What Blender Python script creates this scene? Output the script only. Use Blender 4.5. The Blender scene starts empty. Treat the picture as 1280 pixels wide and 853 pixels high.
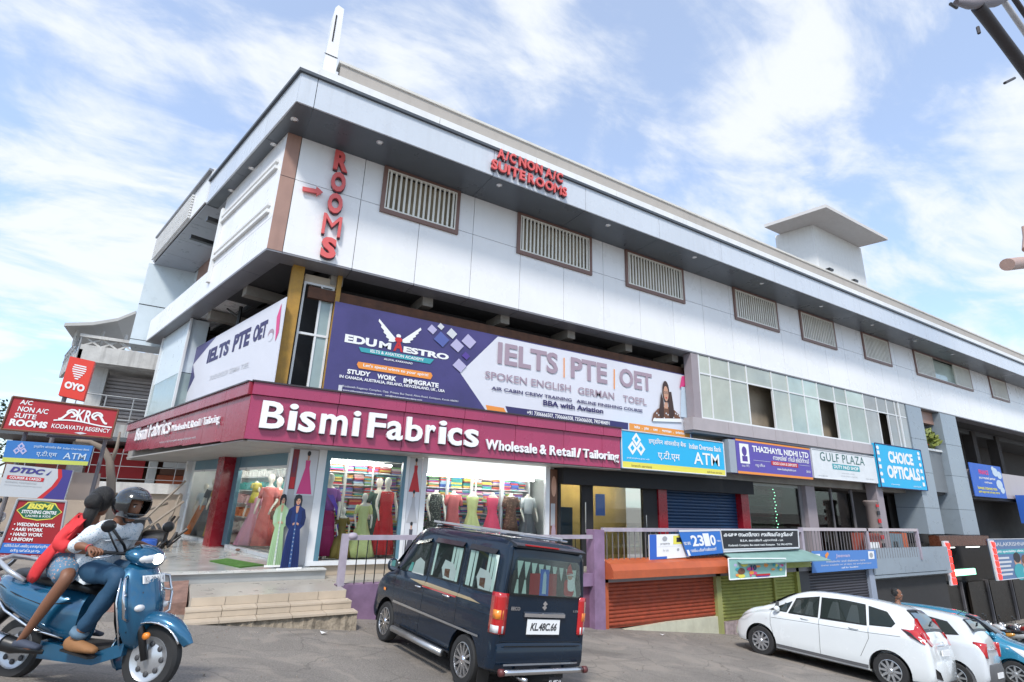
import bpy, bmesh, math, random
from mathutils import Vector, Matrix, Quaternion
R = random.Random(7)
scene = bpy.context.scene
COL = scene.collection
# ---------------------------------------------------------------- camera
PITCH, ROLL, YAW, FPX = .2945, .0347, .5343, 661.8
fwd = Vector((math.sin(YAW)*math.cos(PITCH), math.cos(YAW)*math.cos(PITCH), math.sin(PITCH)))
rt0 = Vector((math.cos(YAW), -math.sin(YAW), 0)); up0 = rt0.cross(fwd)
camR = math.cos(ROLL)*rt0 + math.sin(ROLL)*up0
camU = -math.sin(ROLL)*rt0 + math.cos(ROLL)*up0
cd = bpy.data.cameras.new('camera'); cam = bpy.data.objects.new('camera', cd); COL.objects.link(cam)
cd.sensor_width = 36; cd.lens = 36*FPX/1280; cd.clip_end = 4000; cd.clip_start = .05
cam.matrix_world = Matrix((camR, camU, -fwd)).transposed().to_4x4()
scene.camera = cam
# ---------------------------------------------------------------- sky
SUN_EL, SUN_AZ = math.radians(50), math.radians(221)     # azimuth clockwise from +Y
wd = bpy.data.worlds.new('World'); scene.world = wd; wd.use_nodes = True
nt = wd.node_tree; nt.nodes.clear()
def nn(t, **k):
    n = nt.nodes.new(t)
    for a, b in k.items(): setattr(n, a, b)
    return n
sky = nn('ShaderNodeTexSky', sky_type='NISHITA', sun_disc=False, sun_elevation=SUN_EL, sun_rotation=SUN_AZ, altitude=50, air_density=1.0, dust_density=1.2, ozone_density=1.0)
tc = nn('ShaderNodeTexCoord'); sp = nn('ShaderNodeSeparateXYZ'); nt.links.new(tc.outputs['Generated'], sp.inputs[0])
def mth(op, a, b=None, c=None):
    n = nn('ShaderNodeMath', operation=op)
    for i, v in enumerate((a, b, c)):
        if v is None: continue
        if isinstance(v, (int, float)): n.inputs[i].default_value = v
        else: nt.links.new(v, n.inputs[i])
    return n.outputs[0]
zz = mth('ADD', mth('MAXIMUM', sp.outputs[2], 0.0), .22)
cx = mth('DIVIDE', sp.outputs[0], zz); cy = mth('DIVIDE', sp.outputs[1], zz)
cb = nn('ShaderNodeCombineXYZ'); nt.links.new(cx, cb.inputs[0]); nt.links.new(cy, cb.inputs[1])
def wnoise(scale, detail, rough, dist, off, stretch=(1, 1, 1), rot=0):
    mp = nn('ShaderNodeMapping'); mp.inputs['Location'].default_value = off; mp.inputs['Scale'].default_value = stretch
    mp.inputs['Rotation'].default_value = (0, 0, rot)
    nt.links.new(cb.outputs[0], mp.inputs[0])
    n = nn('ShaderNodeTexNoise'); n.inputs['Scale'].default_value = scale; n.inputs['Detail'].default_value = detail
    n.inputs['Roughness'].default_value = rough; n.inputs['Distortion'].default_value = dist
    nt.links.new(mp.outputs[0], n.inputs['Vector']); return n.outputs['Fac']
n1 = wnoise(1.9, 9, .58, .45, (8.1, 3.3, 0), (1, 1.5, 1), .5)
n2 = wnoise(4.2, 8, .62, .7, (9.2, .3, 0), (1, 2.2, 1), .5)
msk = mth('ADD', mth('MULTIPLY', n1, .78), mth('MULTIPLY', n2, .22))
mr = nn('ShaderNodeMapRange', interpolation_type='SMOOTHSTEP'); nt.links.new(msk, mr.inputs[0])
mr.inputs[1].default_value = .42; mr.inputs[2].default_value = .59; mr.inputs[3].default_value = .34; mr.inputs[4].default_value = .93
hz = nn('ShaderNodeMapRange', interpolation_type='SMOOTHSTEP'); nt.links.new(sp.outputs[2], hz.inputs[0])
hz.inputs[1].default_value = .45; hz.inputs[2].default_value = .02; hz.inputs[3].default_value = 0; hz.inputs[4].default_value = .55
cm = mth('MAXIMUM', mr.outputs[0], hz.outputs[0])
tint = nn('ShaderNodeMix', data_type='RGBA', blend_type='MULTIPLY'); tint.inputs[0].default_value = 1
nt.links.new(sky.outputs[0], tint.inputs[6]); tint.inputs[7].default_value = (1.0, 1.36, 1.66, 1)
mx = nn('ShaderNodeMix', data_type='RGBA'); nt.links.new(cm, mx.inputs[0]); nt.links.new(tint.outputs[2], mx.inputs[6])
mx.inputs[7].default_value = (5.0, 5.2, 5.4, 1)
bg = nn('ShaderNodeBackground'); bg.inputs[1].default_value = .1
ow = nn('ShaderNodeOutputWorld'); nt.links.new(mx.outputs[2], bg.inputs[0]); nt.links.new(bg.outputs[0], ow.inputs[0])
# ---------------------------------------------------------------- sun (bright hazy day: soft)
sl = bpy.data.lights.new('sun', 'SUN'); sl.energy = 1.7; sl.angle = math.radians(9); sl.color = (1, .955, .89)
so = bpy.data.objects.new('sun', sl); COL.objects.link(so)
sd = Vector((math.sin(SUN_AZ)*math.cos(SUN_EL), math.cos(SUN_AZ)*math.cos(SUN_EL), math.sin(SUN_EL)))
so.rotation_euler = sd.to_track_quat('Z', 'Y').to_euler()
scene.view_settings.view_transform = 'Standard'; scene.view_settings.look = 'None'
scene.view_settings.exposure = 1.0; scene.view_settings.gamma = 1
# ---------------------------------------------------------------- geometry of the place
CX = .676; FY = 11.5                      # outer corner of the white upper storeys; its front plane y = FY
ANG = -.2433
LD = Vector((math.sin(ANG), math.cos(ANG), 0)); LN = Vector((math.cos(ANG), -math.sin(ANG), 0)); UZ = Vector((0, 0, 1)); UX = Vector((1, 0, 0))
P0 = Vector((CX, FY, 0))
def ray(x, y): return fwd + camR*((x-640)/FPX) - camU*((y-426.5)/FPX)
def ry(x, y, Y=FY): d = ray(x, y); return d*(Y/d.y)                       # point on a plane parallel to the front
def rl(x, y, off=0): d = ray(x, y); return d*((P0+LN*off).dot(LN)/d.dot(LN))  # point on a plane parallel to the side
def rz(x, y, z): d = ray(x, y); return d*(z/d.z)
def sst(t): t = max(0, min(1, t)); return t*t*(3-2*t)
def gz(x, y):
    xx = min(x, 30)
    if xx < -2: xx = -2 - 1.5*(1-math.exp((xx+2)/1.5))
    return -1.84 - .108*xx + .38*sst((9-y)/4)*sst((3-x)/3)
def rg(px, py):                                                          # point on the ground
    z = -2.2
    for _ in range(40):
        p = rz(px, py, z); z = z*.5 + gz(p.x, p.y)*.5
    return rz(px, py, z)
def LP(t, off, z): p = P0 + LD*t + LN*off; return Vector((p.x, p.y, z))
# ---------------------------------------------------------------- materials
MATS = {}
def M(name, col, rough=.55, metal=0., var=.08, scale=3., bump=0., emit=0., coat=0., streak=0., streak_col=(.25, .23, .21), spec=.5, fine=0., objvar=0.03):
    if name in MATS: return MATS[name]
    m = bpy.data.materials.new(name); m.use_nodes = True; t = m.node_tree; b = t.nodes['Principled BSDF']; L = t.links.new
    b.inputs['Roughness'].default_value = rough; b.inputs['Metallic'].default_value = metal; b.inputs['Specular IOR Level'].default_value = spec
    if coat: b.inputs['Coat Weight'].default_value = coat; b.inputs['Coat Roughness'].default_value = .05
    c = (*col, 1)
    geo = t.nodes.new('ShaderNodeNewGeometry')
    if var:
        n = t.nodes.new('ShaderNodeTexNoise'); n.inputs['Scale'].default_value = scale; n.inputs['Detail'].default_value = 7; n.inputs['Roughness'].default_value = .62
        L(geo.outputs['Position'], n.inputs['Vector'])
        r = t.nodes.new('ShaderNodeMapRange'); L(n.outputs['Fac'], r.inputs[0]); r.inputs[1].default_value = .3; r.inputs[2].default_value = .7
        r.inputs[3].default_value = 1-var; r.inputs[4].default_value = 1+var*.6
        oi = t.nodes.new('ShaderNodeObjectInfo'); r2 = t.nodes.new('ShaderNodeMapRange'); L(oi.outputs['Random'], r2.inputs[0])
        r2.inputs[3].default_value = 1-objvar; r2.inputs[4].default_value = 1+objvar
        mu = t.nodes.new('ShaderNodeMath'); mu.operation = 'MULTIPLY'; L(r.outputs[0], mu.inputs[0]); L(r2.outputs[0], mu.inputs[1])
        hs = t.nodes.new('ShaderNodeHueSaturation'); hs.inputs['Color'].default_value = c; L(mu.outputs[0], hs.inputs['Value'])
        out = hs.outputs[0]
        if streak:
            mp = t.nodes.new('ShaderNodeMapping'); mp.inputs['Scale'].default_value = (5, 5, .45); L(geo.outputs['Position'], mp.inputs[0])
            s = t.nodes.new('ShaderNodeTexNoise'); s.inputs['Scale'].default_value = 1.3; s.inputs['Detail'].default_value = 6; L(mp.outputs[0], s.inputs['Vector'])
            sr = t.nodes.new('ShaderNodeMapRange'); L(s.outputs['Fac'], sr.inputs[0]); sr.inputs[1].default_value = .5; sr.inputs[2].default_value = .8; sr.inputs[4].default_value = streak
            mx = t.nodes.new('ShaderNodeMix'); mx.data_type = 'RGBA'; L(sr.outputs[0], mx.inputs[0]); L(out, mx.inputs[6]); mx.inputs[7].default_value = (*streak_col, 1)
            out = mx.outputs[2]
        L(out, b.inputs['Base Color'])
        rr = t.nodes.new('ShaderNodeMapRange'); L(n.outputs['Fac'], rr.inputs[0]); rr.inputs[1].default_value = .3; rr.inputs[2].default_value = .7
        rr.inputs[3].default_value = max(0, rough-.06); rr.inputs[4].default_value = min(1, rough+.1); L(rr.outputs[0], b.inputs['Roughness'])
    else: b.inputs['Base Color'].default_value = c
    if bump:
        f = t.nodes.new('ShaderNodeTexNoise'); f.inputs['Scale'].default_value = fine or scale*6; f.inputs['Detail'].default_value = 5; L(geo.outputs['Position'], f.inputs['Vector'])
        bp = t.nodes.new('ShaderNodeBump'); bp.inputs['Strength'].default_value = bump; bp.inputs['Distance'].default_value = .02
        L(f.outputs['Fac'], bp.inputs['Height']); L(bp.outputs[0], b.inputs['Normal'])
    if emit: b.inputs['Emission Color'].default_value = c; b.inputs['Emission Strength'].default_value = emit
    MATS[name] = m; return m
def glass_mat(name, tint=(1, 1, 1), refl=1.0, trans=.95, base=.06, rough=.01, k=1.2):
    m = bpy.data.materials.new(name); m.use_nodes = True; t = m.node_tree; t.nodes.clear(); L = t.links.new
    o = t.nodes.new('ShaderNodeOutputMaterial'); tr = t.nodes.new('ShaderNodeBsdfTransparent'); tr.inputs[0].default_value = (tint[0]*trans, tint[1]*trans, tint[2]*trans, 1)
    g = t.nodes.new('ShaderNodeBsdfGlossy'); g.inputs['Roughness'].default_value = rough; g.inputs[0].default_value = (refl, refl, refl, 1)
    f = t.nodes.new('ShaderNodeFresnel'); f.inputs[0].default_value = 1.5
    a = t.nodes.new('ShaderNodeMath'); a.operation = 'MULTIPLY_ADD'; L(f.outputs[0], a.inputs[0]); a.inputs[1].default_value = k; a.inputs[2].default_value = base; a.use_clamp = True
    x = t.nodes.new('ShaderNodeMixShader'); L(a.outputs[0], x.inputs[0]); L(tr.outputs[0], x.inputs[1]); L(g.outputs[0], x.inputs[2]); L(x.outputs[0], o.inputs[0])
    MATS[name] = m; return m
white_panel = M('white_composite_panel', (.82, .82, .83), .28, var=.04, scale=.8, streak=.09, streak_col=(.55, .53, .52), objvar=.02)
cornice_m = M('grey_composite_panel', (.58, .62, .68), .25, var=.05, scale=.7, streak=.16, objvar=.03)
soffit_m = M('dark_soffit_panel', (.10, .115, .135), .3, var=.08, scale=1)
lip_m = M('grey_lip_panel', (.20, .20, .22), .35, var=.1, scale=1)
wood_m = M('brown_cladding', (.36, .215, .17), .4, var=.12, scale=2, streak=.35, streak_col=(.20, .11, .085))
frame_brown = M('brown_window_frame', (.20, .115, .095), .4, var=.1)
white_paint = M('white_paint', (.78, .78, .77), .45, var=.06, streak=.12)
bar_white = M('white_grille_bar', (.76, .74, .68), .4, var=.06)
dark = M('dark_interior', (.018, .018, .02), .8, var=.3)
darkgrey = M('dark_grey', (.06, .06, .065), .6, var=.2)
black_m = M('black_plastic', (.012, .012, .013), .35, var=.2)
rubber = M('tyre_rubber', (.022, .022, .023), .75, var=.25, scale=8)
steel = M('polished_steel', (.62, .62, .64), .18, 1, var=.05)
silver = M('silver_paint', (.48, .49, .5), .3, .7, var=.05)
chrome = M('chrome_trim', (.8, .8, .82), .08, 1, var=0)
concrete = M('bare_concrete', (.30, .28, .255), .85, var=.22, scale=2, bump=.5, streak=.4)
old_white = M('weathered_white_plaster', (.60, .585, .56), .8, var=.18, scale=2.5, bump=.3, streak=.55, streak_col=(.17, .16, .15))
parapet_m = M('beige_parapet_plaster', (.42, .385, .35), .8, var=.08, scale=1, streak=.2)
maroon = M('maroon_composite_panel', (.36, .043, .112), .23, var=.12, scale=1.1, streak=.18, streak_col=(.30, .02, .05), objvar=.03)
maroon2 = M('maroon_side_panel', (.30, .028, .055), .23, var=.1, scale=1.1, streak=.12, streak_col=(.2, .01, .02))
letter_white = M('white_sign_letter', (.86, .86, .88), .3, var=0)
letter_red = M('red_sign_letter', (.70, .12, .115), .35, var=.06)
purple_paint = M('purple_wall_paint', (.25, .155, .255), .6, var=.28, scale=2.5, bump=.2, streak=.3, streak_col=(.2, .12, .22))
lilac_paint = M('lilac_rail_paint', (.38, .33, .39), .5, var=.18, scale=4, streak=.25, streak_col=(.3, .25, .3))
magenta_paint = M('dull_magenta_paint', (.15, .06, .10), .6, var=.2, scale=3)
tile_beige = M('beige_step_tile', (.50, .415, .32), .4, var=.12, scale=3, objvar=.06)
tile_grey = M('polished_floor_tile', (.46, .46, .44), .12, var=.1, scale=2, objvar=.04)
rubble = M('rough_step_base', (.30, .25, .19), .95, var=.45, scale=9, bump=1, fine=25)
red_pillar = M('dark_red_pillar', (.25, .008, .018), .25, var=.1)
teal_frame = M('blue_grey_frame', (.10, .21, .27), .35, var=.1)
alu = M('white_aluminium', (.70, .71, .72), .3, var=.05)
yellow_post = M('ochre_post', (.42, .23, .035), .55, var=.25, scale=4, streak=.3, streak_col=(.15, .07, .02))
rust = M('rusty_beam', (.11, .05, .03), .8, var=.4, scale=4)
glass = glass_mat('clear_glass', (.95, .98, .98), base=.0, k=.45)
glass_green = M('pale_green_reflection_glass', (.40, .49, .45), .05, var=.22, scale=.7, objvar=.28, coat=.6)  # opaque pale green: pane brightness and reflections put into the base colour
glass_dark = glass_mat('dark_tinted_glass', (.55, .57, .55), base=.0, trans=.8, k=.5)
blue_shut = M('blue_shutter_paint', (.006, .035, .095), .4, var=.12)
orange_shut = M('orange_shutter_paint', (.33, .06, .025), .6, var=.35, scale=5, streak=.6, streak_col=(.28, .05, .03))
orange_hood = M('orange_hood_paint', (.46, .10, .035), .5, var=.15, scale=3, streak=.2, streak_col=(.35, .07, .04))
green_shut = M('olive_green_shutter_paint', (.29, .30, .07), .6, var=.25, scale=5, streak=.55, streak_col=(.22, .24, .04))
grey_shut = M('grey_shutter_paint', (.05, .048, .058), .5, var=.15)
cream = M('cream_paint', (.55, .54, .42), .7, var=.15, scale=3, streak=.3, streak_col=(.28, .26, .18))
mint_roof = M('mint_sheet_metal', (.22, .36, .33), .45, var=.15, scale=3)
skin = M('brown_skin', (.20, .085, .045), .5, var=.06, scale=12)
skin_l = M('light_brown_skin', (.36, .18, .11), .5, var=.06, scale=12)
hair_m = M('black_hair', (.008, .007, .007), .45, var=.3, scale=30, bump=.6, fine=160)
mann_m = M('mannequin_white', (.72, .67, .58), .35, var=.03)
# ---------------------------------------------------------------- mesh helpers
class MB:
    def __init__(s): s.v = []; s.f = []
    def add(s, vs, fs):
        o = len(s.v); s.v += [tuple(v) for v in vs]; s.f += [tuple(i+o for i in f) for f in fs]; return s
    def hexa(s, p):      # 8 points: bottom ring 0-3, top ring 4-7
        return s.add(p, [(0, 3, 2, 1), (4, 5, 6, 7), (0, 1, 5, 4), (1, 2, 6, 5), (2, 3, 7, 6), (3, 0, 4, 7)])
    def box(s, x0, x1, y0, y1, z0, z1):
        return s.hexa([(x0, y0, z0), (x1, y0, z0), (x1, y1, z0), (x0, y1, z0), (x0, y0, z1), (x1, y0, z1), (x1, y1, z1), (x0, y1, z1)])
    def lbox(s, t0, t1, o0, o1, z0, z1):       # box along the side facade (t along, o inwards)
        q = [LP(t1, o0, 0), LP(t0, o0, 0), LP(t0, o1, 0), LP(t1, o1, 0)]
        return s.hexa([(p.x, p.y, z0) for p in q] + [(p.x, p.y, z1) for p in q])
    def slab(s, pts, n, th):                   # polygon pts extruded by -n*th
        k = len(pts); n = Vector(n); a = [Vector(p) for p in pts]; b = [p-n*th for p in a]
        return s.add(a+b, [tuple(range(k)), tuple(range(2*k-1, k-1, -1))] + [(i, i+k, (i+1) % k+k, (i+1) % k) for i in range(k)])
    def tube(s, pts, r, seg=8, cap=True):
        pts = [Vector(p) for p in pts]; n = len(pts); rr = r if isinstance(r, (list, tuple)) else [r]*n; base = len(s.v); u = None
        for i, p in enumerate(pts):
            d = (pts[min(i+1, n-1)]-pts[max(i-1, 0)]).normalized()
            if u is None: u = d.orthogonal().normalized()
            else: u = (u-d*u.dot(d)).normalized()
            w = d.cross(u)
            for k in range(seg):
                a = 2*math.pi*k/seg; s.v.append(tuple(p+(u*math.cos(a)+w*math.sin(a))*rr[i]))
        for i in range(n-1):
            for k in range(seg):
                a = base+i*seg+k; b = base+i*seg+(k+1) % seg; s.f.append((a, b, b+seg, a+seg))
        if cap: s.f.append(tuple(base+k for k in range(seg))[::-1]); s.f.append(tuple(base+(n-1)*seg+k for k in range(seg)))
        return s
    def rings(s, rings, cap=True, close=True):
        base = len(s.v); k = len(rings[0])
        for r in rings: s.v += [tuple(p) for p in r]
        for i in range(len(rings)-1):
            for j in range(k if close else k-1):
                a = base+i*k+j; b = base+i*k+(j+1) % k; s.f.append((a, b, b+k, a+k))
        if cap: s.f.append(tuple(base+j for j in range(k))[::-1]); s.f.append(tuple(base+(len(rings)-1)*k+j for j in range(k)))
        return s
    def lathe(s, prof, c, axis=(0, 0, 1), seg=20, sx=1, sy=1, cap=False):    # prof: (r, h)
        ax = Vector(axis).normalized(); u = ax.orthogonal().normalized()
        if abs(ax.z) > .99: u = Vector((1, 0, 0))
        w = ax.cross(u); c = Vector(c)
        return s.rings([[c+ax*h+u*(r*sx*math.cos(2*math.pi*k/seg))+w*(r*sy*math.sin(2*math.pi*k/seg)) for k in range(seg)] for r, h in prof], cap)
    def ball(s, c, rx, ry_, rz_, seg=14, rg_=9, rot=None):
        c = Vector(c); rs = []
        for i in range(rg_+1):
            a = math.pi*(i+.02)/(rg_+.04)-math.pi/2
            rr = [Vector((rx*math.cos(a)*math.cos(2*math.pi*k/seg), ry_*math.cos(a)*math.sin(2*math.pi*k/seg), rz_*math.sin(a))) for k in range(seg)]
            rs.append([c+(rot@p if rot else p) for p in rr])
        return s.rings(rs)
def mesh(name, mb, mat, smooth=False):
    me = bpy.data.meshes.new(name); me.from_pydata(mb.v, [], mb.f)
    if mat: me.materials.append(mat)
    bm = bmesh.new(); bm.from_mesh(me); bmesh.ops.recalc_face_normals(bm, faces=bm.faces); bm.to_mesh(me); bm.free()
    if smooth:
        for p in me.polygons: p.use_smooth = True
    me.update(); return me
def auto(me, deg=35):
    me.polygons.foreach_set('use_smooth', [True]*len(me.polygons))
    bm = bmesh.new(); bm.from_mesh(me)
    for e in bm.edges:
        if len(e.link_faces) == 2 and e.calc_face_angle(0) > math.radians(deg): e.smooth = False
    bm.to_mesh(me); bm.free()
def wloc(o):
    v = Vector((0, 0, 0))
    while o: v += o.location; o = o.parent
    return v
LOCAL = set()
def obj(name, mb, mat, parent=None, smooth=False, world=True, **tags):
    """link one mesh object; world=True: the coordinates are world ones, the parent's place is taken off"""
    me = mesh(name, mb, mat) if isinstance(mb, MB) else mb
    if smooth is True: me.polygons.foreach_set('use_smooth', [True]*len(me.polygons))
    elif smooth: auto(me, smooth)
    o = bpy.data.objects.new(name, me); COL.objects.link(o)
    if parent:
        o.parent = parent
        if world and not is_local(parent): me.transform(Matrix.Translation(-wloc(parent)))
    for k, v in tags.items(): o[k] = v
    return o
def is_local(o):
    while o:
        if o.name in LOCAL: return True
        o = o.parent
    return False
def thing(name, label, cat, loc=(0, 0, 0), group=None, local=False):
    o = bpy.data.objects.new(name, None); COL.objects.link(o); o.location = loc; o['label'] = label; o['category'] = cat; o.empty_display_size = .2
    if group: o['group'] = group
    if local: LOCAL.add(o.name)
    return o
def solo(name, mb, mat, label, cat, smooth=False, group=None, base=None):
    o = obj(name, mb, mat, None, smooth); o['label'] = label; o['category'] = cat
    if group: o['group'] = group
    if base is not None: o.data.transform(Matrix.Translation(-Vector(base))); o.location = base
    return o
def struct(name, mb, mat, smooth=False): return obj(name, mb, mat, None, smooth, kind='structure')
# text as unit-square meshes -------------------------------------------------
TC = {}; TB = {}
def text_pts(s, bold=0., depth=0., italic=0., spacing=1., lines=None):
    key = (s, bold, depth > 0, italic, spacing)
    if key in TC: return TC[key]
    c = bpy.data.curves.new('lettering', 'FONT'); c.body = s; c.offset = bold; c.resolution_u = 3; c.shear = italic; c.space_character = spacing; c.align_x = 'CENTER'
    if depth: c.extrude = .5
    o = bpy.data.objects.new('lettering', c); COL.objects.link(o); bpy.context.view_layer.update()
    dg = bpy.context.evaluated_depsgraph_get(); me = bpy.data.meshes.new_from_object(o.evaluated_get(dg))
    vs = [v.co.copy() for v in me.vertices]; fs = [tuple(p.vertices) for p in me.polygons]
    bpy.data.objects.remove(o); bpy.data.curves.remove(c); bpy.data.meshes.remove(me)
    if not vs: vs = [Vector((0, 0, 0)), Vector((1, 0, 0)), Vector((0, 1, 0))]; fs = [(0, 1, 2)]
    x0 = min(v.x for v in vs); x1 = max(v.x for v in vs); y0 = min(v.y for v in vs); y1 = max(v.y for v in vs)
    TB[key] = (x0, x1, y0, y1); TC[key] = ([((v.x-x0)/max(1e-6, x1-x0), (v.y-y0)/max(1e-6, y1-y0), v.z+.5) for v in vs], fs); return TC[key]
class Board:
    """a flat sign with its real corners (bottom left, bottom right, top right, top left)"""
    def __init__(s, name, label, cat, q, mat, th=.06, group=None, parent=None, part='board', edge=None):
        s.q = [Vector(p) for p in q]; s.n = (s.q[1]-s.q[0]).cross(s.q[3]-s.q[0]).normalized()
        s.root = parent if parent else thing(name, label, cat, (s.q[0]+s.q[1])/2, group)
        s.b = obj(part, MB().slab(s.q, s.n, th), mat, s.root) if mat else None
        s.k = 0
        if edge:
            e = MB(); w = .018
            for i in range(4):
                a, b = s.q[i], s.q[(i+1) % 4]; e.tube([a+s.n*.006, b+s.n*.006], w, 6)
            obj('edge_trim', e, edge, s.root)
    def P(s, u, v, d=0):
        a = s.q[0].lerp(s.q[1], u); b = s.q[3].lerp(s.q[2], u); return a.lerp(b, v)+s.n*d
    def text(s, t, r, mat, bold=.0, depth=0, italic=0., spacing=1., lift=None, name='lettering', rot=False):
        vs, fs = text_pts(t, bold, depth, italic, spacing); u0, v0, u1, v1 = r; s.k += 1
        l = .006+.0005*s.k if lift is None else lift
        return obj(name, MB().add([s.P(u0+(u1-u0)*x, v0+(v1-v0)*y, l+(z*depth if depth else 0)) for x, y, z in vs], fs), mat, s.root)
    def poly(s, pts, mat, name='print', lift=None, th=0):
        s.k += 1; l = .004+.0005*s.k if lift is None else lift
        P = [s.P(u, v, l) for u, v in pts]
        return obj(name, MB().slab(P, s.n, th) if th else MB().add(P, [tuple(range(len(P)))]), mat, s.root)
    def rect(s, u0, v0, u1, v1, mat, name='print', **k): return s.poly([(u0, v0), (u1, v0), (u1, v1), (u0, v1)], mat, name, **k)
    def oval(s, u, v, ru, rv, mat, name='print', **k): return s.poly([(u+ru*math.cos(a*math.pi/12), v+rv*math.sin(a*math.pi/12)) for a in range(24)], mat, name, **k)
    def stroke(s, pts, w, mat, name='print'):
        s.k += 1; mb = MB(); ps = [s.P(u, v, .005+.0005*s.k) for u, v in pts]; L = []; Rr = []
        for i, p in enumerate(ps):
            d = (ps[min(i+1, len(ps)-1)]-ps[max(i-1, 0)]).normalized(); c = d.cross(s.n)*w; L.append(p+c); Rr.append(p-c)
        n = len(ps); mb.add(L+Rr, [(i, i+1, n+i+1, n+i) for i in range(n-1)]); return obj(name, mb, mat, s.root)
def RQ(x0, x1, z0, z1, y): return [(x0, y, z0), (x1, y, z0), (x1, y, z1), (x0, y, z1)]
def INK(name, c, rough=.5): return M('ink_'+name, c, rough, var=.03, scale=2, objvar=0)
ink_w = INK('white', (.82, .82, .82)); ink_k = INK('black', (.02, .02, .025)); ink_blue = INK('blue', (.03, .12, .50)); ink_sky = INK('sky_blue', (.03, .30, .68))
ink_red = INK('red', (.52, .02, .025)); ink_yel = INK('yellow', (.75, .68, .10)); ink_or = INK('orange', (.80, .28, .05)); ink_teal = INK('teal', (.04, .33, .38)); ink_grey = INK('grey', (.35, .36, .38))
ink_navy = INK('navy', (.035, .03, .12)); ink_pink = INK('pink', (.65, .06, .22)); ink_skin = INK('skin_tone', (.55, .30, .20)); ink_lilac = INK('lilac', (.45, .42, .62)); ink_brown = INK('brown', (.16, .07, .04)); ink_green = INK('green', (.06, .30, .08)); ink_lg = INK('pale_green', (.45, .62, .30)); ink_purple = INK('purple', (.09, .05, .28))
ink_mauve = INK('mauve', (.36, .27, .33)); ink_pale = INK('pale_grey', (.60, .61, .64)); ink_dk = INK('dark_green', (.01, .12, .06)); ink_cyan = INK('cyan', (.02, .42, .72))
# ================================================================ GROUND
def ground_mat():
    m = M('dusty_asphalt', (.245, .22, .195), .85, var=.22, scale=.55, bump=.55, fine=38, objvar=0)
    t = m.node_tree; b = t.nodes['Principled BSDF']; src = b.inputs['Base Color'].links[0].from_socket
    geo = t.nodes.new('ShaderNodeNewGeometry'); n = t.nodes.new('ShaderNodeTexNoise'); n.inputs['Scale'].default_value = 60; n.inputs['Detail'].default_value = 3
    t.links.new(geo.outputs['Position'], n.inputs['Vector']); r = t.nodes.new('ShaderNodeMapRange'); t.links.new(n.outputs['Fac'], r.inputs[0])
    r.inputs[1].default_value = .35; r.inputs[2].default_value = .7; r.inputs[3].default_value = .72; r.inputs[4].default_value = 1.22
    n2 = t.nodes.new('ShaderNodeTexNoise'); n2.inputs['Scale'].default_value = 1.1; n2.inputs['Detail'].default_value = 8; n2.inputs['Distortion'].default_value = 1.2
    t.links.new(geo.outputs['Position'], n2.inputs['Vector']); r2 = t.nodes.new('ShaderNodeMapRange'); t.links.new(n2.outputs['Fac'], r2.inputs[0])
    r2.inputs[1].default_value = .52; r2.inputs[2].default_value = .6; r2.inputs[3].default_value = 0; r2.inputs[4].default_value = .62
    hs = t.nodes.new('ShaderNodeHueSaturation'); t.links.new(src, hs.inputs['Color']); t.links.new(r.outputs[0], hs.inputs['Value'])
    mx = t.nodes.new('ShaderNodeMix'); mx.data_type = 'RGBA'; t.links.new(r2.outputs[0], mx.inputs[0]); t.links.new(hs.outputs[0], mx.inputs[6]); mx.inputs[7].default_value = (.30, .262, .225, 1)
    n3 = t.nodes.new('ShaderNodeTexVoronoi'); n3.feature = 'DISTANCE_TO_EDGE'; n3.inputs['Scale'].default_value = .8
    ad = t.nodes.new('ShaderNodeMixRGB'); ad.blend_type = 'ADD'; ad.inputs[0].default_value = .35; t.links.new(geo.outputs['Position'], ad.inputs[1]); t.links.new(n2.outputs['Color'], ad.inputs[2]); t.links.new(ad.outputs[0], n3.inputs['Vector'])
    r3 = t.nodes.new('ShaderNodeMapRange'); t.links.new(n3.outputs['Distance'], r3.inputs[0]); r3.inputs[1].default_value = 0; r3.inputs[2].default_value = .012; r3.inputs[3].default_value = .55; r3.inputs[4].default_value = 0
    m2 = t.nodes.new('ShaderNodeMix'); m2.data_type = 'RGBA'; t.links.new(r3.outputs[0], m2.inputs[0]); t.links.new(mx.outputs[2], m2.inputs[6]); m2.inputs[7].default_value = (.09, .08, .07, 1)
    n4 = t.nodes.new('ShaderNodeTexNoise'); n4.inputs['Scale'].default_value = .75; n4.inputs['Detail'].default_value = 6; n4.inputs['Distortion'].default_value = .8; mp4 = t.nodes.new('ShaderNodeMapping'); mp4.inputs['Location'].default_value = (4, 9, 2); mp4.inputs['Scale'].default_value = (.6, 1.5, 1)
    t.links.new(geo.outputs['Position'], mp4.inputs[0]); t.links.new(mp4.outputs[0], n4.inputs['Vector']); r4 = t.nodes.new('ShaderNodeMapRange'); t.links.new(n4.outputs['Fac'], r4.inputs[0]); r4.inputs[1].default_value = .54; r4.inputs[2].default_value = .68; r4.inputs[3].default_value = 0; r4.inputs[4].default_value = .5
    m4 = t.nodes.new('ShaderNodeMix'); m4.data_type = 'RGBA'; t.links.new(r4.outputs[0], m4.inputs[0]); t.links.new(m2.outputs[2], m4.inputs[6]); m4.inputs[7].default_value = (.10, .09, .08, 1)
    t.links.new(m4.outputs[2], b.inputs['Base Color']); return m
def frange(a, b, s):
    o = []
    while a < b-1e-6: o.append(a); a += s
    return o
xs = [-900, -400, -200, -100, -60, -40, -25, -16] + frange(-10, 34, .8) + [34, 45, 70, 120, 250, 500, 1200]
ys = [-600, -200, -80, -30, -10, -4] + frange(0, 12.4, .6) + [12.4, 14, 17, 22, 30, 45, 70, 120, 260, 600, 1500]
g = MB(); nx = len(xs)
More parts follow.
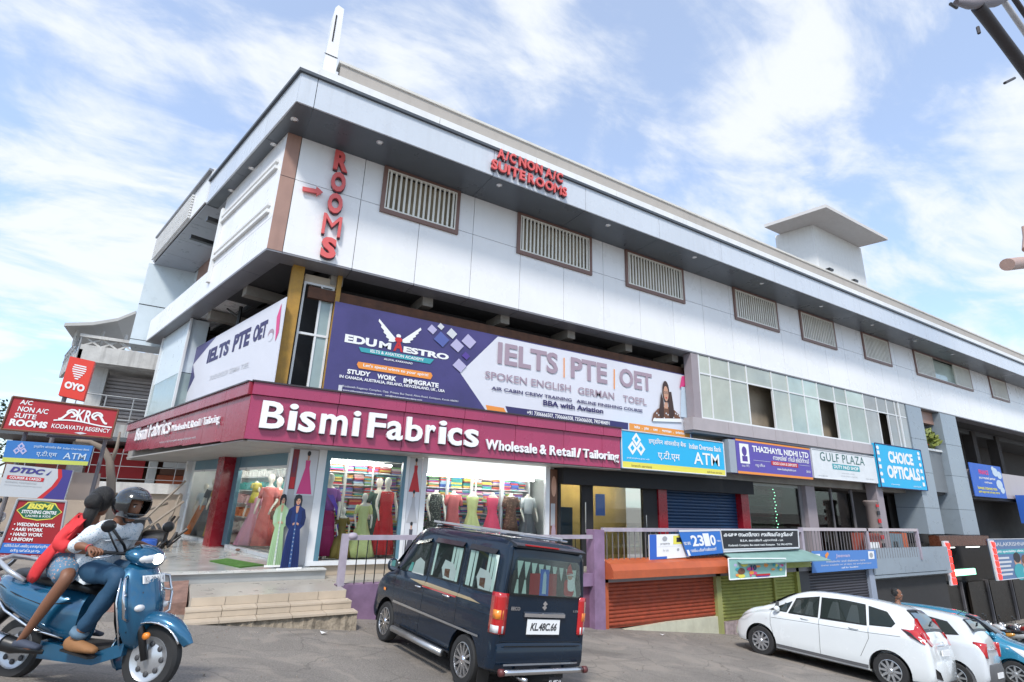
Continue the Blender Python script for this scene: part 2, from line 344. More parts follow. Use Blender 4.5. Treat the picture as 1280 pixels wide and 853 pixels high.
g.v = [(x, y, gz(x, y)+ (.012*math.sin(x*2.1+y)*math.sin(y*1.7) if -8 < x < 33 and 0 < y < 10 else 0)) for y in ys for x in xs]
g.f = [(j*nx+i, j*nx+i+1, (j+1)*nx+i+1, (j+1)*nx+i) for j in range(len(ys)-1) for i in range(nx-1)]
struct('road', g, ground_mat(), True)
# ================================================================ MAIN BUILDING
GX = 12.4           # glass plane of the shops behind the overhang
GO = 2.02           # the same on the side
B = thing('commercial_building', 'long white panelled three storey commercial building with grey cornice and shops at street level', 'building', (15, 14, -2.5))
def foot(offF, offL, xm, yb):
    yf = FY+offF; t = (yf-(FY+LN.y*offL))/LD.y; a = P0+LN*offL+LD*t
    t2 = (yb-(FY+LN.y*offL))/LD.y; c = P0+LN*offL+LD*t2
    return [Vector((a.x, a.y, 0)), Vector((xm, a.y, 0)), Vector((xm, yb, 0)), Vector((c.x, c.y, 0))]
def fslab(mb, fp, z0, z1): return mb.slab([(p.x, p.y, z1) for p in fp], (0, 0, 1), z1-z0)
XE = 60.
# --- upper storeys core
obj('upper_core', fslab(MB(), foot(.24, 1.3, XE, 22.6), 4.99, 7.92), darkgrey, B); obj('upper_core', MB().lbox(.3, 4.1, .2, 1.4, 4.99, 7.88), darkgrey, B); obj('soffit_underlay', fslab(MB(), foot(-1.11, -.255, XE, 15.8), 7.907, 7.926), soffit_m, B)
obj('roof_deck', fslab(MB(), foot(-1.0, -.15, XE, 22.0), 7.93, 8.60), concrete, B)
obj('first_floor_slab', fslab(MB(), foot(.62, .50, XE, 23.5), .965, 1.30), concrete, B)
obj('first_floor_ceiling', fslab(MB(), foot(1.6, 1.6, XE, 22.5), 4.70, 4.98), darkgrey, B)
# --- front facade panels (every panel its own piece)
wins = [(2.95, 5.02), (6.85, 9.5), (10.9, 13.55), (16.2, 18.82), (20.35, 22.85), (25.12, 27.5), (29.93, 36.32), (38.9, 41.35)]
ZB, ZJ, ZT, G_ = 4.985, 6.78, 7.9, .007
pm = {}
def panel(x0, x1, z0, z1, y=FY, th=.04, mat=white_panel, name='panel'):
    obj(name, MB().box(x0+G_, x1-G_, y, y+th, z0+G_, z1-G_), mat, B)
joints = [.985] + [2.48+1.5*i for i in range(39)]
for a, b in zip(joints, joints[1:]):
    if a > 50: break
    panel(a, b, ZB, ZJ)
ups = []
for a, b in zip(joints, joints[1:]):
    segs = [(a, b)]
    for w0, w1 in wins:
        ns = []
        for s0, s1 in segs:
            if w1 <= s0 or w0 >= s1: ns.append((s0, s1)); continue
            if w0 > s0: ns.append((s0, w0))
            if w1 < s1: ns.append((w1, s1))
        segs = ns
    for s0, s1 in segs:
        if s1-s0 > .05 and s0 < 50: panel(s0, s1, ZJ, ZT)
obj('corner_cladding', MB().box(CX, .978, FY-.004, FY+.05, ZB, ZT), wood_m, B)
obj('cladding_joint', MB().box(CX-.002, .98, FY-.007, FY-.005, 6.775, 6.785), dark, B)
# windows with slatted grilles
def grille_window(w0, w1, zb=6.70, zt=7.893, open_mid=False):
    f = MB(); y0, y1 = FY-.055, FY+.03; t = .085
    f.box(w0-.01, w1+.01, y0, y1, zb-t, zb+.02); f.box(w0-.01, w1+.01, y0, y1, zt-.07, zt)
    f.box(w0-.01, w0+t, y0, y1, zb+.02, zt-.07); f.box(w1-t, w1+.01, y0, y1, zb+.02, zt-.07)
    fr = obj('window', f, frame_brown, B)
    spans = [(w0+t, w1-t)] if not open_mid else [(w0+t, w0+2.0), (w1-2.0, w1-t)]
    for s0, s1 in spans:
        e = MB(); e.box(s0, s1, y0+.005, y1-.02, zb+.02, zb+.06); e.box(s0, s1, y0+.005, y1-.02, zt-.11, zt-.07); e.box(s0, s0+.03, y0+.005, y1-.02, zb+.06, zt-.11); e.box(s1-.03, s1, y0+.005, y1-.02, zb+.06, zt-.11)
        obj('grille_frame', e, bar_white, fr)
        n = int((s1-s0)/.128); sw = (s1-s0-.06)/n
        for i in range(n):
            x = s0+.03+sw*(i+.5)
            obj('slat', MB().box(x-.026, x+.026, y0+.012, y0+.04, zb+.061, zt-.111), bar_white, fr)
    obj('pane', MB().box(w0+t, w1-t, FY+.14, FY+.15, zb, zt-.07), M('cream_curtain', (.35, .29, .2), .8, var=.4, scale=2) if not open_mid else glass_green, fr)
for i, (a, b) in enumerate(wins): grille_window(a, b, open_mid=(i == 6))
# --- bottom lip of the upper storeys, and beams in the dark recess
for a, b in zip(joints, joints[1:]):
    if a > 44: break
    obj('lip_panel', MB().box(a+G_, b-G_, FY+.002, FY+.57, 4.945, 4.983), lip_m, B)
obj('lip_corner', MB().slab([(.985, FY+.003, 4.983), (CX, FY+.003, 4.983), (*LP(.62, .003, 0)[:2], 4.983), (*LP(.62, .47, 0)[:2], 4.983), (1.02, 12.07, 4.983)][::-1], (0, 0, 1), .038), lip_m, B)
for x in [2.3, 4.6, 6.9, 9.2, 11.5, 13.6]:
    obj('beam', MB().box(x-.14, x+.14, FY+.58, 13.0, 4.72, 4.99), concrete, B)
obj('rusty_rail', MB().box(1.7, 14.0, 12.02, 12.12, 4.28, 4.55), rust, B)
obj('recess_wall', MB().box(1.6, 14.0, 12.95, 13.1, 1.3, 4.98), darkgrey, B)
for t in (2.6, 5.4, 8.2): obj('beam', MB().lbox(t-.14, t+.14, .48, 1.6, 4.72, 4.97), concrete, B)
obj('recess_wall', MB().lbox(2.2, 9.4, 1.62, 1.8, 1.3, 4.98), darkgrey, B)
for t in (4.1, 6.9):
    obj('bracket', MB().tube([LP(t, .9, 4.9), LP(t, .9, 4.0)], .05, 6).tube([LP(t, .9, 4.6), LP(t+.5, .7, 4.9)], .03, 6), black_m, B)
# --- side facade panels
def lpanel(t0, t1, z0, z1, off=0, th=.04, mat=white_panel, name='panel'): obj(name, MB().lbox(t0+G_, t1-G_, off, off+th, z0+G_, z1-G_), mat, B)
for a, b in ((.004, 1.5), (1.5, 3.0), (3.0, 4.1)):
    lpanel(a, b, 5.75, 7.9)
for i in range(7): lpanel(.004+i*1.55 if i else .004, (i+1)*1.55, ZB, 5.75)
for i in range(7): obj('lip_panel', MB().lbox(max(.62, i*1.55)+G_, (i+1)*1.55-G_, .003, .47, 4.945, 4.983), lip_m, B)
# white raised H rails on the side wall
for z in (5.93, 7.05): obj('raised_bar', MB().lbox(.25, 3.95, -.07, -.002, z, z+.08), white_paint, B); obj('raised_bar', MB().lbox(.25, 3.95, -.07, -.002, z+.17, z+.23), white_paint, B)
obj('raised_bar', MB().lbox(3.95, 4.1, -.08, -.002, 5.3, 7.5), white_paint, B)
# glazed part of the side wall behind the canopy
for a, b in ((4.12, 5.6), (5.6, 7.2), (7.2, 8.8)):
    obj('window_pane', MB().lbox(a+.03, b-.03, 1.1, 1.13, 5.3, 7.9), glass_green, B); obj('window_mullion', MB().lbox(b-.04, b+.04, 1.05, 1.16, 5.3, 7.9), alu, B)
obj('window_mullion', MB().lbox(6.3, 6.36, .5, .56, 5.76, 7.45), black_m, B)
obj('side_wall_return', MB().lbox(4.1, 9.0, .24, 1.05, 5.0, 5.3), white_panel, B)
obj('room_floor', MB().lbox(4.1, 10.0, 1.2, 3.5, 5.0, 5.2), darkgrey, B)
# --- cornice
CZ0, CZ1 = 7.9, 8.64
obj('cornice_core', fslab(MB(), foot(-1.12, -.27, XE, 18.5), CZ0+.03, CZ1), darkgrey, B)
cj = [.655, 1.0, 5.39] + [8.37+2.9*i for i in range(16)]
for a, b in zip(cj, cj[1:]):
    obj('cornice_panel', MB().box(a+G_, b-G_, 10.33, 10.37, CZ0, CZ1), cornice_m, B)
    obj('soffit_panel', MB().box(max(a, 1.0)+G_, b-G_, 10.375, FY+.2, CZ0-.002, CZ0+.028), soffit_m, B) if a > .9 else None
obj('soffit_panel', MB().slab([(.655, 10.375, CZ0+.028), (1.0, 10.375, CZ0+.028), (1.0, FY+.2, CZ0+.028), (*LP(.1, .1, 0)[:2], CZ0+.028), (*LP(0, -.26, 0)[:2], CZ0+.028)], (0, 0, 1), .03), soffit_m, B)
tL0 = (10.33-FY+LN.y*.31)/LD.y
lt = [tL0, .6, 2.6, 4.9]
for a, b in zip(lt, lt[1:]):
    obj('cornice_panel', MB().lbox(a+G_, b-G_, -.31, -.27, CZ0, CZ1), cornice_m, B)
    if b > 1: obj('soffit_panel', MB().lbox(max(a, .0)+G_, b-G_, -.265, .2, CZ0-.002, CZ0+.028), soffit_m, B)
cap = MB().box(.60, XE, 10.27, 10.45, CZ1+.002, CZ1+.075); cap.lbox(tL0-.05, 4.95, -.37, -.2, CZ1+.003, CZ1+.076); obj('cornice_cap', cap, M('dark_grey_metal', (.07, .08, .095), .4), B)
for i in range(15): panel(1.02+i*2.9, 1.02+(i+1)*2.9, 8.72, 9.12, y=10.52, mat=white_paint, name='upstand_panel')
obj('upstand_core', MB().box(1.0, XE, 10.57, 11.0, 8.6, 9.10), white_paint, B)
obj('parapet_wall', MB().box(1.5, XE, 11.0, 11.25, 8.6, 9.86), parapet_m, B)
obj('parapet_coping', MB().box(1.45, XE, 10.96, 11.29, 9.862, 9.93), M('pale_coping', (.62, .6, .56), .7), B)
pal = MB().slab([(1.08, 10.9, 8.6), (1.40, 10.9, 8.6), (1.36, 10.9, 11.38), (1.22, 10.9, 11.42), (1.16, 10.9, 11.3)], (0, -1, 0), .45)
fin = obj('roof_fin', pal, white_panel, B); obj('panel_joint', MB().box(1.09, 1.39, 10.89, 10.897, 9.88, 9.90), dark, fin); obj('panel_joint', MB().box(1.2, 1.23, 10.89, 10.897, 10.3, 11.1), dark, fin)
# little soffit lamps
for x, y in [(.72, 10.96), (2.56, 10.68), (5.74, 10.63), (9.44, 10.62), (13.15, 10.62), (16.8, 10.7), (20.7, 10.75), (24.6, 10.75), (28.5, 10.75), (32.4, 10.75)] + [tuple(LP(t, -.05, 0)[:2]) for t in (.7, 2.1, 3.6)]:
    l = obj('downlight', MB().lathe([(.001, -.012), (.045, -.012), (.06, 0)], (x, y, 7.898), seg=12), M('lamp_lens', (.85, .85, .85), .2), B, True)
    obj('lamp_rim', MB().lathe([(.06, -.008), (.08, -.008), (.085, 0)], (x, y, 7.898), seg=12), steel, l, True)
# --- stair tower on the roof with its flat overhanging slab
ty, tz0 = 22., 8.7; wc = ry(1015.8, 281, ty); wr = ry(1076.7, 315.7, ty); zt = 23.1
k = wc.z
obj('stair_tower', MB().slab([(wc.x, ty, k), (wr.x, ty, k), (wr.x-.8, ty+3, k), (wc.x-.8, ty+3, k)], (0, 0, 1), k-8.6), M('white_plaster', (.76, .76, .75), .75, var=.05, streak=.12), B)
s0 = rz(1032.7, 259.3, k); s1 = rz(1105.5, 301, k)
obj('tower_roof_slab', MB().slab([(s0.x, s0.y, k+.30), (s1.x+.2, s0.y, k+.30), (s1.x-1.2, s0.y+4.8, k+.30), (s0.x-1.1, s0.y+4.8, k+.30)], (0, 0, 1), .29), M('pale_plaster_slab', (.60, .58, .57), .8, var=.06), B)
for px, py in ((1036, 338), (1067, 352)): p = ry(px, py, ty-.1); obj('spotlight', MB().box(p.x-.3, p.x+.3, ty-.35, ty, p.z-.1, p.z+.1), black_m, B)
p1 = ry(1262, 432, 30); obj('far_roof_block', MB().slab([(p1.x-3, 26, 16.6), (p1.x+14, 26, 16.6), (p1.x+14, 34, 16.6), (p1.x-3, 34, 16.6)], (0, 0, 1), 8), parapet_m, B)
# --- second volume on the side: canopy, window wall, tower fin, glazed column
ce = 11.15
obj('canopy_soffit_panel', MB().lbox(4.12, 4.96, .02, .965, 7.885, 7.9), M('pale_grey_soffit', (.36, .38, .43), .3), B)
for i in range(4):
    a = 4.97+(ce-4.97)*i/4; b = 4.97+(ce-4.97)*(i+1)/4
    obj('canopy_panel', MB().lbox(a+G_, b-G_, -.33, -.29, 8.0, 8.95), white_panel, B)
    obj('canopy_soffit_panel', MB().lbox(a+G_, b-G_, -.285, .965, 7.912, 7.927), M('pale_grey_soffit', (.36, .38, .43), .3), B)
for i in range(9): obj('canopy_louvre', MB().lbox(6.5, 11.1, -.40, -.34, 8.05+i*.095, 8.09+i*.095), white_paint, B)
obj('canopy_core', MB().lbox(4.97, ce, -.28, 3, 7.99, 8.9), darkgrey, B)
obj('canopy_top_rail', MB().lbox(4.9, ce+.1, -.42, -.30, 8.98, 9.05), M('grey_metal', (.25, .26, .28), .4), B)
obj('canopy_side_panel', MB().lbox(4.9, 4.965, -.33, .9, 7.95, 9.1), white_panel, B)
obj('brown_eaves_board', MB().lbox(4.98, 10.2, .97, 1.02, 7.35, 7.93), wood_m, B)
for a in (4.6, 6.2): obj('awning_arm', MB().lbox(a, a+.15, -.25, .6, 7.3, 7.42), black_m, B)
ty2 = 22.2; q = [ry(160, 428, ty2), ry(180, 433, ty2), ry(216, 346, ty2), ry(189.5, 332, ty2)]
z_a, z_b = 4.86, 7.93
tw = obj('tower_wall', MB().slab([(-2.42, ty2, z_a), (-.95, ty2, z_a), (-.95, ty2, z_b), (-2.42, ty2, z_b)], (0, -1, 0), 1.2), M('pale_blue_panel', (.62, .70, .75), .3, var=.04), B)
obj('panel_joint', MB().box(-2.42, -1.3, ty2-.006, ty2-.002, 6.32, 6.35), dark, tw); obj('panel_joint', MB().box(-2.42, -1.3, ty2-.006, ty2-.002, 5.02, 5.04), dark, tw)
obj('tower_return', MB().lbox(8.85, 10.9, 1.0, 1.4, 5.3, 7.93), M('pale_blue_panel', (.62, .70, .75), .3, var=.04), B)
for a, b in ((6.5, 9.7),):
    obj('glazed_column', MB().lbox(a, b, .32, .8, 3.3, 4.93), M('pale_blue_panel', (.62, .70, .75), .3), B)
    obj('glazed_column_pane', MB().lbox(a, b, .31, .8, 2.15, 3.28), M('grey_green_glass', (.30, .38, .38), .1), B)
obj('window_mullion', MB().lbox(6.42, 6.5, .27, .33, 2.1, 4.93), alu, B); obj('window_mullion', MB().lbox(9.62, 9.72, .27, .33, 2.1, 4.93), alu, B)
# --- corner window over the sign, with ochre posts
yp = 12.0
obj('ochre_post', MB().box(1.30, 1.55, yp-.05, yp+.2, 2.1, 4.95), yellow_post, B)
obj('ochre_post', MB().box(2.30, 2.40, yp-.02, yp+.1, 2.1, 4.95), yellow_post, B)
w = MB()
for x in (1.60, 1.98, 2.24): w.box(x, x+.045, yp+.1, yp+.16, 2.1, 4.62)
w.box(1.60, 2.285, yp+.1, yp+.16, 4.62, 4.67); w.box(1.60, 2.285, yp+.095, yp+.155, 3.42, 3.47)
cw = obj('corner_window', w, alu, B); obj('pane', MB().box(1.99, 2.24, yp+.125, yp+.135, 2.12, 4.6), M('grey_green_glass', (.30, .38, .38), .1), cw); obj('lintel', MB().box(1.6, 2.3, yp+.1, yp+.3, 4.67, 4.85), tile_beige, cw)
# --- glazed bay on the right
BY = FY+.02
sb = [14.0+1.28*i for i in range(11)]
for a, b in zip(sb, sb[1:]): obj('sill_panel', MB().box(a+G_ if a > 14 else 13.55, b-G_, BY-.06, BY+.3, 2.38, 2.78), M('pinkish_composite_panel', (.42, .37, .38), .35, var=.08, streak=.2), B)
obj('sill_underside', MB().box(13.6, 28, BY, 12.4, 2.3, 2.375), lip_m, B)
by0, by1 = 2.79, 4.93
xm = 14.05; k = 0; bw = [.55, 1.0, .95, 1.45, 1.0, 1.0, .95, 1.2, .9, 1.35, 1.1, .85, .75, .95]
edges = [14.05]
for v in bw: edges.append(edges[-1]+v)
grey_pane = M('grey_green_glass', (.30, .38, .38), .1)
for i, (a, b) in enumerate(zip(edges, edges[1:])):
    glass_green = M('cream_reflection_glass', (.42, .45, .39), .05, var=.25, scale=.6, objvar=.2, coat=.6) if i < 5 else M('pale_green_reflection_glass', (0, 0, 0)) if i < 10 else M('greyish_glass', (.27, .29, .29), .06, var=.25, scale=.8, objvar=.2, coat=.6)  # cream, green and grey pane colours stand in for what the glass reflects
    f = MB(); f.box(a, a+.045, BY-.02, BY+.05, by0, by1); f.box(a+.045, b, BY-.015, BY+.045, 4.28, 4.33); f.box(a+.045, b, BY-.015, BY+.045, by0, by0+.05)
    wf = obj('bay_window', f, alu, B)
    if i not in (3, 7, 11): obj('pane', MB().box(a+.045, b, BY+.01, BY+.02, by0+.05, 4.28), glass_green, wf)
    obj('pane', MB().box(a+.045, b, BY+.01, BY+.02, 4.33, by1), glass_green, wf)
obj('bay_side_post', MB().box(13.72, 14.04, BY-.01, BY+.3, 2.78, 4.93), M('grey_mauve_paint', (.30, .26, .28), .6), B)
obj('bay_back_wall', MB().box(14, 28.2, 12.1, 12.2, 1.3, 4.7), M('room_wall', (.36, .30, .23), .8, var=.25, scale=1.2), B)
for x in (15.9, 20.1): obj('curtain', MB().add([(x+i*.09, 11.95+.05*(i % 2), z) for i in range(16) for z in (2.8, 4.7)], [(2*i, 2*i+2, 2*i+3, 2*i+1) for i in range(15)]), M('cream_cloth', (.55, .50, .40), .8), B)
# --- tall columns by the entrance
col_m = M('blue_grey_composite_panel', (.27, .32, .37), .3, var=.06, streak=.12)
def column(x0, x1, zbot, y0=11.5, d=1.1):
    for z0, z1 in ((4.93, 3.4), (3.4, 1.9), (1.9, .35), (.35, zbot)): obj('column_panel', MB().box(x0, x1, y0-.02, y0+d, z1+G_, z0-G_), col_m, B)
    obj('column_core', MB().box(x0+.02, x1-.02, y0, y0+d-.02, zbot, 4.94), dark, B)
column(28.15, 29.6, -.75); column(31.55, 33.3, -.78)
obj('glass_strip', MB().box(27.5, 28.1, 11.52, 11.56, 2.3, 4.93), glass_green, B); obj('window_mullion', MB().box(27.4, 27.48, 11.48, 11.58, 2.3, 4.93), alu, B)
obj('balcony_panel', MB().box(29.65, 31.5, 11.75, 11.85, 1.1, 3.0), M('grey_board', (.16, .175, .19), .4), B); obj('balcony_rail', MB().box(29.6, 31.55, 11.68, 11.9, 3.0, 3.1), alu, B)
obj('balcony_floor', MB().box(29.6, 31.55, 11.9, 15, 1.0, 1.15), darkgrey, B); obj('brown_beam', MB().box(29.6, 31.55, 11.8, 12.1, 4.35, 4.93), wood_m, B)
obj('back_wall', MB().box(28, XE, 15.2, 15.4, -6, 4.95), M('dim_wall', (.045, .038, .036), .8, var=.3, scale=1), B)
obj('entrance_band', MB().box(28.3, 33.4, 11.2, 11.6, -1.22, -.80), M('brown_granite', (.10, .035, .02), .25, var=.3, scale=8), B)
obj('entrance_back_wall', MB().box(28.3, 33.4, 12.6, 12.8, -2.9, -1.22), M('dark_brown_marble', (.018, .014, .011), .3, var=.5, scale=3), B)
for a, b in ((34.0, 38.), (38., 42.), (42., 48.)):
    obj('balcony_wall', MB().box(a+.01, b-.01, 11.6, 11.75, 1.05, 2.35), M('pinkish_composite_panel', (.42, .37, .38), .35), B)
obj('balcony_floor', MB().box(33.4, XE, 11.75, 15.2, .9, 1.04), darkgrey, B)
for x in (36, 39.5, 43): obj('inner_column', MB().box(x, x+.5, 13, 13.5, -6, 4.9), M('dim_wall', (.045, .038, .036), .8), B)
for a, b in ((34.5, 36), (37, 39.3), (40, 42.5)): obj('dark_opening', MB().box(a, b, 15.05, 15.18, 2.2, 4.2), dark, B)
obj('grey_parapet', MB().box(21.9, 28.1, 10.9, 11.05, -2.1, -1.2), col_m, B)
obj('grey_parapet_soffit', MB().slab([(21.9, 10.92, -2.12), (28.2, 10.92, -2.12), (28.2, 13.4, -3.0), (21.9, 13.4, -3.0)], (0, 0, 1), .1), col_m, B)
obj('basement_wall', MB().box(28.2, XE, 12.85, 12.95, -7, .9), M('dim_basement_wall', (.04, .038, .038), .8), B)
# --- ground floor: platform, landing, steps, corridor
Z1, Z2 = -1.44, -1.62
pf = [Vector((-1.7, 12.0, 0)), Vector((2.86, 12.0, 0)), Vector((2.86, 12.6, 0)), LP(.5, 2.3, 0), LP(12, 2.3, 0), LP(12, -.9, 0)]
obj('tiled_platform', MB().slab([(p.x, p.y, Z1) for p in pf], (0, 0, 1), .5), tile_grey, B)
for i in range(8): obj('edge_tile', MB().box(-1.7+i*.57, -1.7+(i+1)*.57-.006, 11.93, 12.16, Z1-.02, Z1+.006), M('pale_edge_tile', (.58, .58, .55), .25, objvar=.05), B)
obj('landing', MB().box(.45, 2.9, 10.45, 11.92, Z2-.6, Z2), M('beige_landing_tile', (.40, .36, .31), .3, var=.1), B)
obj('corridor_floor', MB().box(2.88, 28.2, 10.95, 12.45, Z2-.2, Z2-.004), M('beige_landing_tile', (.47, .41, .34), .3), B)
obj('shop_plinth', MB().box(2.56, 9.0, 12.42, 12.6, Z2, -1.40), M('beige_plinth_tile', (.45, .37, .28), .5), B)
for i in range(5):
    x0, x1 = .47+i*.484, .47+(i+1)*.484
    obj('step_tile', MB().box(x0+.004, x1-.004, 10.42, 10.449, Z2-.125, Z2-.002), tile_beige, B)
for i in range(5): obj('step_tile', MB().box(.40+i*.505+.004, .40+(i+1)*.505-.004, 10.12, 10.419, -1.775, -1.748), tile_beige, B); obj('step_tile', MB().box(.40+i*.505+.004, .40+(i+1)*.505-.004, 10.13, 10.15, -1.865, -1.776), tile_beige, B)
for i in range(5): obj('step_tile', MB().box(.34+i*.525+.004, .34+(i+1)*.525-.004, 9.83, 10.128, -1.90, -1.868), tile_beige, B)
rb = MB(); nxr = 40
for j in range(2):
    for i in range(nxr+1): rb.v.append((.36+2.60*i/nxr, 9.88+R.uniform(-.03, .03)-(.1 if j == 0 else 0), (-2.4, -1.90)[j]))
rb.f = [(i, i+1, nxr+2+i, nxr+1+i) for i in range(nxr)]
obj('rough_step_base', rb.box(.38, 2.94, 9.93, 10.5, -2.4, -1.902), rubble, B)
# --- purple railing wall and rails
def post(x, z0, z1, y=10.85, w=.11): obj('rail_post', MB().box(x-w/2, x+w/2, y, y+w, z0, z1), lilac_paint, B)
RZ = -.72
obj('purple_wall', MB().box(2.83, 4.0, 10.86, 11.1, -2.6, -1.60), purple_paint, B)
obj('purple_wall', MB().box(4.0, 9.1, 10.86, 11.1, -1.88, -1.60), purple_paint, B); obj('recessed_wall', MB().box(4.0, 9.1, 11.0, 11.08, -3.3, -1.9), magenta_paint, B)
obj('purple_pier', MB().box(8.93, 9.26, 10.8, 11.1, -3.3, -.60), purple_paint, B); obj('purple_pier', MB().box(6.1, 6.4, 10.85, 11.12, -3.1, -1.60), purple_paint, B)
post(2.89, -1.62, RZ+.02, w=.12)
obj('corner_knob', MB().ball((3.02, 10.88, RZ-.02), .1, .08, .07), lilac_paint, B, True)
obj('top_rail', MB().box(2.95, 8.93, 10.85, 10.93, RZ-.09, RZ), lilac_paint, B)
obj('top_rail', MB().box(9.26, 17.7, 10.85, 10.93, -.64, -.55), lilac_paint, B); obj('top_rail', MB().box(17.82, 25.6, 10.85, 10.93, -.60, -.50), M('pale_pink_rail', (.50, .44, .46), .5), B)
for x in (17.76, 21.83, 25.65): post(x, -1.65, -.50)
for i, x in enumerate(frange(3.15, 25.5, .19)):
    if x < 8.8: lean = .05*math.sin(i*3.1); obj('rail_bar', MB().tube([(x+lean, 10.9, RZ-.08), (x, 10.9, -1.6)], .011, 5), black_m, B)
    elif x > 9.3: obj('rail_bar', MB().tube([(x, 10.9, -.6), (x, 10.9, -1.55)], .012, 5), M('grey_bar', (.17, .16, .17), .5), B)
obj('bottom_rail', MB().box(9.26, 21.8, 10.87, 10.92, -1.56, -1.50), M('grey_bar', (.17, .16, .17), .5), B)
obj('corridor_edge', MB().box(9.26, 21.8, 10.9, 10.97, -1.83, -1.6), M('grey_edge_paint', (.24, .23, .24), .7), B)
obj('retaining_wall', MB().box(9.0, 28.2, 11.2, 11.4, -6, -1.84), M('dim_basement_wall', (.04, .038, .038), .8), B)
# --- basement shutters
def shutter(x0, x1, ztop, zbot_l, zbot_r, mat, y=10.98, step=.088):
    s = obj('shutter', MB().box(x0, x1, y+.05, y+.07, min(zbot_l, zbot_r)-.02, ztop), mat, B); z = ztop
    me = {}
    while z-step > min(zbot_l, zbot_r)-.01:
        mb = MB(); pr = [(0, 0), (-.022, -.2), (-.028, -.5), (-.02, -.8), (.0, -1)]
        mb.rings([[(x0, y+.045, z), (x0, y+.045, z-step)] + [(x0, y+.04+a, z+b*step*.96) for a, b in pr[::-1]], [(x1, y+.045, z), (x1, y+.045, z-step)] + [(x1, y+.04+a, z+b*step*.96) for a, b in pr[::-1]]])
        obj('slat', mb, mat, s); z -= step
    return s
shutter(9.45, 13.42, -1.70, -2.86, -2.86, orange_shut)
obj('cream_base', MB().slab([(9.36, 10.93, -3.05), (13.62, 10.93, -3.6), (13.62, 10.93, -2.86), (11.5, 10.93, -2.86), (9.4, 10.93, -2.94)], (0, -1, 0), .12), cream, B)
obj('shutter_guide', MB().box(9.34, 9.45, 10.9, 11.05, -3.1, -1.7), orange_hood, B); obj('shutter_guide', MB().box(13.42, 13.62, 10.9, 11.05, -3.45, -1.7), M('olive_dirty_paint', (.32, .33, .12), .6, streak=.4), B)
hood = MB(); pr = [(11.1, -1.30), (10.85, -1.31), (10.62, -1.38), (10.52, -1.52), (10.52, -1.70), (11.0, -1.76)]
hood.rings([[(x, a, b) for a, b in pr] for x in (9.28, 13.95)]); obj('shutter_hood', hood, orange_hood, B, 30)
shutter(13.66, 17.25, -1.55, -3.0, -3.0, green_shut); obj('shutter_guide', MB().box(17.25, 17.4, 10.9, 11.05, -3.8, -1.5), green_shut, B); obj('shutter_guide', MB().box(16.1, 16.2, 10.93, 10.99, -3.0, -1.5), green_shut, B)
hood = MB(); pr = [(11.1, -1.30), (10.8, -1.33), (10.62, -1.42), (10.58, -1.66), (11.0, -1.70)]
hood.rings([[(x, a, b) for a, b in pr] for x in (13.97, 17.6)]); obj('shutter_hood', hood, M('olive_hood_paint', (.33, .35, .07), .5), B, 30)
obj('sheet_awning', MB().slab([(13.6, 10.15, -1.42), (17.9, 10.1, -1.42), (17.75, 10.9, -1.18), (13.7, 10.9, -1.18)], (0, -.25, 1), .02), mint_roof, B)
obj('orange_plinth', MB().box(15.0, 16.4, 10.9, 11.1, -3.9, -3.03), orange_hood, B); obj('pale_plinth', MB().box(13.7, 15.0, 10.92, 11.1, -3.8, -3.03), M('scuffed_plaster', (.35, .28, .28), .8, var=.5, scale=6), B); obj('kerb_step', MB().box(13.7, 16.5, 10.5, 10.91, -3.9, -3.42), M('ochre_concrete', (.38, .28, .16), .85, var=.2), B)
shutter(18.0, 21.6, -1.9, -4.6, -4.6, grey_shut); obj('pale_pillar', MB().box(21.6, 21.95, 10.9, 11.2, -5, -1.85), M('pale_blue_paint', (.30, .34, .42), .6), B)
obj('shutter_pillar', MB().box(17.4, 18.0, 10.95, 11.3, -5, -1.5), darkgrey, B)
for a, b in ((22.2, 24.), (24.3, 26.), (26.3, 28.), (28.6, 30.6), (31, 33), (34, 36), (36.5, 39), (39.5, 42)):
    obj('basement_opening', MB().box(a, b, 12.6, 12.7, -5.6, -3.05), M('dark_brown_marble', (.018, .014, .011), .3), B); obj('opening_frame', MB().box(b, b+.08, 12.5, 12.7, -5.6, -3.0), M('grey_bar', (.17, .16, .17), .5), B)
# --- shopfront, front
def gx(px, y=640): return ry(px, y, GX).x
hdr = .955
def mull(x0, x1, mat=alu, z0=-1.40, z1=hdr, y=GX): obj('shopfront_mullion', MB().box(x0, x1, y-.04, y+.06, z0, z1), mat, B)
mull(2.50, 2.66); mull(2.66, 2.76, teal_frame); mull(4.44, 4.52, teal_frame); mull(4.52, 4.60)
obj('shopfront_sill', MB().box(2.5, 8.95, GX-.06, GX+.1, -1.42, -1.33), alu, B); obj('shopfront_header', MB().box(2.66, 4.55, GX-.03, GX+.06, .80, hdr), teal_frame, B)
wp = obj('shop_window', MB().box(2.70, 4.50, GX+.0, GX+.012, -1.33, .8), glass, B)
mull(4.93, 5.06); obj('display_header', MB().box(5.06, 8.62, GX-.02, GX+.25, .62, hdr), M('lit_white_board', (.85, .9, .9), .4, var=0, emit=.5), B); mull(8.55, 8.68)
obj('shop_window', MB().box(5.06, 8.55, GX+.03, GX+.04, -1.33, .62), glass, B)
mull(6.6, 6.64, y=GX+.62, z1=.62); mull(5.9, 5.94, y=GX+.62, z1=.62); mull(7.5, 7.55, y=GX+.62, z1=.62)
glass_bank = glass_mat('bank_glass', (.9, .92, .88), base=.0, k=.2)
obj('dark_header', MB().box(8.95, 17.2, GX-.3, GX+.2, .52, hdr), dark, B)
for a, b in ((8.98, 9.06), (9.8, 10.2), (12.15, 12.75)): mull(a, b, dark, z0=Z2)
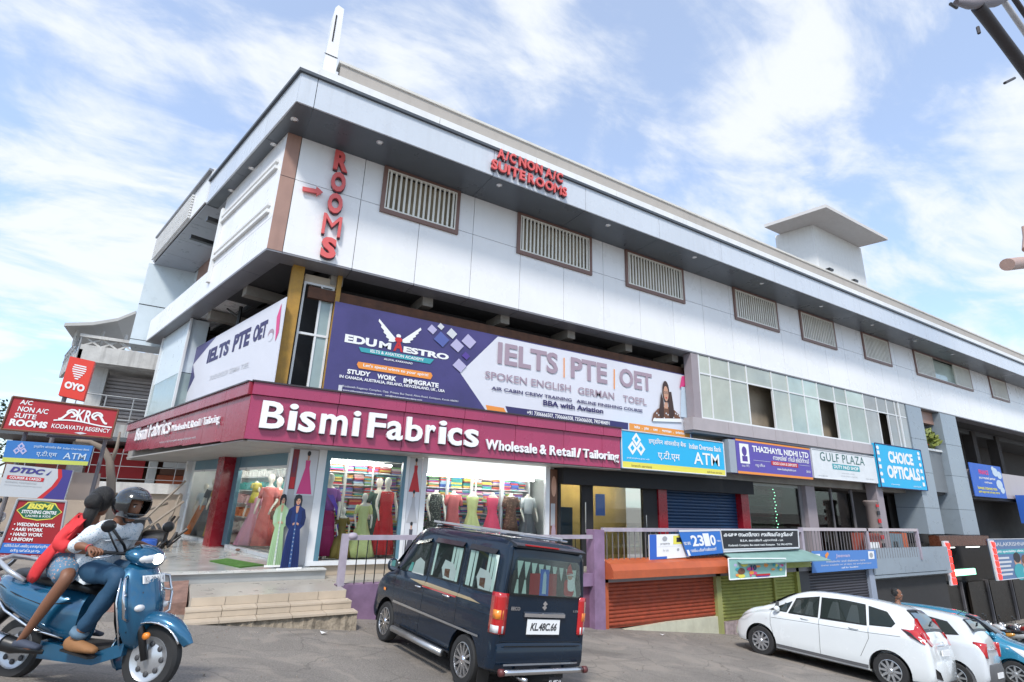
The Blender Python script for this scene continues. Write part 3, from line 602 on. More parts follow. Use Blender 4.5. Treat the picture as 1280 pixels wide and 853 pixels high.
obj('bank_door_glass', MB().box(9.06, 9.8, GX, GX+.01, -1.6, .52), glass_bank, B); obj('bank_window_glass', MB().box(10.2, 12.15, GX, GX+.01, -1.35, .52), glass_bank, B)
obj('door_handle', MB().tube([(9.88, GX-.09, -.75), (9.88, GX-.09, .05)], .018, 6), steel, B); obj('door_handle', MB().tube([(12.2, GX-.1, -1.2), (12.2, GX-.1, -.25)], .018, 6), steel, B)
obj('bank_room_wall', MB().box(9.0, 12.6, 13.6, 13.7, -1.62, .95), M('yellowish_wall', (.62, .46, .18), .6, var=.2, scale=1.5), B)
obj('ceiling_lamp', MB().tube([(9.2, 13.0, .6), (12.2, 13.0, .6)], .015, 6), M('lit_warm_tube', (1, .85, .55), .5, var=0, emit=30), B)
obj('bank_machine', MB().box(9.25, 9.95, 13.0, 13.5, -1.6, -.1), M('dark_blue_cabinet', (.02, .05, .10), .4), B); obj('bank_blue_notice', MB().box(10.35, 10.7, 12.43, 12.44, -.3, .3), ink_blue, B)
obj('red_pillar', MB().box(12.75, 13.12, GX-.1, GX+.2, Z2, hdr), red_pillar, B); obj('red_pillar', MB().box(16.75, 17.15, GX-.1, GX+.2, Z2, hdr), red_pillar, B)
s = shutter(13.12, 16.75, .55, -1.6, -1.6, blue_shut, y=GX+.1, step=.1)
mull(17.15, 17.25, M('grey_bar', (.17, .16, .17), .5), z0=Z2); mull(20.3, 20.5, M('grey_bar', (.17, .16, .17), .5), z0=Z2)
obj('shop_window', MB().box(17.25, 20.3, GX, GX+.01, -1.6, .85), glass_dark, B); obj('lit_header', MB().box(17.15, 20.5, GX-.02, GX+.05, .85, .95), M('dim_tube', (.3, .32, .3), .4), B)
obj('grey_pillar', MB().box(20.5, 21.1, GX-.2, GX+.2, Z2, hdr), M('grey_mauve_paint', (.30, .26, .28), .6), B)
obj('shop_window', MB().box(21.1, 24.0, GX, GX+.01, -1.6, .8), glass_dark, B); mull(24.0, 24.12, M('grey_bar', (.17, .16, .17), .5), z0=Z2); mull(22.5, 22.56, M('grey_bar', (.17, .16, .17), .5), z0=Z2)
obj('pale_pillar', MB().box(24.5, 25.0, 11.6, 12.0, Z2, 1.2), M('grey_mauve_paint', (.30, .26, .28), .6), B)
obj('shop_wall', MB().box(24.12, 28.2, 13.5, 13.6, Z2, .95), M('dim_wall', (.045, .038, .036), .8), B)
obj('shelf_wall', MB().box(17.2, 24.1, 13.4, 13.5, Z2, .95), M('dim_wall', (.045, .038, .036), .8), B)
# interior walls and the ceiling tubes of the fabric shop
obj('shop_back_wall', MB().box(2.4, 9.0, 15.6, 15.7, Z2, .96), M('shop_wall_paint', (.55, .56, .55), .7, var=.1), B)
obj('shop_side_wall', MB().box(8.78, 8.9, GX+.07, 15.6, Z2, .96), M('shop_wall_paint', (.55, .56, .55), .7), B)
obj('shop_floor', MB().slab([(2.6, 12.6, -1.36), (8.8, 12.6, -1.36), (8.8, 22, -1.36), (.6, 22, -1.36)], (0, 0, 1), .1), M('shop_floor_tile', (.4, .38, .35), .3), B)
obj('display_back', MB().box(5.06, 8.5, 13.5, 13.55, -1.3, .62), M('shop_wall_paint', (.55, .56, .55), .7), B)
tube_em = M('lit_lamp_tube', (1, .98, .92), .5, var=0, emit=22)
for x0, x1, y, z in ((5.2, 8.4, 12.75, .58), (2.9, 4.4, 13.1, .75), (2.6, 4.6, 14.4, .85)): obj('ceiling_lamp', MB().tube([(x0, y, z), (x1, y, z)], .022, 6), tube_em, B)
obj('ceiling_lamp', MB().tube([LP(2.2, 2.3, .7), LP(5.2, 2.3, .7)], .02, 6), tube_em, B); obj('ceiling_lamp', MB().tube([LP(2.6, 2.7, .8), LP(5.2, 2.7, .8)], .022, 6), tube_em, B); obj('ceiling_lamp', MB().tube([LP(6.0, 2.7, .8), LP(9.2, 2.7, .8)], .022, 6), tube_em, B)  # some of these tubes added to brighten the goods behind the side glass
# --- shopfront, side
def lm(t0, t1, mat, z0=-1.40, z1=hdr, o0=-.04, o1=.06): obj('shopfront_mullion', MB().lbox(t0, t1, GO+o0, GO+o1, z0, z1), mat, B)
def lt_(px, y=640): p = rl(px, y, GO); return (p-P0).dot(LD)
glass_side = glass_mat('clear_door_glass', (.95, .98, .98), base=.0, k=.13)
lm(1.02, 1.10, alu); lm(.40, .52, alu)
obj('poster_wall', MB().lbox(.50, 1.95, GO+.03, GO+.06, -1.38, hdr), M('pale_poster_ground', (.48, .47, .47), .5, var=.1), B)
lm(1.95, 2.05, alu); lm(5.25, 5.6, teal_frame); obj('shopfront_header', MB().lbox(2.05, 5.3, GO-.03, GO+.05, .66, hdr), teal_frame, B); obj('shopfront_header_bar', MB().lbox(2.05, 5.3, GO-.035, GO+.055, .60, .66), alu, B)
obj('shopfront_sill', MB().lbox(.4, 5.3, GO-.05, GO+.08, -1.44, -1.36), alu, B)
obj('shop_door_glass', MB().lbox(2.05, 5.25, GO, GO+.012, -1.36, .6), glass_side, B)
obj('red_pillar', MB().lbox(5.6, 6.15, GO-.35, GO+.1, -1.44, hdr), red_pillar, B)
lm(6.15, 6.3, alu); lm(9.5, 9.75, alu); obj('shopfront_sill', MB().lbox(6.2, 9.7, GO-.05, GO+.08, -1.44, -1.36), alu, B); obj('shopfront_header', MB().lbox(6.2, 9.6, GO-.03, GO+.05, .66, hdr), teal_frame, B); obj('shopfront_header_bar', MB().lbox(6.2, 9.6, GO-.035, GO+.055, .60, .66), alu, B)
obj('shop_window', MB().lbox(6.3, 9.5, GO, GO+.012, -1.36, .6), glass_side, B)
obj('side_end_wall', MB().lbox(9.75, 9.95, GO-.2, 6, -1.44, hdr), alu, B); obj('shop_partition', MB().lbox(2.2, 9.7, GO+1.6, GO+1.65, -1.4, hdr), M('shop_wall_paint', (.55, .56, .55), .7), B)
# underside of the sign overhang
for i in range(8):
    obj('overhang_soffit_panel', MB().box(.95+i*1.2+G_, .95+(i+1)*1.2-G_, FY+.05, GX+.1, .957, .985), M('pale_soffit', (.40, .38, .36), .5, var=.12), B)
for i in range(9): obj('overhang_soffit_panel', MB().lbox(.1+i*1.2+G_, .1+(i+1)*1.2-G_, .25, GO+.1, .956, .984), M('pale_soffit', (.40, .38, .36), .5), B)

pxa = ry(355, 640, GX).x
obj('poster_wall', MB().box(pxa, 2.50, GX-.02, GX+.04, -1.40, hdr), M('pale_poster_ground', (.48, .47, .47), .5), B)
obj('shopfront_mullion', MB().box(pxa-.05, pxa, GX-.05, GX+.05, -1.44, hdr), alu, B)

obj('reddish_ramp', MB().hexa([(-1.0, 10.5, -2.2), (.44, 10.55, -2.2), (.44, 11.9, -2.2), (-1.0, 11.9, -2.2), (-.9, 10.55, -1.80), (.42, 10.62, -1.70), (.44, 11.9, -1.55), (-1.0, 11.9, -1.60)]), M('reddish_stone', (.24, .14, .11), .9, var=.35, scale=5, bump=.8, fine=20), B)
# ================================================================ SIGNS
def cq(c, pts, Y=None, off=None):
    ox, oy, s = c; f = (lambda x, y: ry(x, y, Y)) if Y is not None else (lambda x, y: rl(x, y, off))
    return [f(ox+a/s, oy+b/s) for a, b in pts]
def onb(b, c, p):      # measured point -> u, v on a board
    ox, oy, s = c; d = ray(ox+p[0]/s, oy+p[1]/s); w = d*(b.q[0].dot(b.n)/d.dot(b.n)); A, Bq, Cq, D = b.q; u = v = .5
    for _ in range(12):
        e1 = (Bq-A).lerp(Cq-D, v); e2 = (D-A).lerp(Cq-Bq, u); r = w-b.P(u, v)
        a11, a12, a22 = e1.dot(e1), e1.dot(e2), e2.dot(e2); b1, b2 = e1.dot(r), e2.dot(r); dt = a11*a22-a12*a12
        u += (b1*a22-b2*a12)/dt; v += (a11*b2-a12*b1)/dt
    return u, v
def tx(b, c, t, bl, tl, br, mat, bold=.02, **k):
    u0, v0 = onb(b, c, bl); _, v1 = onb(b, c, tl); u1, vb = onb(b, c, br); v0 = (v0+vb)/2
    return b.text(t, (u0, v0, u1, v1), mat, bold, **k)
def pl_(b, c, pts, mat, name='print', **k): return b.poly([onb(b, c, p) for p in pts], mat, name, **k)
# ---- maroon fascia sign with raised letters
F = thing('shop_sign', 'long maroon fascia sign wrapping the corner, with raised white letters reading Bismi Fabrics', 'sign', (5, FY, 1))
fx = .882; FZ0, FZ1 = .995, 1.85; FT = 2.10
xj = [fx]+[ry(p, 520, FY).x for p in (421, 505, 579.5, 645, 705, 752)]+[10.5]
for a, b in zip(xj, xj[1:]):
    obj('fascia_panel', MB().box(a+.006, b-.006, FY, FY+.06, FZ0, FZ1), maroon, F); obj('top_panel', MB().box(a+.006, b-.006, FY-.07, FY+.06, FZ1+.01, FT), maroon, F)
obj('sign_core', MB().box(fx+.06, 10.49, FY+.05, FY+.6, 1.31, FT-.02).lbox(.3, 11.2, .26, .5, 1.31, FT-.02), M('sign_back', (.06, .02, .03), .6), F)
obj('top_cap', MB().box(fx-.03, 10.52, FY-.1, FY+.62, FT+.003, FT+.035), M('dark_cap', (.05, .035, .04), .4), F)
obj('top_cap', MB().lbox(-.0, 11.35, .1, .6, FT+.002, FT+.034), M('dark_cap', (.05, .035, .04), .4), F)
tj = [-.045, 1.3, 2.7, 4.2, 5.9, 7.6, 9.4, 11.25]
for a, b in zip(tj, tj[1:]):
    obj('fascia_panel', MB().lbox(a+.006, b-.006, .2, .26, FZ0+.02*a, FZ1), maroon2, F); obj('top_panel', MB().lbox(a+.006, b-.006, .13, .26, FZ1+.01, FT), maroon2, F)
FBq = RQ(fx, 10.5, FZ0, FT, FY); FB = Board('', '', '', FBq, None, parent=F)
letter_side = M('letter_side_dark', (.07, .05, .07), .5)
zc = ry(328, 500.7, FY-.05).z; zb0 = ry(328, 535.2, FY-.05).z; xh = zb0+(zc-zb0)*.76
def letter(ch, x0, x1, z0, z1, y, mat, root, d=.07, bold=.035, name='letter', back=True):
    if ch == 'M': bold = 0.
    vs, fs = text_pts(ch, bold, 1)
    if back: obj('letter_back', MB().add([(x0+(x1-x0)*a+.012, y-d+.05+.05*c, z0+(z1-z0)*b-.022) for a, b, c in vs], fs), letter_side, root)
    return obj(name, MB().add([(x0+(x1-x0)*a, y-d*c-.0, z0+(z1-z0)*b) for a, b, c in vs], fs), mat, root)
for ch, a, b in zip('BismiFabrics', (324, 359, 373, 400, 440.6, 460, 484, 508, 532.7, 549, 560.5, 581), (354.7, 370, 394, 434, 449.6, 482, 504, 528.5, 544.5, 558, 577.5, 598.5)):
    x0, x1 = ry(a, 530, FY-.05).x, ry(b, 530, FY-.05).x; up = ch in 'BFbi'
    letter(ch, x0, x1, zb0-(0 if up else .01), zc if up else xh, FY-.02, letter_white, F, .08, .02)
zs1 = ry(612, 549.5, FY-.05).z; zs0 = ry(612, 562.3, FY-.05).z
def word(t, x0, x1, z0, z1, y, mat, root, d, bold):
    bb = []
    for ch in t: text_pts(ch, bold, 1); bb.append(TB[(ch, bold, True, 0., 1.)])
    gap = .09; tot = sum(b[1]-b[0] for b in bb)+gap*(len(t)-1); lo = min(b[2] for b in bb); hi = max(b[3] for b in bb); sx_ = (x1-x0)/tot; sz = (z1-z0)/(hi-lo); x = x0
    for ch, b in zip(t, bb): w = (b[1]-b[0])*sx_; letter(ch, x, x+w, z0+(b[2]-lo)*sz, z0+(b[3]-lo)*sz, y, mat, root, d, bold); x += w+gap*sx_
for w_, a, b in (('Wholesale', 606.6, 671), ('&', 675, 682.7), ('Retail', 687.4, 719), ('/', 721.4, 726), ('Tailoring', 729, 773)):
    x0, x1 = ry(a, 562, FY-.05).x, ry(b, 565, FY-.05).x; dz = .06 if w_ == 'Tailoring' else 0
    word(w_, x0, x1, zs0-dz, zs1, FY-.02, letter_white, F, .05, .02)
SB = Board('', '', '', [LP(11.25, .2, 1.2), LP(-.045, .2, FZ0), LP(-.045, .2, FT), LP(11.25, .2, FT)], None, parent=F)
c5 = (160, 420, 4.267)
for w_, bl, tl, br in (('Bismi', (42, 562), (48, 492), (103, 545)), ('Fabrics', (115, 540), (122, 468), (226, 522)), ('Wholesale & Retail / Tailoring', (236, 518), (238, 480), (492, 475))):
    for k, m_ in ((1, letter_white),):
        u0, v0 = onb(SB, c5, bl); u1, vb = onb(SB, c5, br); v1 = onb(SB, c5, tl)[1]; v0 = min(v0, vb)+.0
        vs, fs = text_pts(w_, .0, 1); o_ = .0 if k else -.02
        obj('letters' if k else 'letter_back', MB().add([SB.P(u0+(u1-u0)*x+o_*.08*(1-k), v0+(v1-v0)*y-(0 if k else .03), (.02 if k else .01)+.03*z) for x, y, z in vs], fs), m_, F)
SB.text('wholesale and retail dress materials, stitching and embroidery works', (.42, .10, .72, .17), ink_pale, 0)
# ---- ROOMS, vertical
RS = thing('rooms_sign', 'vertical red letters reading ROOMS with a small arrow on the white corner wall', 'sign', (1.9, FY-.05, 5.1))
xr_ = (ry(430, 192, FY-.08).x+ry(409, 309, FY-.08).x)/2; zt5 = 7.84; zb5 = ry(409, 325, FY-.08).z; hh = (zt5-zb5)/5
for i, ch in enumerate('ROOMS'):
    w_ = .205 if ch == 'M' else .165; letter(ch, xr_-w_, xr_+w_, zt5-hh*(i+1)+.035, zt5-hh*i-.02, FY-.05, letter_red, RS, .06, .05)
c4 = (160, 200, 3.553)
ap = cq(c4, [(776, 118), (838, 130), (838, 118), (866, 143), (838, 160), (838, 148), (776, 136)], Y=FY-.09)
obj('arrow', MB().slab(ap[::-1], (0, -1, 0), .05), letter_red, RS)
# ---- A/C NON A/C SUITE ROOMS on the cornice
AS = thing('suite_sign', 'two rows of red letters, A/C NON A/C over SUITE ROOMS, on the cornice', 'sign', (6.1, 10.3, 8.2))
def cx_(v): return 460+v/3.553
yy = 10.27; z1t = ry(cx_(590), 160+97/3.553, yy).z; z1b = ry(cx_(590), 160+140/3.553, yy).z; z2t = ry(cx_(562), 160+145/3.553, yy).z; z2b = ry(cx_(562), 160+188/3.553, yy).z
for w_, a, b, z0, z1, y_ in (('A/C', 572, 655, z1b, z1t, 135), ('NON', 668, 772, z1b, z1t, 175), ('A/C', 785, 862, z1b, z1t, 215), ('SUITE', 545, 697, z2b, z2t, 190), ('ROOMS', 708, 880, z2b, z2t, 250)):
    word(w_, ry(cx_(a), 160+y_/3.553, yy).x, ry(cx_(b), 160+y_/3.553, yy).x, z0, z1, yy, letter_red, AS, .05, .03)
# ---- academy banner, front
ban_p = M('purple_banner_vinyl', (.055, .045, .165), .32, var=.22, scale=.9, bump=.9, fine=1.6); ban_w = M('white_banner_vinyl', (.66, .66, .72), .35, var=.05, scale=.8, bump=.7, fine=1.6)
E_ = Board('banner', 'wide purple and white academy banner advertising IELTS PTE OET above the maroon fascia', 'banner', RQ(2.3, 14.0, 2.13, 4.27, 11.9), ban_p, .02)
c7 = (380, 340, 3.878); c2 = (660, 400, 3.877)
def u_(x): return (x-2.3)/11.7
ue = onb(E_, c7, (940, 310))[0]; uk, vk = onb(E_, c7, (757, 490)); ub = onb(E_, c7, (890, 680))[0]
E_.poly([(ue, .985), (uk, vk), (ub-.002, .02), (.995, .02), (.995, .985)], ban_w, 'white_field', lift=.003)
E_.poly([(onb(E_, c7, (880, 645))[0], onb(E_, c7, (880, 645))[1]), (onb(E_, c7, (890, 680))[0], .02), (onb(E_, c7, (985, 690))[0], .02), (onb(E_, c7, (968, 660))[0], onb(E_, c7, (968, 660))[1])], ink_or)
E_.poly([(onb(E_, c7, (975, 660))[0], .12), (onb(E_, c7, (990, 690))[0], .02), (onb(E_, c2, (485, 520))[0], .02), (onb(E_, c2, (485, 510))[0], .12)], ink_navy); E_.rect(onb(E_, c2, (490, 520))[0], .02, .99, .12, ink_or)
E_.text('+91 7306666507, 7306666508, 7356066500, 7907484891', (onb(E_, c7, (1080, 690))[0], .045, onb(E_, c2, (395, 505))[0], .105), ink_w, .02); E_.text('ielts  .  pte  .  oet  .  german  .  aviation', (onb(E_, c2, (515, 530))[0], .045, onb(E_, c2, (760, 550))[0], .10), ink_w, .02)
tx(E_, c7, 'EDU', (195, 343), (195, 300), (350, 365), ink_w, .05); tx(E_, c7, 'M', (362, 365), (362, 335), (420, 380), ink_w, .05)
tx(E_, c7, 'A', (432, 378), (432, 325), (478, 395), ink_red, .04); tx(E_, c7, 'ESTRO', (480, 390), (480, 360), (700, 430), ink_w, .05)
for sgn, c0 in ((-1, (445, 325)), (1, (475, 330))):
    for i in range(5):
        a = c0; L_ = 95-i*14; x = a[0]+sgn*L_*(.95 if sgn > 0 else .85); y = a[1]-L_*(1.02-.10*i if sgn < 0 else .62-.02*i)+i*6
        pl_(E_, c7, [(a[0], a[1]+i*3), (x, y), (x+sgn*3, y+12), (a[0]+sgn*14, a[1]+8+i*2)], ink_w, 'emblem')
E_.oval(*onb(E_, c7, (458, 312)), .005, .022, ink_w); E_.oval(*onb(E_, c7, (458, 330)), .008, .03, ink_red)
pl_(E_, c7, [(265, 365), (630, 425), (610, 447), (275, 388)][::-1], ink_teal); tx(E_, c7, 'IELTS & AVIATION ACADEMY', (320, 390), (320, 376), (580, 435), ink_w, .02)
tx(E_, c7, 'ALUVA, KAKKANAD', (385, 430), (385, 418), (525, 450), ink_w, .02)
pl_(E_, c7, [(262, 436), (615, 490), (622, 505), (612, 522), (265, 468), (255, 450)][::-1], ink_or); tx(E_, c7, "Let's speed wings to your spirit!", (285, 463), (285, 444), (600, 512), ink_w, .02)
tx(E_, c7, 'STUDY', (207, 496), (207, 470), (320, 508), ink_w, .045); tx(E_, c7, 'WORK', (352, 520), (352, 494), (445, 530), ink_w, .045); tx(E_, c7, 'IMMIGRATE', (480, 540), (480, 515), (650, 562), ink_w, .045)
tx(E_, c7, 'IN CANADA, AUSTRALIA, IRELAND, NEWZEALAND, UK , USA', (170, 515), (170, 498), (680, 588), ink_w, .03)
tx(E_, c7, 'Kodavath Regency Complex, Opp. Private Bus Stand, Aluva Road, Kottayam, Kerala 686001', (185, 560), (185, 548), (745, 636), ink_pale, .01); tx(E_, c7, 'www.edumaestroacademy.com    info@edumaestroacademy.com', (185, 580), (185, 568), (570, 626), ink_w, .01)
E_.rect(*onb(E_, c7, (162, 590)), *[a+b for a, b in zip(onb(E_, c7, (162, 590)), (.007, .09))], ink_pale)
for x, y, r, m_ in ((620, 280, 24, ink_lilac), (662, 266, 17, ink_pale), (715, 300, 26, ink_pale), (665, 328, 38, INK('slate_blue', (.09, .12, .36))), (740, 358, 33, ink_lilac), (797, 338, 36, ink_lilac), (783, 408, 20, ink_purple), (752, 455, 34, ink_lilac)):
    pl_(E_, c7, [(x-r, y-r*.05), (x+r*.15, y+r), (x+r, y+r*.1), (x-r*.1, y-r)], m_, 'print')
tx(E_, c7, 'IELTS', (935, 445), (935, 338), (1228, 498), ink_mauve, .03)
tx(E_, c2, 'PTE', (205, 282), (205, 180), (382, 310), ink_mauve, .03); tx(E_, c2, 'OET', (442, 320), (442, 232), (600, 352), ink_mauve, .03)
for x, y in ((170, 185), (413, 240)): pl_(E_, c2, [(x, y+95), (x+5, y+96), (x+5, y), (x, y)], ink_or)
tx(E_, c7, 'SPOKEN ENGLISH', (875, 520), (875, 480), (1291, 580), ink_mauve, .012); tx(E_, c2, 'GERMAN', (240, 362), (240, 325), (415, 385), ink_mauve, .012); tx(E_, c2, 'TOEFL', (458, 398), (458, 365), (572, 415), ink_mauve, .012)
tx(E_, c7, 'AIR CABIN CREW TRAINING   AIRLINE FINISHING COURSE', (903, 566), (903, 543), (1640, 668), ink_navy, .025) if 0 else tx(E_, c2, 'AIR CABIN CREW TRAINING   AIRLINE FINISHING COURSE', (-180, 344), (-180, 322), (552, 446), ink_navy, .025)
tx(E_, c2, 'BBA with Aviation', (70, 415), (70, 388), (362, 455), ink_navy, .035)
# printed portrait of a long haired woman at a desk
hd = INK('dark_brown', (.05, .025, .02)); cf = onb(E_, c2, (664, 352))
pl_(E_, c2, [(596, 492), (604, 455), (625, 432), (652, 422), (680, 424), (708, 440), (730, 462), (740, 496)], ink_brown)
for k in range(14): E_.oval(*onb(E_, c2, (612+9*k, 478-26*abs(math.sin(k*1.9)))), .0022, .012, ink_pale)
E_.oval(cf[0], cf[1]+.01, .0135, .165, hd); pl_(E_, c2, [(640, 350), (636, 400), (630, 450), (640, 478), (655, 470), (654, 400)][::-1], hd); pl_(E_, c2, [(676, 350), (676, 400), (680, 470), (695, 484), (706, 460), (698, 400), (690, 350)][::-1], hd)
pl_(E_, c2, [(658, 400), (672, 402), (674, 432), (656, 430)], ink_skin); E_.oval(cf[0], cf[1]-.02, .0092, .115, ink_skin)
for du in (-.0042, .0042): E_.oval(cf[0]+du, cf[1]-.005, .0034, .022, ink_k); E_.oval(cf[0]+du, cf[1]-.005, .0026, .016, INK('lens_print', (.40, .24, .18)))
E_.oval(cf[0], cf[1]-.085, .0035, .010, ink_red)
pl_(E_, c2, [(600, 492), (740, 497), (738, 480), (604, 478)], ink_w); pl_(E_, c2, [(730, 330), (765, 320), (772, 270), (740, 275)], ink_pink); pl_(E_, c2, [(735, 470), (783, 480), (780, 330), (738, 325)], INK('pale_blue', (.50, .60, .70)))
# ---- academy banner, side
SBn = Board('banner', 'white and purple academy banner on the side wall, slanting away to the left', 'banner', [LP(8.25, .6, 2.40), LP(0, .6, 2.12), LP(.08, .6, 4.07), LP(8.05, .6, 4.10)], ban_w, .02)
SBn.poly([(0.0, .0), (.16, .0), (.26, .45), (.2, .7), (.42, 1.0), (0.0, 1.0)], ban_p, 'print', lift=.003)
for w_, bl, tl, br in (('IELTS', (418, 150), (420, 82), (532, 100)), ('PTE', (555, 85), (557, 5), (642, 52)), ('OET', (662, 40), (664, -45), (735, 5))): tx(SBn, c5, w_, bl, tl, br, ink_navy, .05)
SBn.oval(.93, .62, .02, .06, ink_mauve); SBn.oval(.93, .58, .018, .05, ban_w); SBn.poly([(.97, .5), (.985, .6), (.975, .95), (.955, .8)], ink_pink)
SBn.text('SPOKEN ENGLISH  GERMAN  TOEFL', (.45, .3, .8, .37), ink_pale, .01)
# ---- bank ATM sign
A1 = Board('atm_sign', 'bright blue and yellow bank ATM sign at the right end of the maroon fascia', 'sign', RQ(10.53, 14.95, 1.02, 2.08, FY-.02), ink_cyan, .35, edge=ink_pale)
A1.rect(0, 0, 1, .17, ink_yel, 'yellow_band')
def bank_logo(b, u, v, r, asp, m1, m2):
    for du, dv in ((-.9, -.5), (.9, -.5), (0, .9)):
        cu, cv = u+du*r*asp, v+dv*r; b.poly([(cu-r*asp, cv), (cu, cv-r*1.1), (cu+r*asp, cv), (cu, cv+r*1.1)], m1, 'emblem'); b.poly([(cu-r*asp*.45, cv), (cu, cv-r*.5), (cu+r*asp*.45, cv), (cu, cv+r*.5)], m2, 'emblem')
bank_logo(A1, .13, .63, .17, .24, ink_w, ink_cyan); A1.text('Indian Overseas Bank', (.63, .70, .97, .86), ink_w, .02); A1.text('इण्डियन ओवरसीज़ बैंक', (.24, .68, .60, .88), ink_w, .015)
A1.text('ए.टी.एम', (.32, .28, .53, .56), ink_w, .01); A1.text('ATM', (.67, .27, .94, .62), ink_w, .015); A1.text('good people to grow with', (.04, .24, .24, .30), ink_w)
A1.text('toll free service', (.80, .05, .96, .11), ink_brown); A1.text('branch services', (.08, .05, .26, .11), ink_brown)
# ---- purple finance sign
A2 = Board('finance_sign', 'purple sign of a finance company reading THAZHAYIL NIDHI LTD, edged in yellow', 'sign', RQ(15.55, 19.8, 1.14, 2.26, FY-.05), M('purple_sign_board', (.10, .07, .36), .4), .25)
obj('side_box', MB().box(15.2, 15.54, FY-.04, FY+.2, 1.15, 2.22), M('grey_sign_side', (.33, .37, .42), .4), A2.root)
A2.rect(0, 0, 1, .07, ink_or); A2.rect(0, .95, 1, 1, ink_or); A2.rect(.04, .30, .155, .88, ink_w, 'emblem'); A2.oval(.097, .66, .03, .14, ink_purple, 'emblem'); A2.rect(.065, .36, .13, .52, ink_purple, 'emblem')
A2.text('THAZHAYIL NIDHI LTD', (.20, .68, .97, .86), ink_w, .035); A2.text('താഴയിൽ നിധി ലിമിറ്റഡ്', (.46, .50, .97, .66), ink_w, .02); A2.rect(.43, .33, .80, .46, ink_red); A2.text('GOLD LOAN & DEPOSITS', (.45, .355, .78, .435), ink_w, .02)
A2.rect(.2, .42, .42, .43, ink_pale); A2.rect(.82, .42, .97, .43, ink_pale); A2.text('reg office', (.22, .22, .34, .34), ink_w); A2.text('www.thazhayilnidhi.com', (.50, .18, .76, .27), ink_w, .01); A2.text('since', (.91, .2, .97, .3), ink_w); A2.text('since 1972', (.05, .2, .14, .27), ink_w)
# ---- white shop sign
A3 = Board('shop_sign', 'white sign with dark green letters reading GULF PLAZA', 'sign', RQ(19.9, 24.4, 1.22, 2.27, FY-.05), M('white_sign_board', (.68, .70, .72), .35), .2, edge=ink_pale)
A3.text('GULF PLAZA', (.12, .62, .82, .93), INK('deep_green', (.03, .13, .12)), .0, spacing=1.1); A3.rect(.29, .36, .72, .56, ink_teal); A3.text('DUTY PAID SHOP', (.31, .40, .70, .52), ink_w, .03)
A3.text('perfumes . watches . electronics', (.42, .22, .62, .27), ink_grey); A3.text('Kodavath Complex, Kottayam Road', (.40, .12, .66, .17), ink_grey)
A3.text('phone 0481 2567', (.06, .06, .2, .11), ink_grey); A3.text('open all days', (.8, .1, .94, .15), ink_grey)
# ---- blue opticals sign
A4 = Board('shop_sign', 'bright blue square sign with white letters reading CHOICE OPTICALS', 'sign', RQ(24.5, 28.5, 1.08, 2.86, FY-.12), ink_cyan, .12, edge=ink_navy)
A4.text('CHOICE', (.24, .58, .78, .86), ink_w, .05); A4.text('OPTICALS', (.17, .22, .88, .52), ink_w, .05)
for u in (.045, .93):
    for i, v in enumerate((.14, .3, .46, .62, .78, .9)): A4.oval(u, v, .028, .045, ink_w) if i % 2 else A4.rect(u-.025, v-.04, u+.025, v+.05, ink_w)
A4.text('computer eye testing', (.2, .06, .38, .1), ink_w); A4.text('contact lens clinic', (.68, .06, .86, .1), ink_w)
# ---- signs further right
c8 = (1090, 480, 4.263)
A5 = Board('banner', 'blue banner with yellow lines and white figures hanging on the balcony beside the tall column', 'banner', RQ(33.5, 37.4, 1.02, 2.65, FY-.1), ink_blue, .03)
A5.text('FINANCE', (.25, .68, .55, .82), ink_pink, .04); A5.text('your trusted partner', (.22, .52, .74, .62), ink_w, .02); A5.text('gold loans', (.36, .40, .6, .48), ink_w, .02); A5.text('lowest interest rate', (.12, .22, .72, .32), ink_yel, .02); A5.text('quick approval and easy terms', (.12, .1, .78, .19), ink_yel, .02)
for u, v, r in ((.78, .80, .09), (.9, .72, .08), (.84, .42, .1), (.9, .25, .07), (.72, .9, .05)): A5.oval(u, v, r, r*1.5, INK('pale_blue', (.50, .60, .70)))
A6 = Board('hoarding', 'pale blue hoarding with printed faces right of the red light strips', 'sign', RQ(33.1, 37.9, -2.75, -.95, 11.15), INK('dusty_blue', (.10, .17, .32)), .05, edge=ink_pale)
A6.text('BALAKRISHNA', (.12, .82, .92, .92), ink_pale, .01); A6.rect(.04, .62, .9, .74, ink_teal); A6.text('multi speciality clinic', (.08, .645, .84, .72), ink_w, .02)
for i in range(5): A6.rect(.06, .50-i*.1, .42+.04*(i % 2), .55-i*.1, ink_pale)
for u, v, r, m_ in ((.62, .42, .09, ink_skin), (.62, .52, .09, ink_k), (.82, .35, .09, ink_skin), (.82, .45, .09, ink_brown), (.62, .16, .14, ink_teal), (.84, .14, .12, ink_w)): A6.oval(u, v, r, r*1.5, m_)
A7 = Board('hoarding', 'white hoarding with black letters at the far right edge, next to the blue hoarding', 'sign', RQ(37.95, 43, -2.5, -.9, 11.1), INK('pale_blue', (.50, .60, .70)), .05, edge=ink_w)
A7.text('OTTICA', (.12, .5, .8, .76), ink_k, .04); A7.rect(.2, .2, .8, .32, ink_or); A7.text('designs', (.3, .22, .7, .30), ink_w)
A8 = Board('box_sign', 'white edged blue box sign standing out from the balcony at the far right edge', 'sign', RQ(38.9, 43.5, -.2, 1.25, 11.0), ink_blue, .5); A8.rect(0, 0, .22, 1, ink_w); A8.text('CLINIC', (.3, .4, .9, .7), ink_w, .04)
led = M('lit_red_led', (1, .03, .02), .4, var=0, emit=.9)
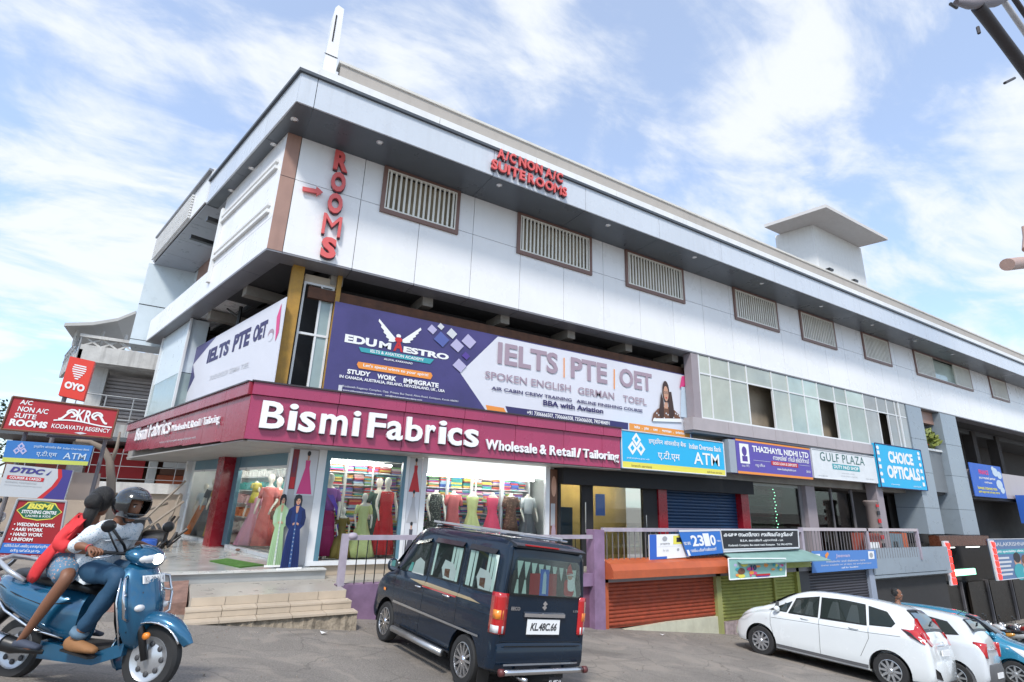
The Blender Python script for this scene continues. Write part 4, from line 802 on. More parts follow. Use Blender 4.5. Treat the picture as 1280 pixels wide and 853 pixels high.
for i, (x, lab) in enumerate(((28.6, 'left'), (33.35, 'right'))):
    r_ = thing('led_strip', f'glowing red LED strip hanging down on the {lab} side of the dark entrance', 'light', (x, 11.1, -2.6), 'red light strips at the entrance')
    obj('backing', MB().box(x-.28, x+.26, 11.1, 11.16, -2.75, -1.0), ink_pale, r_)
    for k in range(6): obj('lit_panel', MB().slab([(x-.1+.02*k, 11.06, -2.7+k*.28), (x+.2, 11.06, -2.72+k*.28), (x+.22, 11.06, -2.49+k*.28), (x-.12, 11.06, -2.46+k*.28)], (0, -1, 0), .03), led, r_)
r_ = thing('lit_sign', 'small glowing pale green sign hanging in the dark entrance', 'light', (31.1, 11.6, -2.45)); obj('lamp_face', MB().box(30.0, 32.2, 11.55, 11.6, -2.50, -2.24), M('lit_green', (.35, 1, .62), .4, var=0, emit=1.0), r_); obj('housing', MB().box(29.95, 32.25, 11.6, 11.7, -2.54, -2.2), black_m, r_)
for a, b in ((29.0, 30.1), (31.3, 32.7)): l_ = solo('tube_lamp', MB().tube([(a, 11.4, -1.30), (b, 11.4, -1.30)], .025, 6), M('pale_lit_tube', (.9, .95, .9), .4, var=0, emit=1.2), 'thin tube lamp under the brown band, ' + ('left one' if a < 30 else 'right one'), 'light', group='tube lamps over the entrance')
# ---- boards on the railing
c4b = (740, 560, 4.923); c6c = (860, 640, 7.106); c7c = (1000, 560, 5.33)
B1 = Board('notice_board', 'blue and white notice board with a yellow patch on the railing behind the price banner', 'sign', cq(c4b, [(355, 690), (600, 672), (600, 530), (352, 535)], Y=10.80), ink_w, .03)
B1.rect(0, 0, .17, 1, ink_blue); B1.rect(.17, 0, .42, .1, ink_blue); B1.rect(.58, .58, .98, .94, ink_yel); B1.rect(.66, .66, .9, .86, ink_k); B1.oval(.37, .82, .06, .1, ink_grey); B1.text('property', (.26, .56, .5, .66), ink_grey, .02)
B1.rect(.2, .5, .98, .51, ink_pale); B1.text('for sale', (.32, .3, .46, .4), ink_grey); B1.oval(.7, .35, .03, .06, ink_grey)
B2 = Board('banner', 'wrinkled blue banner with big white figures 23 and 0 tied over the railing', 'banner', cq(c4b, [(590, 668), (808, 648), (785, 500), (530, 505)], Y=10.72), INK('bright_blue', (.03, .16, .52)), .012)
B2.text('23', (.22, .35, .53, .78), ink_w, .03); B2.rect(.54, .33, .69, .84, ink_w); B2.text('0', (.70, .34, .84, .77), ink_w, .03); B2.text('ISO BFS', (.02, .42, .18, .54), ink_w, .02); B2.text('rate', (.87, .48, .97, .56), ink_w); B2.text('വായ്പ പദ്ധതി ലഭ്യമാണ്', (.12, .14, .82, .28), ink_w, .02)
B2.rect(0, .92, 1, 1, ink_pale); B2.rect(.02, .02, .08, .24, ink_w)
B3 = Board('signboard', 'black signboard with white Malayalam lettering on the railing above the green shutter', 'sign', cq(c6c, [(312, 335), (985, 318), (975, 163), (285, 162)], Y=10.75), ink_k, .03, edge=ink_pale)
B3.text('കേരള സംസ്ഥാന ഭാഗ്യക്കുറികൾ', (.03, .60, .93, .90), ink_w, .035); B3.text('B.S.A. ലോട്ടറി ഏജൻസി - LA', (.22, .36, .78, .52), ink_w, .02); B3.text('Kodavath Complex, Bus stand road, Kottayam   Tel: 9961427774', (.07, .12, .9, .26), ink_w, .015)
obj('grey_strip', MB().slab(cq(c6c, [(318, 362), (990, 328), (985, 318), (312, 335)], Y=10.74), (0, -1, 0), .03), ink_pale, B3.root)
B4 = Board('poster', 'colourful lottery poster hanging under the mint sheet awning', 'poster', cq(c6c, [(368, 603), (868, 570), (865, 415), (355, 415)], Y=10.3), INK('mint_print', (.25, .45, .40)), .01, edge=ink_w)
for i in range(26): B4.oval(R.uniform(.06, .94), R.uniform(.12, .85), R.uniform(.02, .06), R.uniform(.05, .13), R.choice([ink_pink, ink_yel, ink_teal, ink_lilac, ink_lg, ink_or]))
B4.rect(.44, .1, .70, .2, ink_red); B4.oval(.2, .38, .06, .16, ink_brown); B4.text('10', (.36, .4, .46, .68), ink_navy, .05); B4.rect(.46, .04, .68, .1, ink_purple)
B5 = Board('banner', 'light blue banner with white print over the grey shutter behind the white hatchback', 'banner', cq(c7c, [(82, 835), (517, 803), (505, 680), (80, 688)], Y=10.75), INK('mid_blue', (.08, .22, .55)), .02)
B5.text('Jeevan', (.34, .62, .56, .84), ink_lilac, .03); B5.text('metabolic and diabetes care', (.2, .44, .8, .54), ink_pale, .01); B5.text('doctor available on all days, lab and pharmacy', (.12, .26, .9, .36), ink_pale, .01); B5.text('call for booking', (.42, .1, .68, .2), ink_w, .02)
B5.rect(.86, .52, .96, .94, ink_w); B5.oval(.91, .72, .03, .14, ink_grey); B5.poly([(.2, .6), (.24, .85), (.22, .95), (.18, .8)], ink_or); B5.rect(0, .6, .11, .86, ink_w)
# ================================================================ left: signs
c2a = (0, 370, 3.709); c0 = (0, 520, 5.333)
K1 = Board('hotel_sign', 'red vertical box sign with a striped balloon and white letters reading OYO', 'sign', cq(c2a, [(270, 460), (385, 487), (440, 305), (325, 280)], Y=14.0), INK('bright_red', (.72, .05, .03)), .2)
for i in range(7):
    wv = (.30, .34, .34, .30, .24, .17, .09)[i]; K1.rect(.5-wv*.8, .80-i*.055, .5+wv*.8, .83-i*.055, ink_w, 'emblem')
K1.text('OYO', (.12, .20, .92, .38), ink_w, .06)
K2 = Board('hotel_sign', 'wide dark red sign with white letters reading KODAVATH REGENCY', 'sign', cq(c2a, [(5, 618), (515, 660), (550, 530), (60, 467)], Y=13.0), INK('deep_red', (.42, .02, .03)), .1, edge=ink_brown)
K2.text('A/C', (.08, .80, .19, .94), ink_w, .02); K2.text('NON A/C', (.08, .58, .35, .74), ink_w, .02); K2.text('SUITE', (.07, .38, .26, .53), ink_w, .02); K2.text('ROOMS', (.05, .13, .38, .34), ink_w, .05)
K2.text('KR', (.62, .45, .76, .86), ink_w, .02); K2.text('KODAVATH REGENCY', (.42, .17, .97, .31), ink_w, .015)
for sg in (-1, 1):
    pts = [(.69+sg*(.08+.017*i), .60+.16*math.sin(i*.55)*math.exp(-i*.03)) for i in range(10)]; K2.stroke(pts, .018, ink_w, 'flourish'); K2.stroke([(.69+sg*(.12+.05*math.cos(i*.6)), .70+.12*math.sin(i*.6)) for i in range(9)], .015, ink_w, 'flourish')
K2.stroke([(.42+i*.056, .42+.05*math.sin(i*.5)) for i in range(11)], .012, ink_w, 'flourish'); K2.poly([(.64, .08), (.70, .04), (.76, .08), (.70, .12)], ink_pale)
K3 = Board('atm_sign', 'faded blue and yellow ATM sign hung under the dark red hotel sign', 'sign', cq(c0, [(12, 305), (582, 332), (622, 200), (48, 162)], Y=12.9), INK('faded_blue', (.035, .17, .46)), .15)
K3.rect(0, 0, 1, .2, INK('lime_yellow', (.50, .55, .10))); bank_logo(K3, .17, .62, .16, .26, ink_lilac, INK('faded_blue', (.035, .17, .46))); K3.text('ATM', (.68, .27, .95, .58), INK('pale_blue', (.50, .60, .70)), .01); K3.text('ए.टी.एम', (.36, .30, .60, .60), INK('pale_blue', (.50, .60, .70)), .01); K3.text('इण्डियन ओवरसीज़ बैंक  Indian Overseas Bank', (.31, .70, .97, .86), INK('pale_blue', (.50, .60, .70)), .01)
K4 = Board('courier_sign', 'pale courier sign with a red and blue swoosh, lettered DTDC, behind the motorbikes', 'sign', cq(c0, [(-20, 535), (430, 560), (490, 365), (45, 320)], Y=12.8), INK('sign_grey', (.50, .52, .54)), .1)
K4.poly([(.99, 0), (.99, 1), (.80, 1), (.84, .75), (.78, .4), (.66, .0)], INK('sign_navy', (.05, .04, .22))); K4.poly([(.66, .0), (.82, .45), (.86, .75), (.82, 1), (.76, 1), (.80, .7), (.74, .4), (.58, 0)], ink_red)
K4.text('DTDC', (.07, .76, .58, .94), INK('sign_navy', (.05, .04, .22)), .05, italic=.3); K4.poly([(.6, .76), (.68, .93), (.64, .76)], INK('sign_navy', (.05, .04, .22))); K4.rect(.06, .54, .60, .66, ink_red); K4.text('COURIER & CARGO', (.1, .56, .56, .64), ink_w, .02); K4.text('domestic international', (.05, .44, .5, .5), ink_grey)
K4.rect(.05, .36, .6, .37, ink_grey)
K5 = Board('standing_board', 'dark red standing board listing WEDDING WORK, AARI WORK, HAND WORK and UNIFORM', 'sign', cq(c0, [(-30, 945), (372, 955), (445, 572), (120, 555)], Y=11.7), INK('board_red', (.33, .012, .018)), .04, edge=ink_grey)
K5.poly([(.05, .81), (.15, .88), (.22, .96), (.5, .99), (.78, .96), (.85, .88), (.95, .81), (.85, .74), (.78, .68), (.5, .645), (.22, .68), (.15, .74)], ink_yel); K5.poly([(.07, .81), (.16, .875), (.24, .945), (.5, .972), (.76, .945), (.84, .875), (.93, .81), (.84, .745), (.76, .69), (.5, .663), (.24, .69), (.16, .745)], ink_dk)
K5.text('BISMI', (.24, .84, .76, .94), ink_yel, .05, italic=.2); K5.text('STITCHING CENTRE', (.16, .76, .84, .82), ink_w, .03); K5.text('LADIES & KIDS', (.26, .705, .74, .74), ink_w, .01)
for i, s_ in enumerate(('• WEDDING WORK', '• AARI WORK', '• HAND WORK', '• UNIFORM')): K5.text(s_, (.10, .54-i*.085, (.86, .66, .68, .52)[i], .60-i*.085), ink_w, .03)
K5.rect(.03, .08, .86, .25, INK('bright_blue', (.03, .16, .52))); K5.text('സ്റ്റിച്ചിംഗ് ചെയ്തു കൊടുക്കുന്നു', (.07, .17, .82, .235), ink_w, .015); K5.text('മറ്റു വർക്കുകളും', (.2, .095, .7, .155), ink_w, .015); K5.text('Kodavath Complex 9961427774', (.03, .02, .9, .06), ink_pale, .01)
lg = MB(); q0 = K5.q[0]; q1 = K5.q[1]
for p in (q0, q1): obj('leg', MB().tube([p+Vector((0, .02, .3)), (p.x, p.y+.05, -1.5)], .02, 6), ink_grey, K5.root)
# ================================================================ DRESSED FIGURES AND SHOP GOODS
def cloth(name, c, rough=.75, pat=None):
    m = M('cloth_'+name, c, rough, var=.12, scale=6, objvar=.02, bump=.15, fine=40)
    if pat and 'pat' not in m:
        t = m.node_tree; b = t.nodes['Principled BSDF']; src = b.inputs['Base Color'].links[0].from_socket; geo = t.nodes.new('ShaderNodeNewGeometry')
        v = t.nodes.new('ShaderNodeTexVoronoi'); v.inputs['Scale'].default_value = pat[1]; t.links.new(geo.outputs['Position'], v.inputs['Vector'])
        r = t.nodes.new('ShaderNodeMapRange'); t.links.new(v.outputs['Distance'], r.inputs[0]); r.inputs[1].default_value = .25; r.inputs[2].default_value = .35; r.inputs[3].default_value = 1; r.inputs[4].default_value = 0
        x = t.nodes.new('ShaderNodeMix'); x.data_type = 'RGBA'; t.links.new(r.outputs[0], x.inputs[0]); t.links.new(src, x.inputs[6]); x.inputs[7].default_value = (*pat[0], 1); t.links.new(x.outputs[2], b.inputs['Base Color']); m['pat'] = 1
    return m
def dress_mesh(c, prof, folds=9, seg=54, rot=0, amp=.05):
    mb = MB(); rs = []; ph = R.uniform(0, 6)
    for z, rx, ry2, fa in prof:
        ring = []
        for k in range(seg):
            a = 2*math.pi*k/seg; w = 1+fa*math.cos(folds*a+ph)+fa*.5*math.cos(folds*1.7*a+ph*2); x, y = rx*w*math.cos(a), ry2*w*math.sin(a)
            ring.append((c[0]+x*math.cos(rot)-y*math.sin(rot), c[1]+x*math.sin(rot)+y*math.cos(rot), c[2]+z))
        rs.append(ring)
    return mb.rings(rs)
def figure(name, label, c, h, mat, hem='gown', arms=True, head=True, sash=None, rot=0., top=None, sleeves=True, cat='mannequin', group='dressed mannequins in the shop windows', hang=False):
    """shop mannequin of height h: a pale body with head, neck and arms, dressed in a lofted dress"""
    t = thing(name, label, cat, c, group); s = h/1.72; X = lambda x, y, z: (c[0]+(x*math.cos(rot)-y*math.sin(rot))*s, c[1]+(x*math.sin(rot)+y*math.cos(rot))*s, c[2]+z*s)
    b = MB()
    prof = [(.04, 1.18), (.13, 1.30), (.165, 1.37), (.10, 1.425), (.052, 1.45), (.047, 1.50)]
    if head: prof += [(.052, 1.52), (.075, 1.56), (.082, 1.61), (.074, 1.67), (.045, 1.71), (.01, 1.725)]
    b.rings([[X(r*math.cos(2*math.pi*k/16), r*(.62 if z < 1.45 else 1.05)*math.sin(2*math.pi*k/16), z) for k in range(16)] for r, z in prof])
    if arms:
        for sg in (-1, 1):
            e = R.uniform(.02, .1)
            b.tube([X(sg*.155, 0, 1.39), X(sg*.215, .01, 1.2), X(sg*.235, -.02-e*.3, 1.08), X(sg*(.235-e*.4), -.10-e, .90), X(sg*(.235-e*.6), -.13-e, .78)], [.045*s, .04*s, .033*s, .025*s, .02*s], 8)
    if not hang: b.tube([X(0, 0, .0), X(0, 0, .6)], .03*s, 6)
    obj('body', b, mann_m, t, True)
    H = {'gown': [(.03, .40, .34, .11), (.25, .34, .29, .10), (.55, .25, .21, .08), (.82, .17, .14, .05), (.98, .125, .10, .01), (1.12, .14, .10, .0), (1.27, .165, .115, .0), (1.36, .175, .10, 0), (1.40, .13, .08, 0)],
         'straight': [(.06, .24, .18, .12), (.4, .21, .16, .09), (.75, .185, .14, .03), (.95, .14, .11, .01), (1.12, .14, .10, 0), (1.27, .165, .115, 0), (1.37, .178, .10, 0), (1.41, .12, .08, 0)],
         'kurta': [(.45, .25, .13, .05), (.7, .21, .12, .03), (.95, .155, .11, .01), (1.12, .15, .10, 0), (1.27, .17, .115, 0), (1.37, .18, .10, 0), (1.41, .12, .08, 0)]}[hem]
    me = dress_mesh((c[0], c[1], c[2]), [(z*s, a*s, d*s, f) for z, a, d, f in H], rot=rot)
    obj('dress', me, mat, t, True)
    if sleeves:
        for sg in (-1, 1): obj('sleeve', MB().tube([X(sg*.15, 0, 1.385), X(sg*.2, 0, 1.26), X(sg*.225, 0, 1.14)], [.062*s, .058*s, .052*s], 10), top or mat, t, True)
    if top: obj('bodice', dress_mesh(c, [(z*s, a*s*1.04, d*s*1.06, 0) for z, a, d, f in H if z > .9], rot=rot), top, t, True)
    if sash:
        p = [X(-.17, -.05, 1.40), X(-.05, -.135, 1.25), X(.12, -.14, 1.02), X(.2, -.12, .8), X(.22, -.14, .45), X(.24, -.16, .15)]
        q = [X(-.06, -.06, 1.42), X(.08, -.13, 1.25), X(.2, -.1, 1.02), X(.28, -.06, .8), X(.34, -.05, .45), X(.38, -.06, .15)]
        obj('drape', MB().add(p+q, [(i, i+1, 7+i, 6+i) for i in range(5)]), sash, t, True)
    if hang: obj('hanger_hook', MB().tube([X(0, 0, 1.5), X(0, 0, 1.62)], .006, 5), steel, t)
    return t
FZ = -1.34
def fp(px, y, py=690): p = ry(px, py, y); return (p.x, y, FZ)
figure('mannequin', 'mannequin in a magenta saree with a violet drape, left in the wide front window', fp(402, 12.95), 1.83, cloth('magenta', (.38, .02, .12)), 'straight', sash=cloth('violet', (.12, .04, .45)), top=cloth('violet2', (.28, .06, .34)))
figure('mannequin', 'small child mannequin in an olive dress beside the railing post, front window', fp(424, 12.85), 1.08, cloth('olive', (.20, .14, .03)), 'gown')
figure('mannequin', 'mannequin in a pale lime green dress, middle of the front window', fp(449, 12.95), 1.42, cloth('lime', (.58, .62, .26)), 'gown')
figure('mannequin', 'mannequin in a bright red sleeveless dress, right in the front window', fp(477, 12.95), 1.80, cloth('red', (.62, .015, .02)), 'straight', sleeves=False)
figure('mannequin', 'mannequin half hidden behind the one in the bright red dress', fp(466, 13.5), 1.80, cloth('dark_green', (.03, .08, .06)), 'gown')
cols6 = [('mannequin torso in a dark speckled top, far left of the white display', 545, cloth('speckled', (.03, .035, .03), pat=((.3, .32, .25), 30)), 'kurta'), ('coral pink kurta on a hanger in the white display', 567, cloth('coral', (.60, .13, .13)), 'kurta'), ('mannequin torso in a pale lime gown in the white display', 591, cloth('lime', (.58, .62, .26)), 'gown'), ('mannequin torso in a bright rose pink gown in the white display', 616, cloth('rose', (.72, .06, .14)), 'gown'), ('brown patterned kurta on a hanger in the white display', 639, cloth('brown_pattern', (.11, .045, .025), pat=((.35, .2, .12), 25)), 'kurta'), ('mannequin torso in a white blouse and grey skirt, right of the white display', 660, cloth('greywhite', (.10, .11, .12)), 'gown')]
for i, (lb, px, m_, hm) in enumerate(cols6):
    p = ry(px, 620, 12.95); figure('hanging_dress' if 'hanger' in lb else 'mannequin', lb, (p.x, 12.95, -1.30), 1.74, m_, hm, head=False, arms=(i in (0, 5)), sleeves=(i in (1, 4, 5)), group='dresses in the white display', hang=True, cat='dress' if 'hanger' in lb else 'mannequin', top=cloth('white_blouse', (.6, .62, .62)) if i == 5 else None)
def fl(px, off, py=660): p = rl(px, py, off); return (p.x, p.y, -1.36)
figure('mannequin', 'mannequin in a pale pink gown behind the door glass, left one', fl(314, 2.35), 1.55, cloth('pale_pink', (.66, .30, .38)), 'gown', rot=-.6)
figure('mannequin', 'tall mannequin in a long coral dress holding a bag behind the door glass', fl(330, 2.38), 1.85, cloth('coral2', (.70, .16, .14)), 'straight', rot=-.6)
figure('mannequin', 'mannequin in a peach coral dress half behind the taller coral one', fl(341, 2.6), 1.78, cloth('peach', (.72, .25, .17)), 'straight', rot=-.6)
yg = rl(321, 605, 2.3); figure('hanging_dress', 'small yellow and dark garment hanging high behind the door glass', (yg.x, yg.y, yg.z-.75), .95, cloth('yellow', (.62, .55, .05)), 'kurta', head=False, arms=False, group='garments hung in the side window', hang=True, cat='dress', top=cloth('yellow2', (.5, .42, .04)))
figure('mannequin', 'mannequin in an orange skirt and white blouse in the far side window', fl(248, 2.3), 1.6, cloth('orange', (.62, .17, .04)), 'gown', top=cloth('white_blouse', (.6, .62, .62)), rot=-.6)
figure('mannequin', 'mannequin in a dark grey dress in the far side window', fl(258, 2.35), 1.75, cloth('charcoal', (.05, .05, .055)), 'gown', rot=-.6)
figure('mannequin', 'mannequin in a mustard yellow dress beside the dark red pillar', fl(267, 2.25), 1.8, cloth('mustard', (.60, .38, .03)), 'straight', rot=-.6)
hb = thing('handbag', 'small brown handbag hanging from the arm of the tall coral mannequin', 'bag', (fl(339, 2.55)[0], fl(339, 2.55)[1], -.55)); cp = fl(339, 2.5)
obj('pouch', MB().ball((cp[0], cp[1], -.55), .11, .06, .12), cloth('bag_brown', (.18, .08, .06)), hb, True); obj('strap', MB().tube([(cp[0]-.06, cp[1], -.47), (cp[0], cp[1], -.25), (cp[0]+.06, cp[1], -.47)], .008, 5), ink_brown, hb)
# shelves with folded cloth: the cloths are too many to count
fcols = [(.55, .05, .06), (.06, .12, .42), (.05, .32, .30), (.65, .50, .10), (.45, .08, .32), (.60, .60, .58), (.05, .05, .07), (.20, .42, .15), (.65, .22, .08), (.22, .10, .35), (.30, .45, .60), (.70, .45, .45)]
fm = [cloth('fold_%s' % 'abcdefghijkl'[i], c) for i, c in enumerate(fcols)]
def shelf(label, x0, x1, y, z0, z1, n, uprights):
    t = thing('shelf', label, 'shelf', ((x0+x1)/2, y, z0))
    for i in range(n+1): z = z0+(z1-z0)*i/n; obj('shelf_board', MB().box(x0, x1, y-.35, y, z, z+.02), alu, t)
    for i in range(uprights): x = x0+(x1-x0)*i/(uprights-1); obj('upright', MB().box(x-.02, x+.02, y-.36, y, z0+.021, z1+.02), alu, t)
    for i in range(n):
        za = z0+(z1-z0)*i/n+.021; zb = z0+(z1-z0)*(i+1)/n-.05; by = {}
        x = x0+.05
        while x < x1-.3:
            w = R.uniform(.2, .34); z = za
            while z < zb: th = R.uniform(.022, .05); k = R.randrange(12); j = R.uniform(-.02, .02); by.setdefault(k, MB()).box(x+j, x+w+j, y-.33+R.uniform(-.02, .03), y-.03, z, min(z+th-.003, zb+.03)); z += th
            x += w+R.uniform(.02, .05)
        v = []; f = []; mi = []
        for k, mb in by.items(): o = len(v); v += mb.v; f += [tuple(q+o for q in a) for a in mb.f]; mi += [k]*len(mb.f)
        me = bpy.data.meshes.new('folded_cloth'); me.from_pydata(v, [], f)
        for m_ in fm: me.materials.append(m_)
        me.polygons.foreach_set('material_index', mi); o = obj('folded_cloth', me, None, t, world=True); o['kind'] = 'stuff'
shelf('white wall shelf packed with folded cloth behind the front window mannequins', 2.9, 7.4, 14.9, -1.3, .9, 7, 4)
shelf('white shelf of dark folded cloth at the back of the white display', 5.1, 8.5, 13.48, -1.3, .6, 6, 5)
sh = thing('shelf', 'shelf of stacked goods on the wall behind the side door glass', 'shelf', (*LP(4, 3.55, 0)[:2], -1.3))
for i in range(5):
    obj('shelf_board', MB().lbox(2.4, 9.4, GO+1.25, GO+1.58, -1.2+i*.42, -1.18+i*.42), alu, sh); by = MB(); tt = 2.45
    while tt < 9.1: w = R.uniform(.15, .3); by.lbox(tt, tt+w, GO+1.28, GO+1.55, -1.17+i*.42, -1.0+i*.42+R.uniform(0, .12)); tt += w+.04
    o = obj('folded_cloth', by, fm[(i*3+5) % 12], sh); o['kind'] = 'stuff'
sh2 = thing('shelf', 'dark shelf of small packed goods behind the shop glass under the purple sign', 'shelf', (18.7, 13.3, -1.6))
for i in range(6):
    obj('shelf_board', MB().box(17.4, 20.2, 13.0, 13.35, -1.4+i*.38, -1.38+i*.38), darkgrey, sh2); by = MB(); x = 17.45
    while x < 20.1: w = R.uniform(.08, .16); by.box(x, x+w, 13.03, 13.2, -1.37+i*.38, -1.2+i*.38+R.uniform(0, .1)); x += w+.03
    o = obj('small_goods', by, fm[(5, 1, 7, 0, 2, 5)[i]], sh2); o['kind'] = 'stuff'
fl_ = thing('string_lights', 'string of tiny green lights hanging in the shop glass under the purple sign', 'light', (18.7, 12.3, -.8))
for i in range(16): obj('bulb', MB().ball((18.7+.05*math.sin(i*2), 12.33, -.9+i*.11), .018, .018, .018, 6, 4), M('lit_green', (.35, 1, .62)), fl_)
solo('notice', MB().box(19.2, 20.1, 12.36, 12.38, -1.1, -.62), INK('pale_blue', (.50, .60, .70)), 'pale blue notice on the shop glass above the black signboard', 'notice')
# ---- flat posters and standees
def lp_q(px0, px1, py0, py1, off):      # px of left/right edges at mid height
    a = (rl(px0, (py0+py1)/2, off)-P0).dot(LD); b = (rl(px1, (py0+py1)/2, off)-P0).dot(LD); z1 = rl((px0+px1)/2, py0, off).z; z0 = rl((px0+px1)/2, py1, off).z
    return [LP(a, off, z0), LP(b, off, z0), LP(b, off, z1), LP(a, off, z1)]
def gown_print(b, u, v0, v1, w, m_, dark_head=True):
    h = v1-v0; b.poly([(u-w, v0), (u+w, v0), (u+w*.85, v0+h*.12), (u+w*.28, v0+h*.60), (u+w*.32, v0+h*.78), (u-w*.32, v0+h*.78), (u-w*.28, v0+h*.60), (u-w*.85, v0+h*.12)], m_)
    b.poly([(u-w*.12, v0+h*.77), (u+w*.12, v0+h*.77), (u+w*.12, v0+h*.88), (u-w*.12, v0+h*.88)], ink_skin); b.oval(u, v0+h*.90, w*.17, h*.075, ink_skin); b.oval(u, v0+h*.94, w*.24, h*.06, ink_k if dark_head else ink_grey)
pa, pb2, pc = pxa+.01, pxa+.13, 2.48
S1 = Board('poster', 'tall poster of a long pink gown beside the shop door', 'poster', RQ(pb2+.01, pc, -.02, .93, GX-.03), ink_pale, .015); gown_print(S1, .5, .03, .98, .40, ink_pink)
S2 = Board('poster', 'narrow poster of dark red cloth next to the pink gown poster', 'poster', RQ(pa, pb2, .1, .93, GX-.03), INK('poster_maroon', (.22, .03, .04)), .015); S2.rect(.1, .02, .9, .3, ink_red); S2.oval(.5, .6, .3, .2, INK('plum', (.15, .03, .07)))
S3 = Board('poster', 'tall poster of three small gowns between the two front windows', 'poster', RQ(4.61, 4.92, -1.38, .93, GX-.03), ink_pale, .03); gown_print(S3, .5, .66, 1.0, .44, ink_red); gown_print(S3, .5, .36, .68, .42, INK('silver_grey', (.42, .42, .44))); gown_print(S3, .5, .05, .37, .42, INK('dark_slate', (.08, .08, .10))); S3.rect(.1, 0, .9, .06, ink_red)
S4 = Board('poster', 'narrow brownish poster strip at the right of the white display', 'poster', RQ(8.70, 8.94, -1.38, .90, GX-.03), ink_brown, .03); S4.oval(.5, .8, .35, .12, ink_skin); S4.rect(.1, .35, .7, .6, ink_grey); S4.oval(.5, .25, .3, .12, ink_mauve)
def standee(name, label, q, robe, trim, sleeve):
    b = Board(name, label, 'standee', q, None, .0)
    out = [(.10, .0), (.92, .0), (.88, .2), (.80, .42), (.76, .52), (.93, .58), (.97, .68), (.88, .79), (.66, .835), (.60, .85), (.60, .88), (.40, .88), (.40, .85), (.34, .835), (.14, .79), (.04, .68), (.08, .58), (.24, .52), (.18, .42), (.12, .2)]
    obj('cutout', MB().slab([b.P(u, v) for u, v in out], b.n, .02), robe, b.root)
    b.poly([(.33, .84), (.30, .93), (.36, .985), (.5, 1.0), (.64, .985), (.70, .92), (.68, .82), (.62, .80), (.38, .80)][::-1], ink_k, 'hair', lift=-.004, th=.012)
    b.poly([(.42, .84), (.58, .84), (.55, .76), (.50, .735), (.45, .76)], ink_skin); b.oval(.5, .905, .105, .052, ink_skin)
    b.poly([(.39, .90), (.40, .95), (.5, .972), (.6, .95), (.61, .90), (.56, .94), (.47, .94)], ink_k)
    for u in (.455, .545): b.oval(u, .912, .022, .006, ink_k)
    b.poly([(.49, .91), (.51, .91), (.515, .893), (.485, .893)], INK('skin_shadow_print', (.42, .21, .14))); b.oval(.5, .877, .035, .006, ink_red)
    for sg in (-1, 1): b.poly([(.5+sg*.36, .79), (.5+sg*.45, .68), (.5+sg*.42, .60), (.5+sg*.30, .575), (.5+sg*.22, .60), (.5+sg*.27, .68), (.5+sg*.22, .77)], sleeve, 'sleeve')
    b.poly([(.36, .60), (.50, .625), (.66, .60), (.64, .575), (.50, .595), (.38, .575)], ink_skin)
    b.poly([(.44, .02), (.56, .02), (.54, .55), (.56, .73), (.44, .73), (.46, .55)], trim)
    for k in range(9): b.oval(.5, .08+k*.055, .022, .011, INK('embroidery', (.35, .42, .50)))
    for k in (-3, -2, -1, 1, 2, 3): b.poly([(.5+k*.105-.010, .01), (.5+k*.105+.014, .01), (.5+k*.075+.006, .50)], INK('fold_print_'+label[-4:].strip(), tuple(c*.55 for c in robe.node_tree.nodes['Hue/Saturation/Value'].inputs['Color'].default_value[:3])))
    for u in (.42, .56): b.poly([(u, -.012), (u+.07, -.012), (u+.05, .018), (u+.01, .018)], ink_skin)
    obj('foot_strut', MB().tube([b.P(.5, .5, -.02), b.P(.5, 0, -.45)], .012, 5), ink_grey, b.root); obj('white_base', MB().slab([b.P(-.05, -.01, .02), b.P(1.08, -.01, .02), b.P(1.08, .015, .02), b.P(-.05, .015, .02)], b.n, .03), ink_w, b.root)
    return b
sp_ = ry(352, 706, 12.15).x
standee('standee', 'life size cut-out of a woman in a long navy blue coat dress by the door', [(1.93, 12.0, -1.43), (2.36, 12.1, -1.43), (2.36, 12.1, .0), (1.93, 12.0, .0)], INK('robe_navy', (.012, .028, .13)), INK('robe_blue', (.03, .08, .24)), INK('sleeve_navy', (.008, .018, .085)))
a1 = (rl(352, 660, 1.9)-P0).dot(LD)
standee('standee', 'cut-out of a woman in a pale green dress behind the navy blue one', [(pxa-.22, 12.3, -1.40), (pxa+.10, 12.3, -1.40), (pxa+.10, 12.3, .0), (pxa-.22, 12.3, .0)], INK('robe_mint', (.36, .54, .30)), INK('robe_white', (.6, .68, .58)), INK('sleeve_mint', (.42, .58, .40)))
dm = [rz(x, y, Z1+.02) for x, y in ((262, 701), (300, 709), (330, 706), (284, 698))]
mt = solo('doormat', MB().slab([(p.x, p.y, Z1+.022) for p in dm], (0, 0, 1), .02), M('green_turf_mat', (.06, .17, .02), .95, var=.3, scale=20, bump=1, fine=90), 'green grass-like doormat on the tiled floor before the door', 'doormat')
sh_ = thing('shoes', 'pair of brown sandals left on the sill beside the shop door', 'sandals', (1.55, 16.2, -1.42))
for dx in (0, .16): p = rz(297+dx*30, 689, -1.42); obj('sandal', MB().ball((p.x+dx, p.y, -1.39), .06, .14, .03), ink_brown, sh_, True)
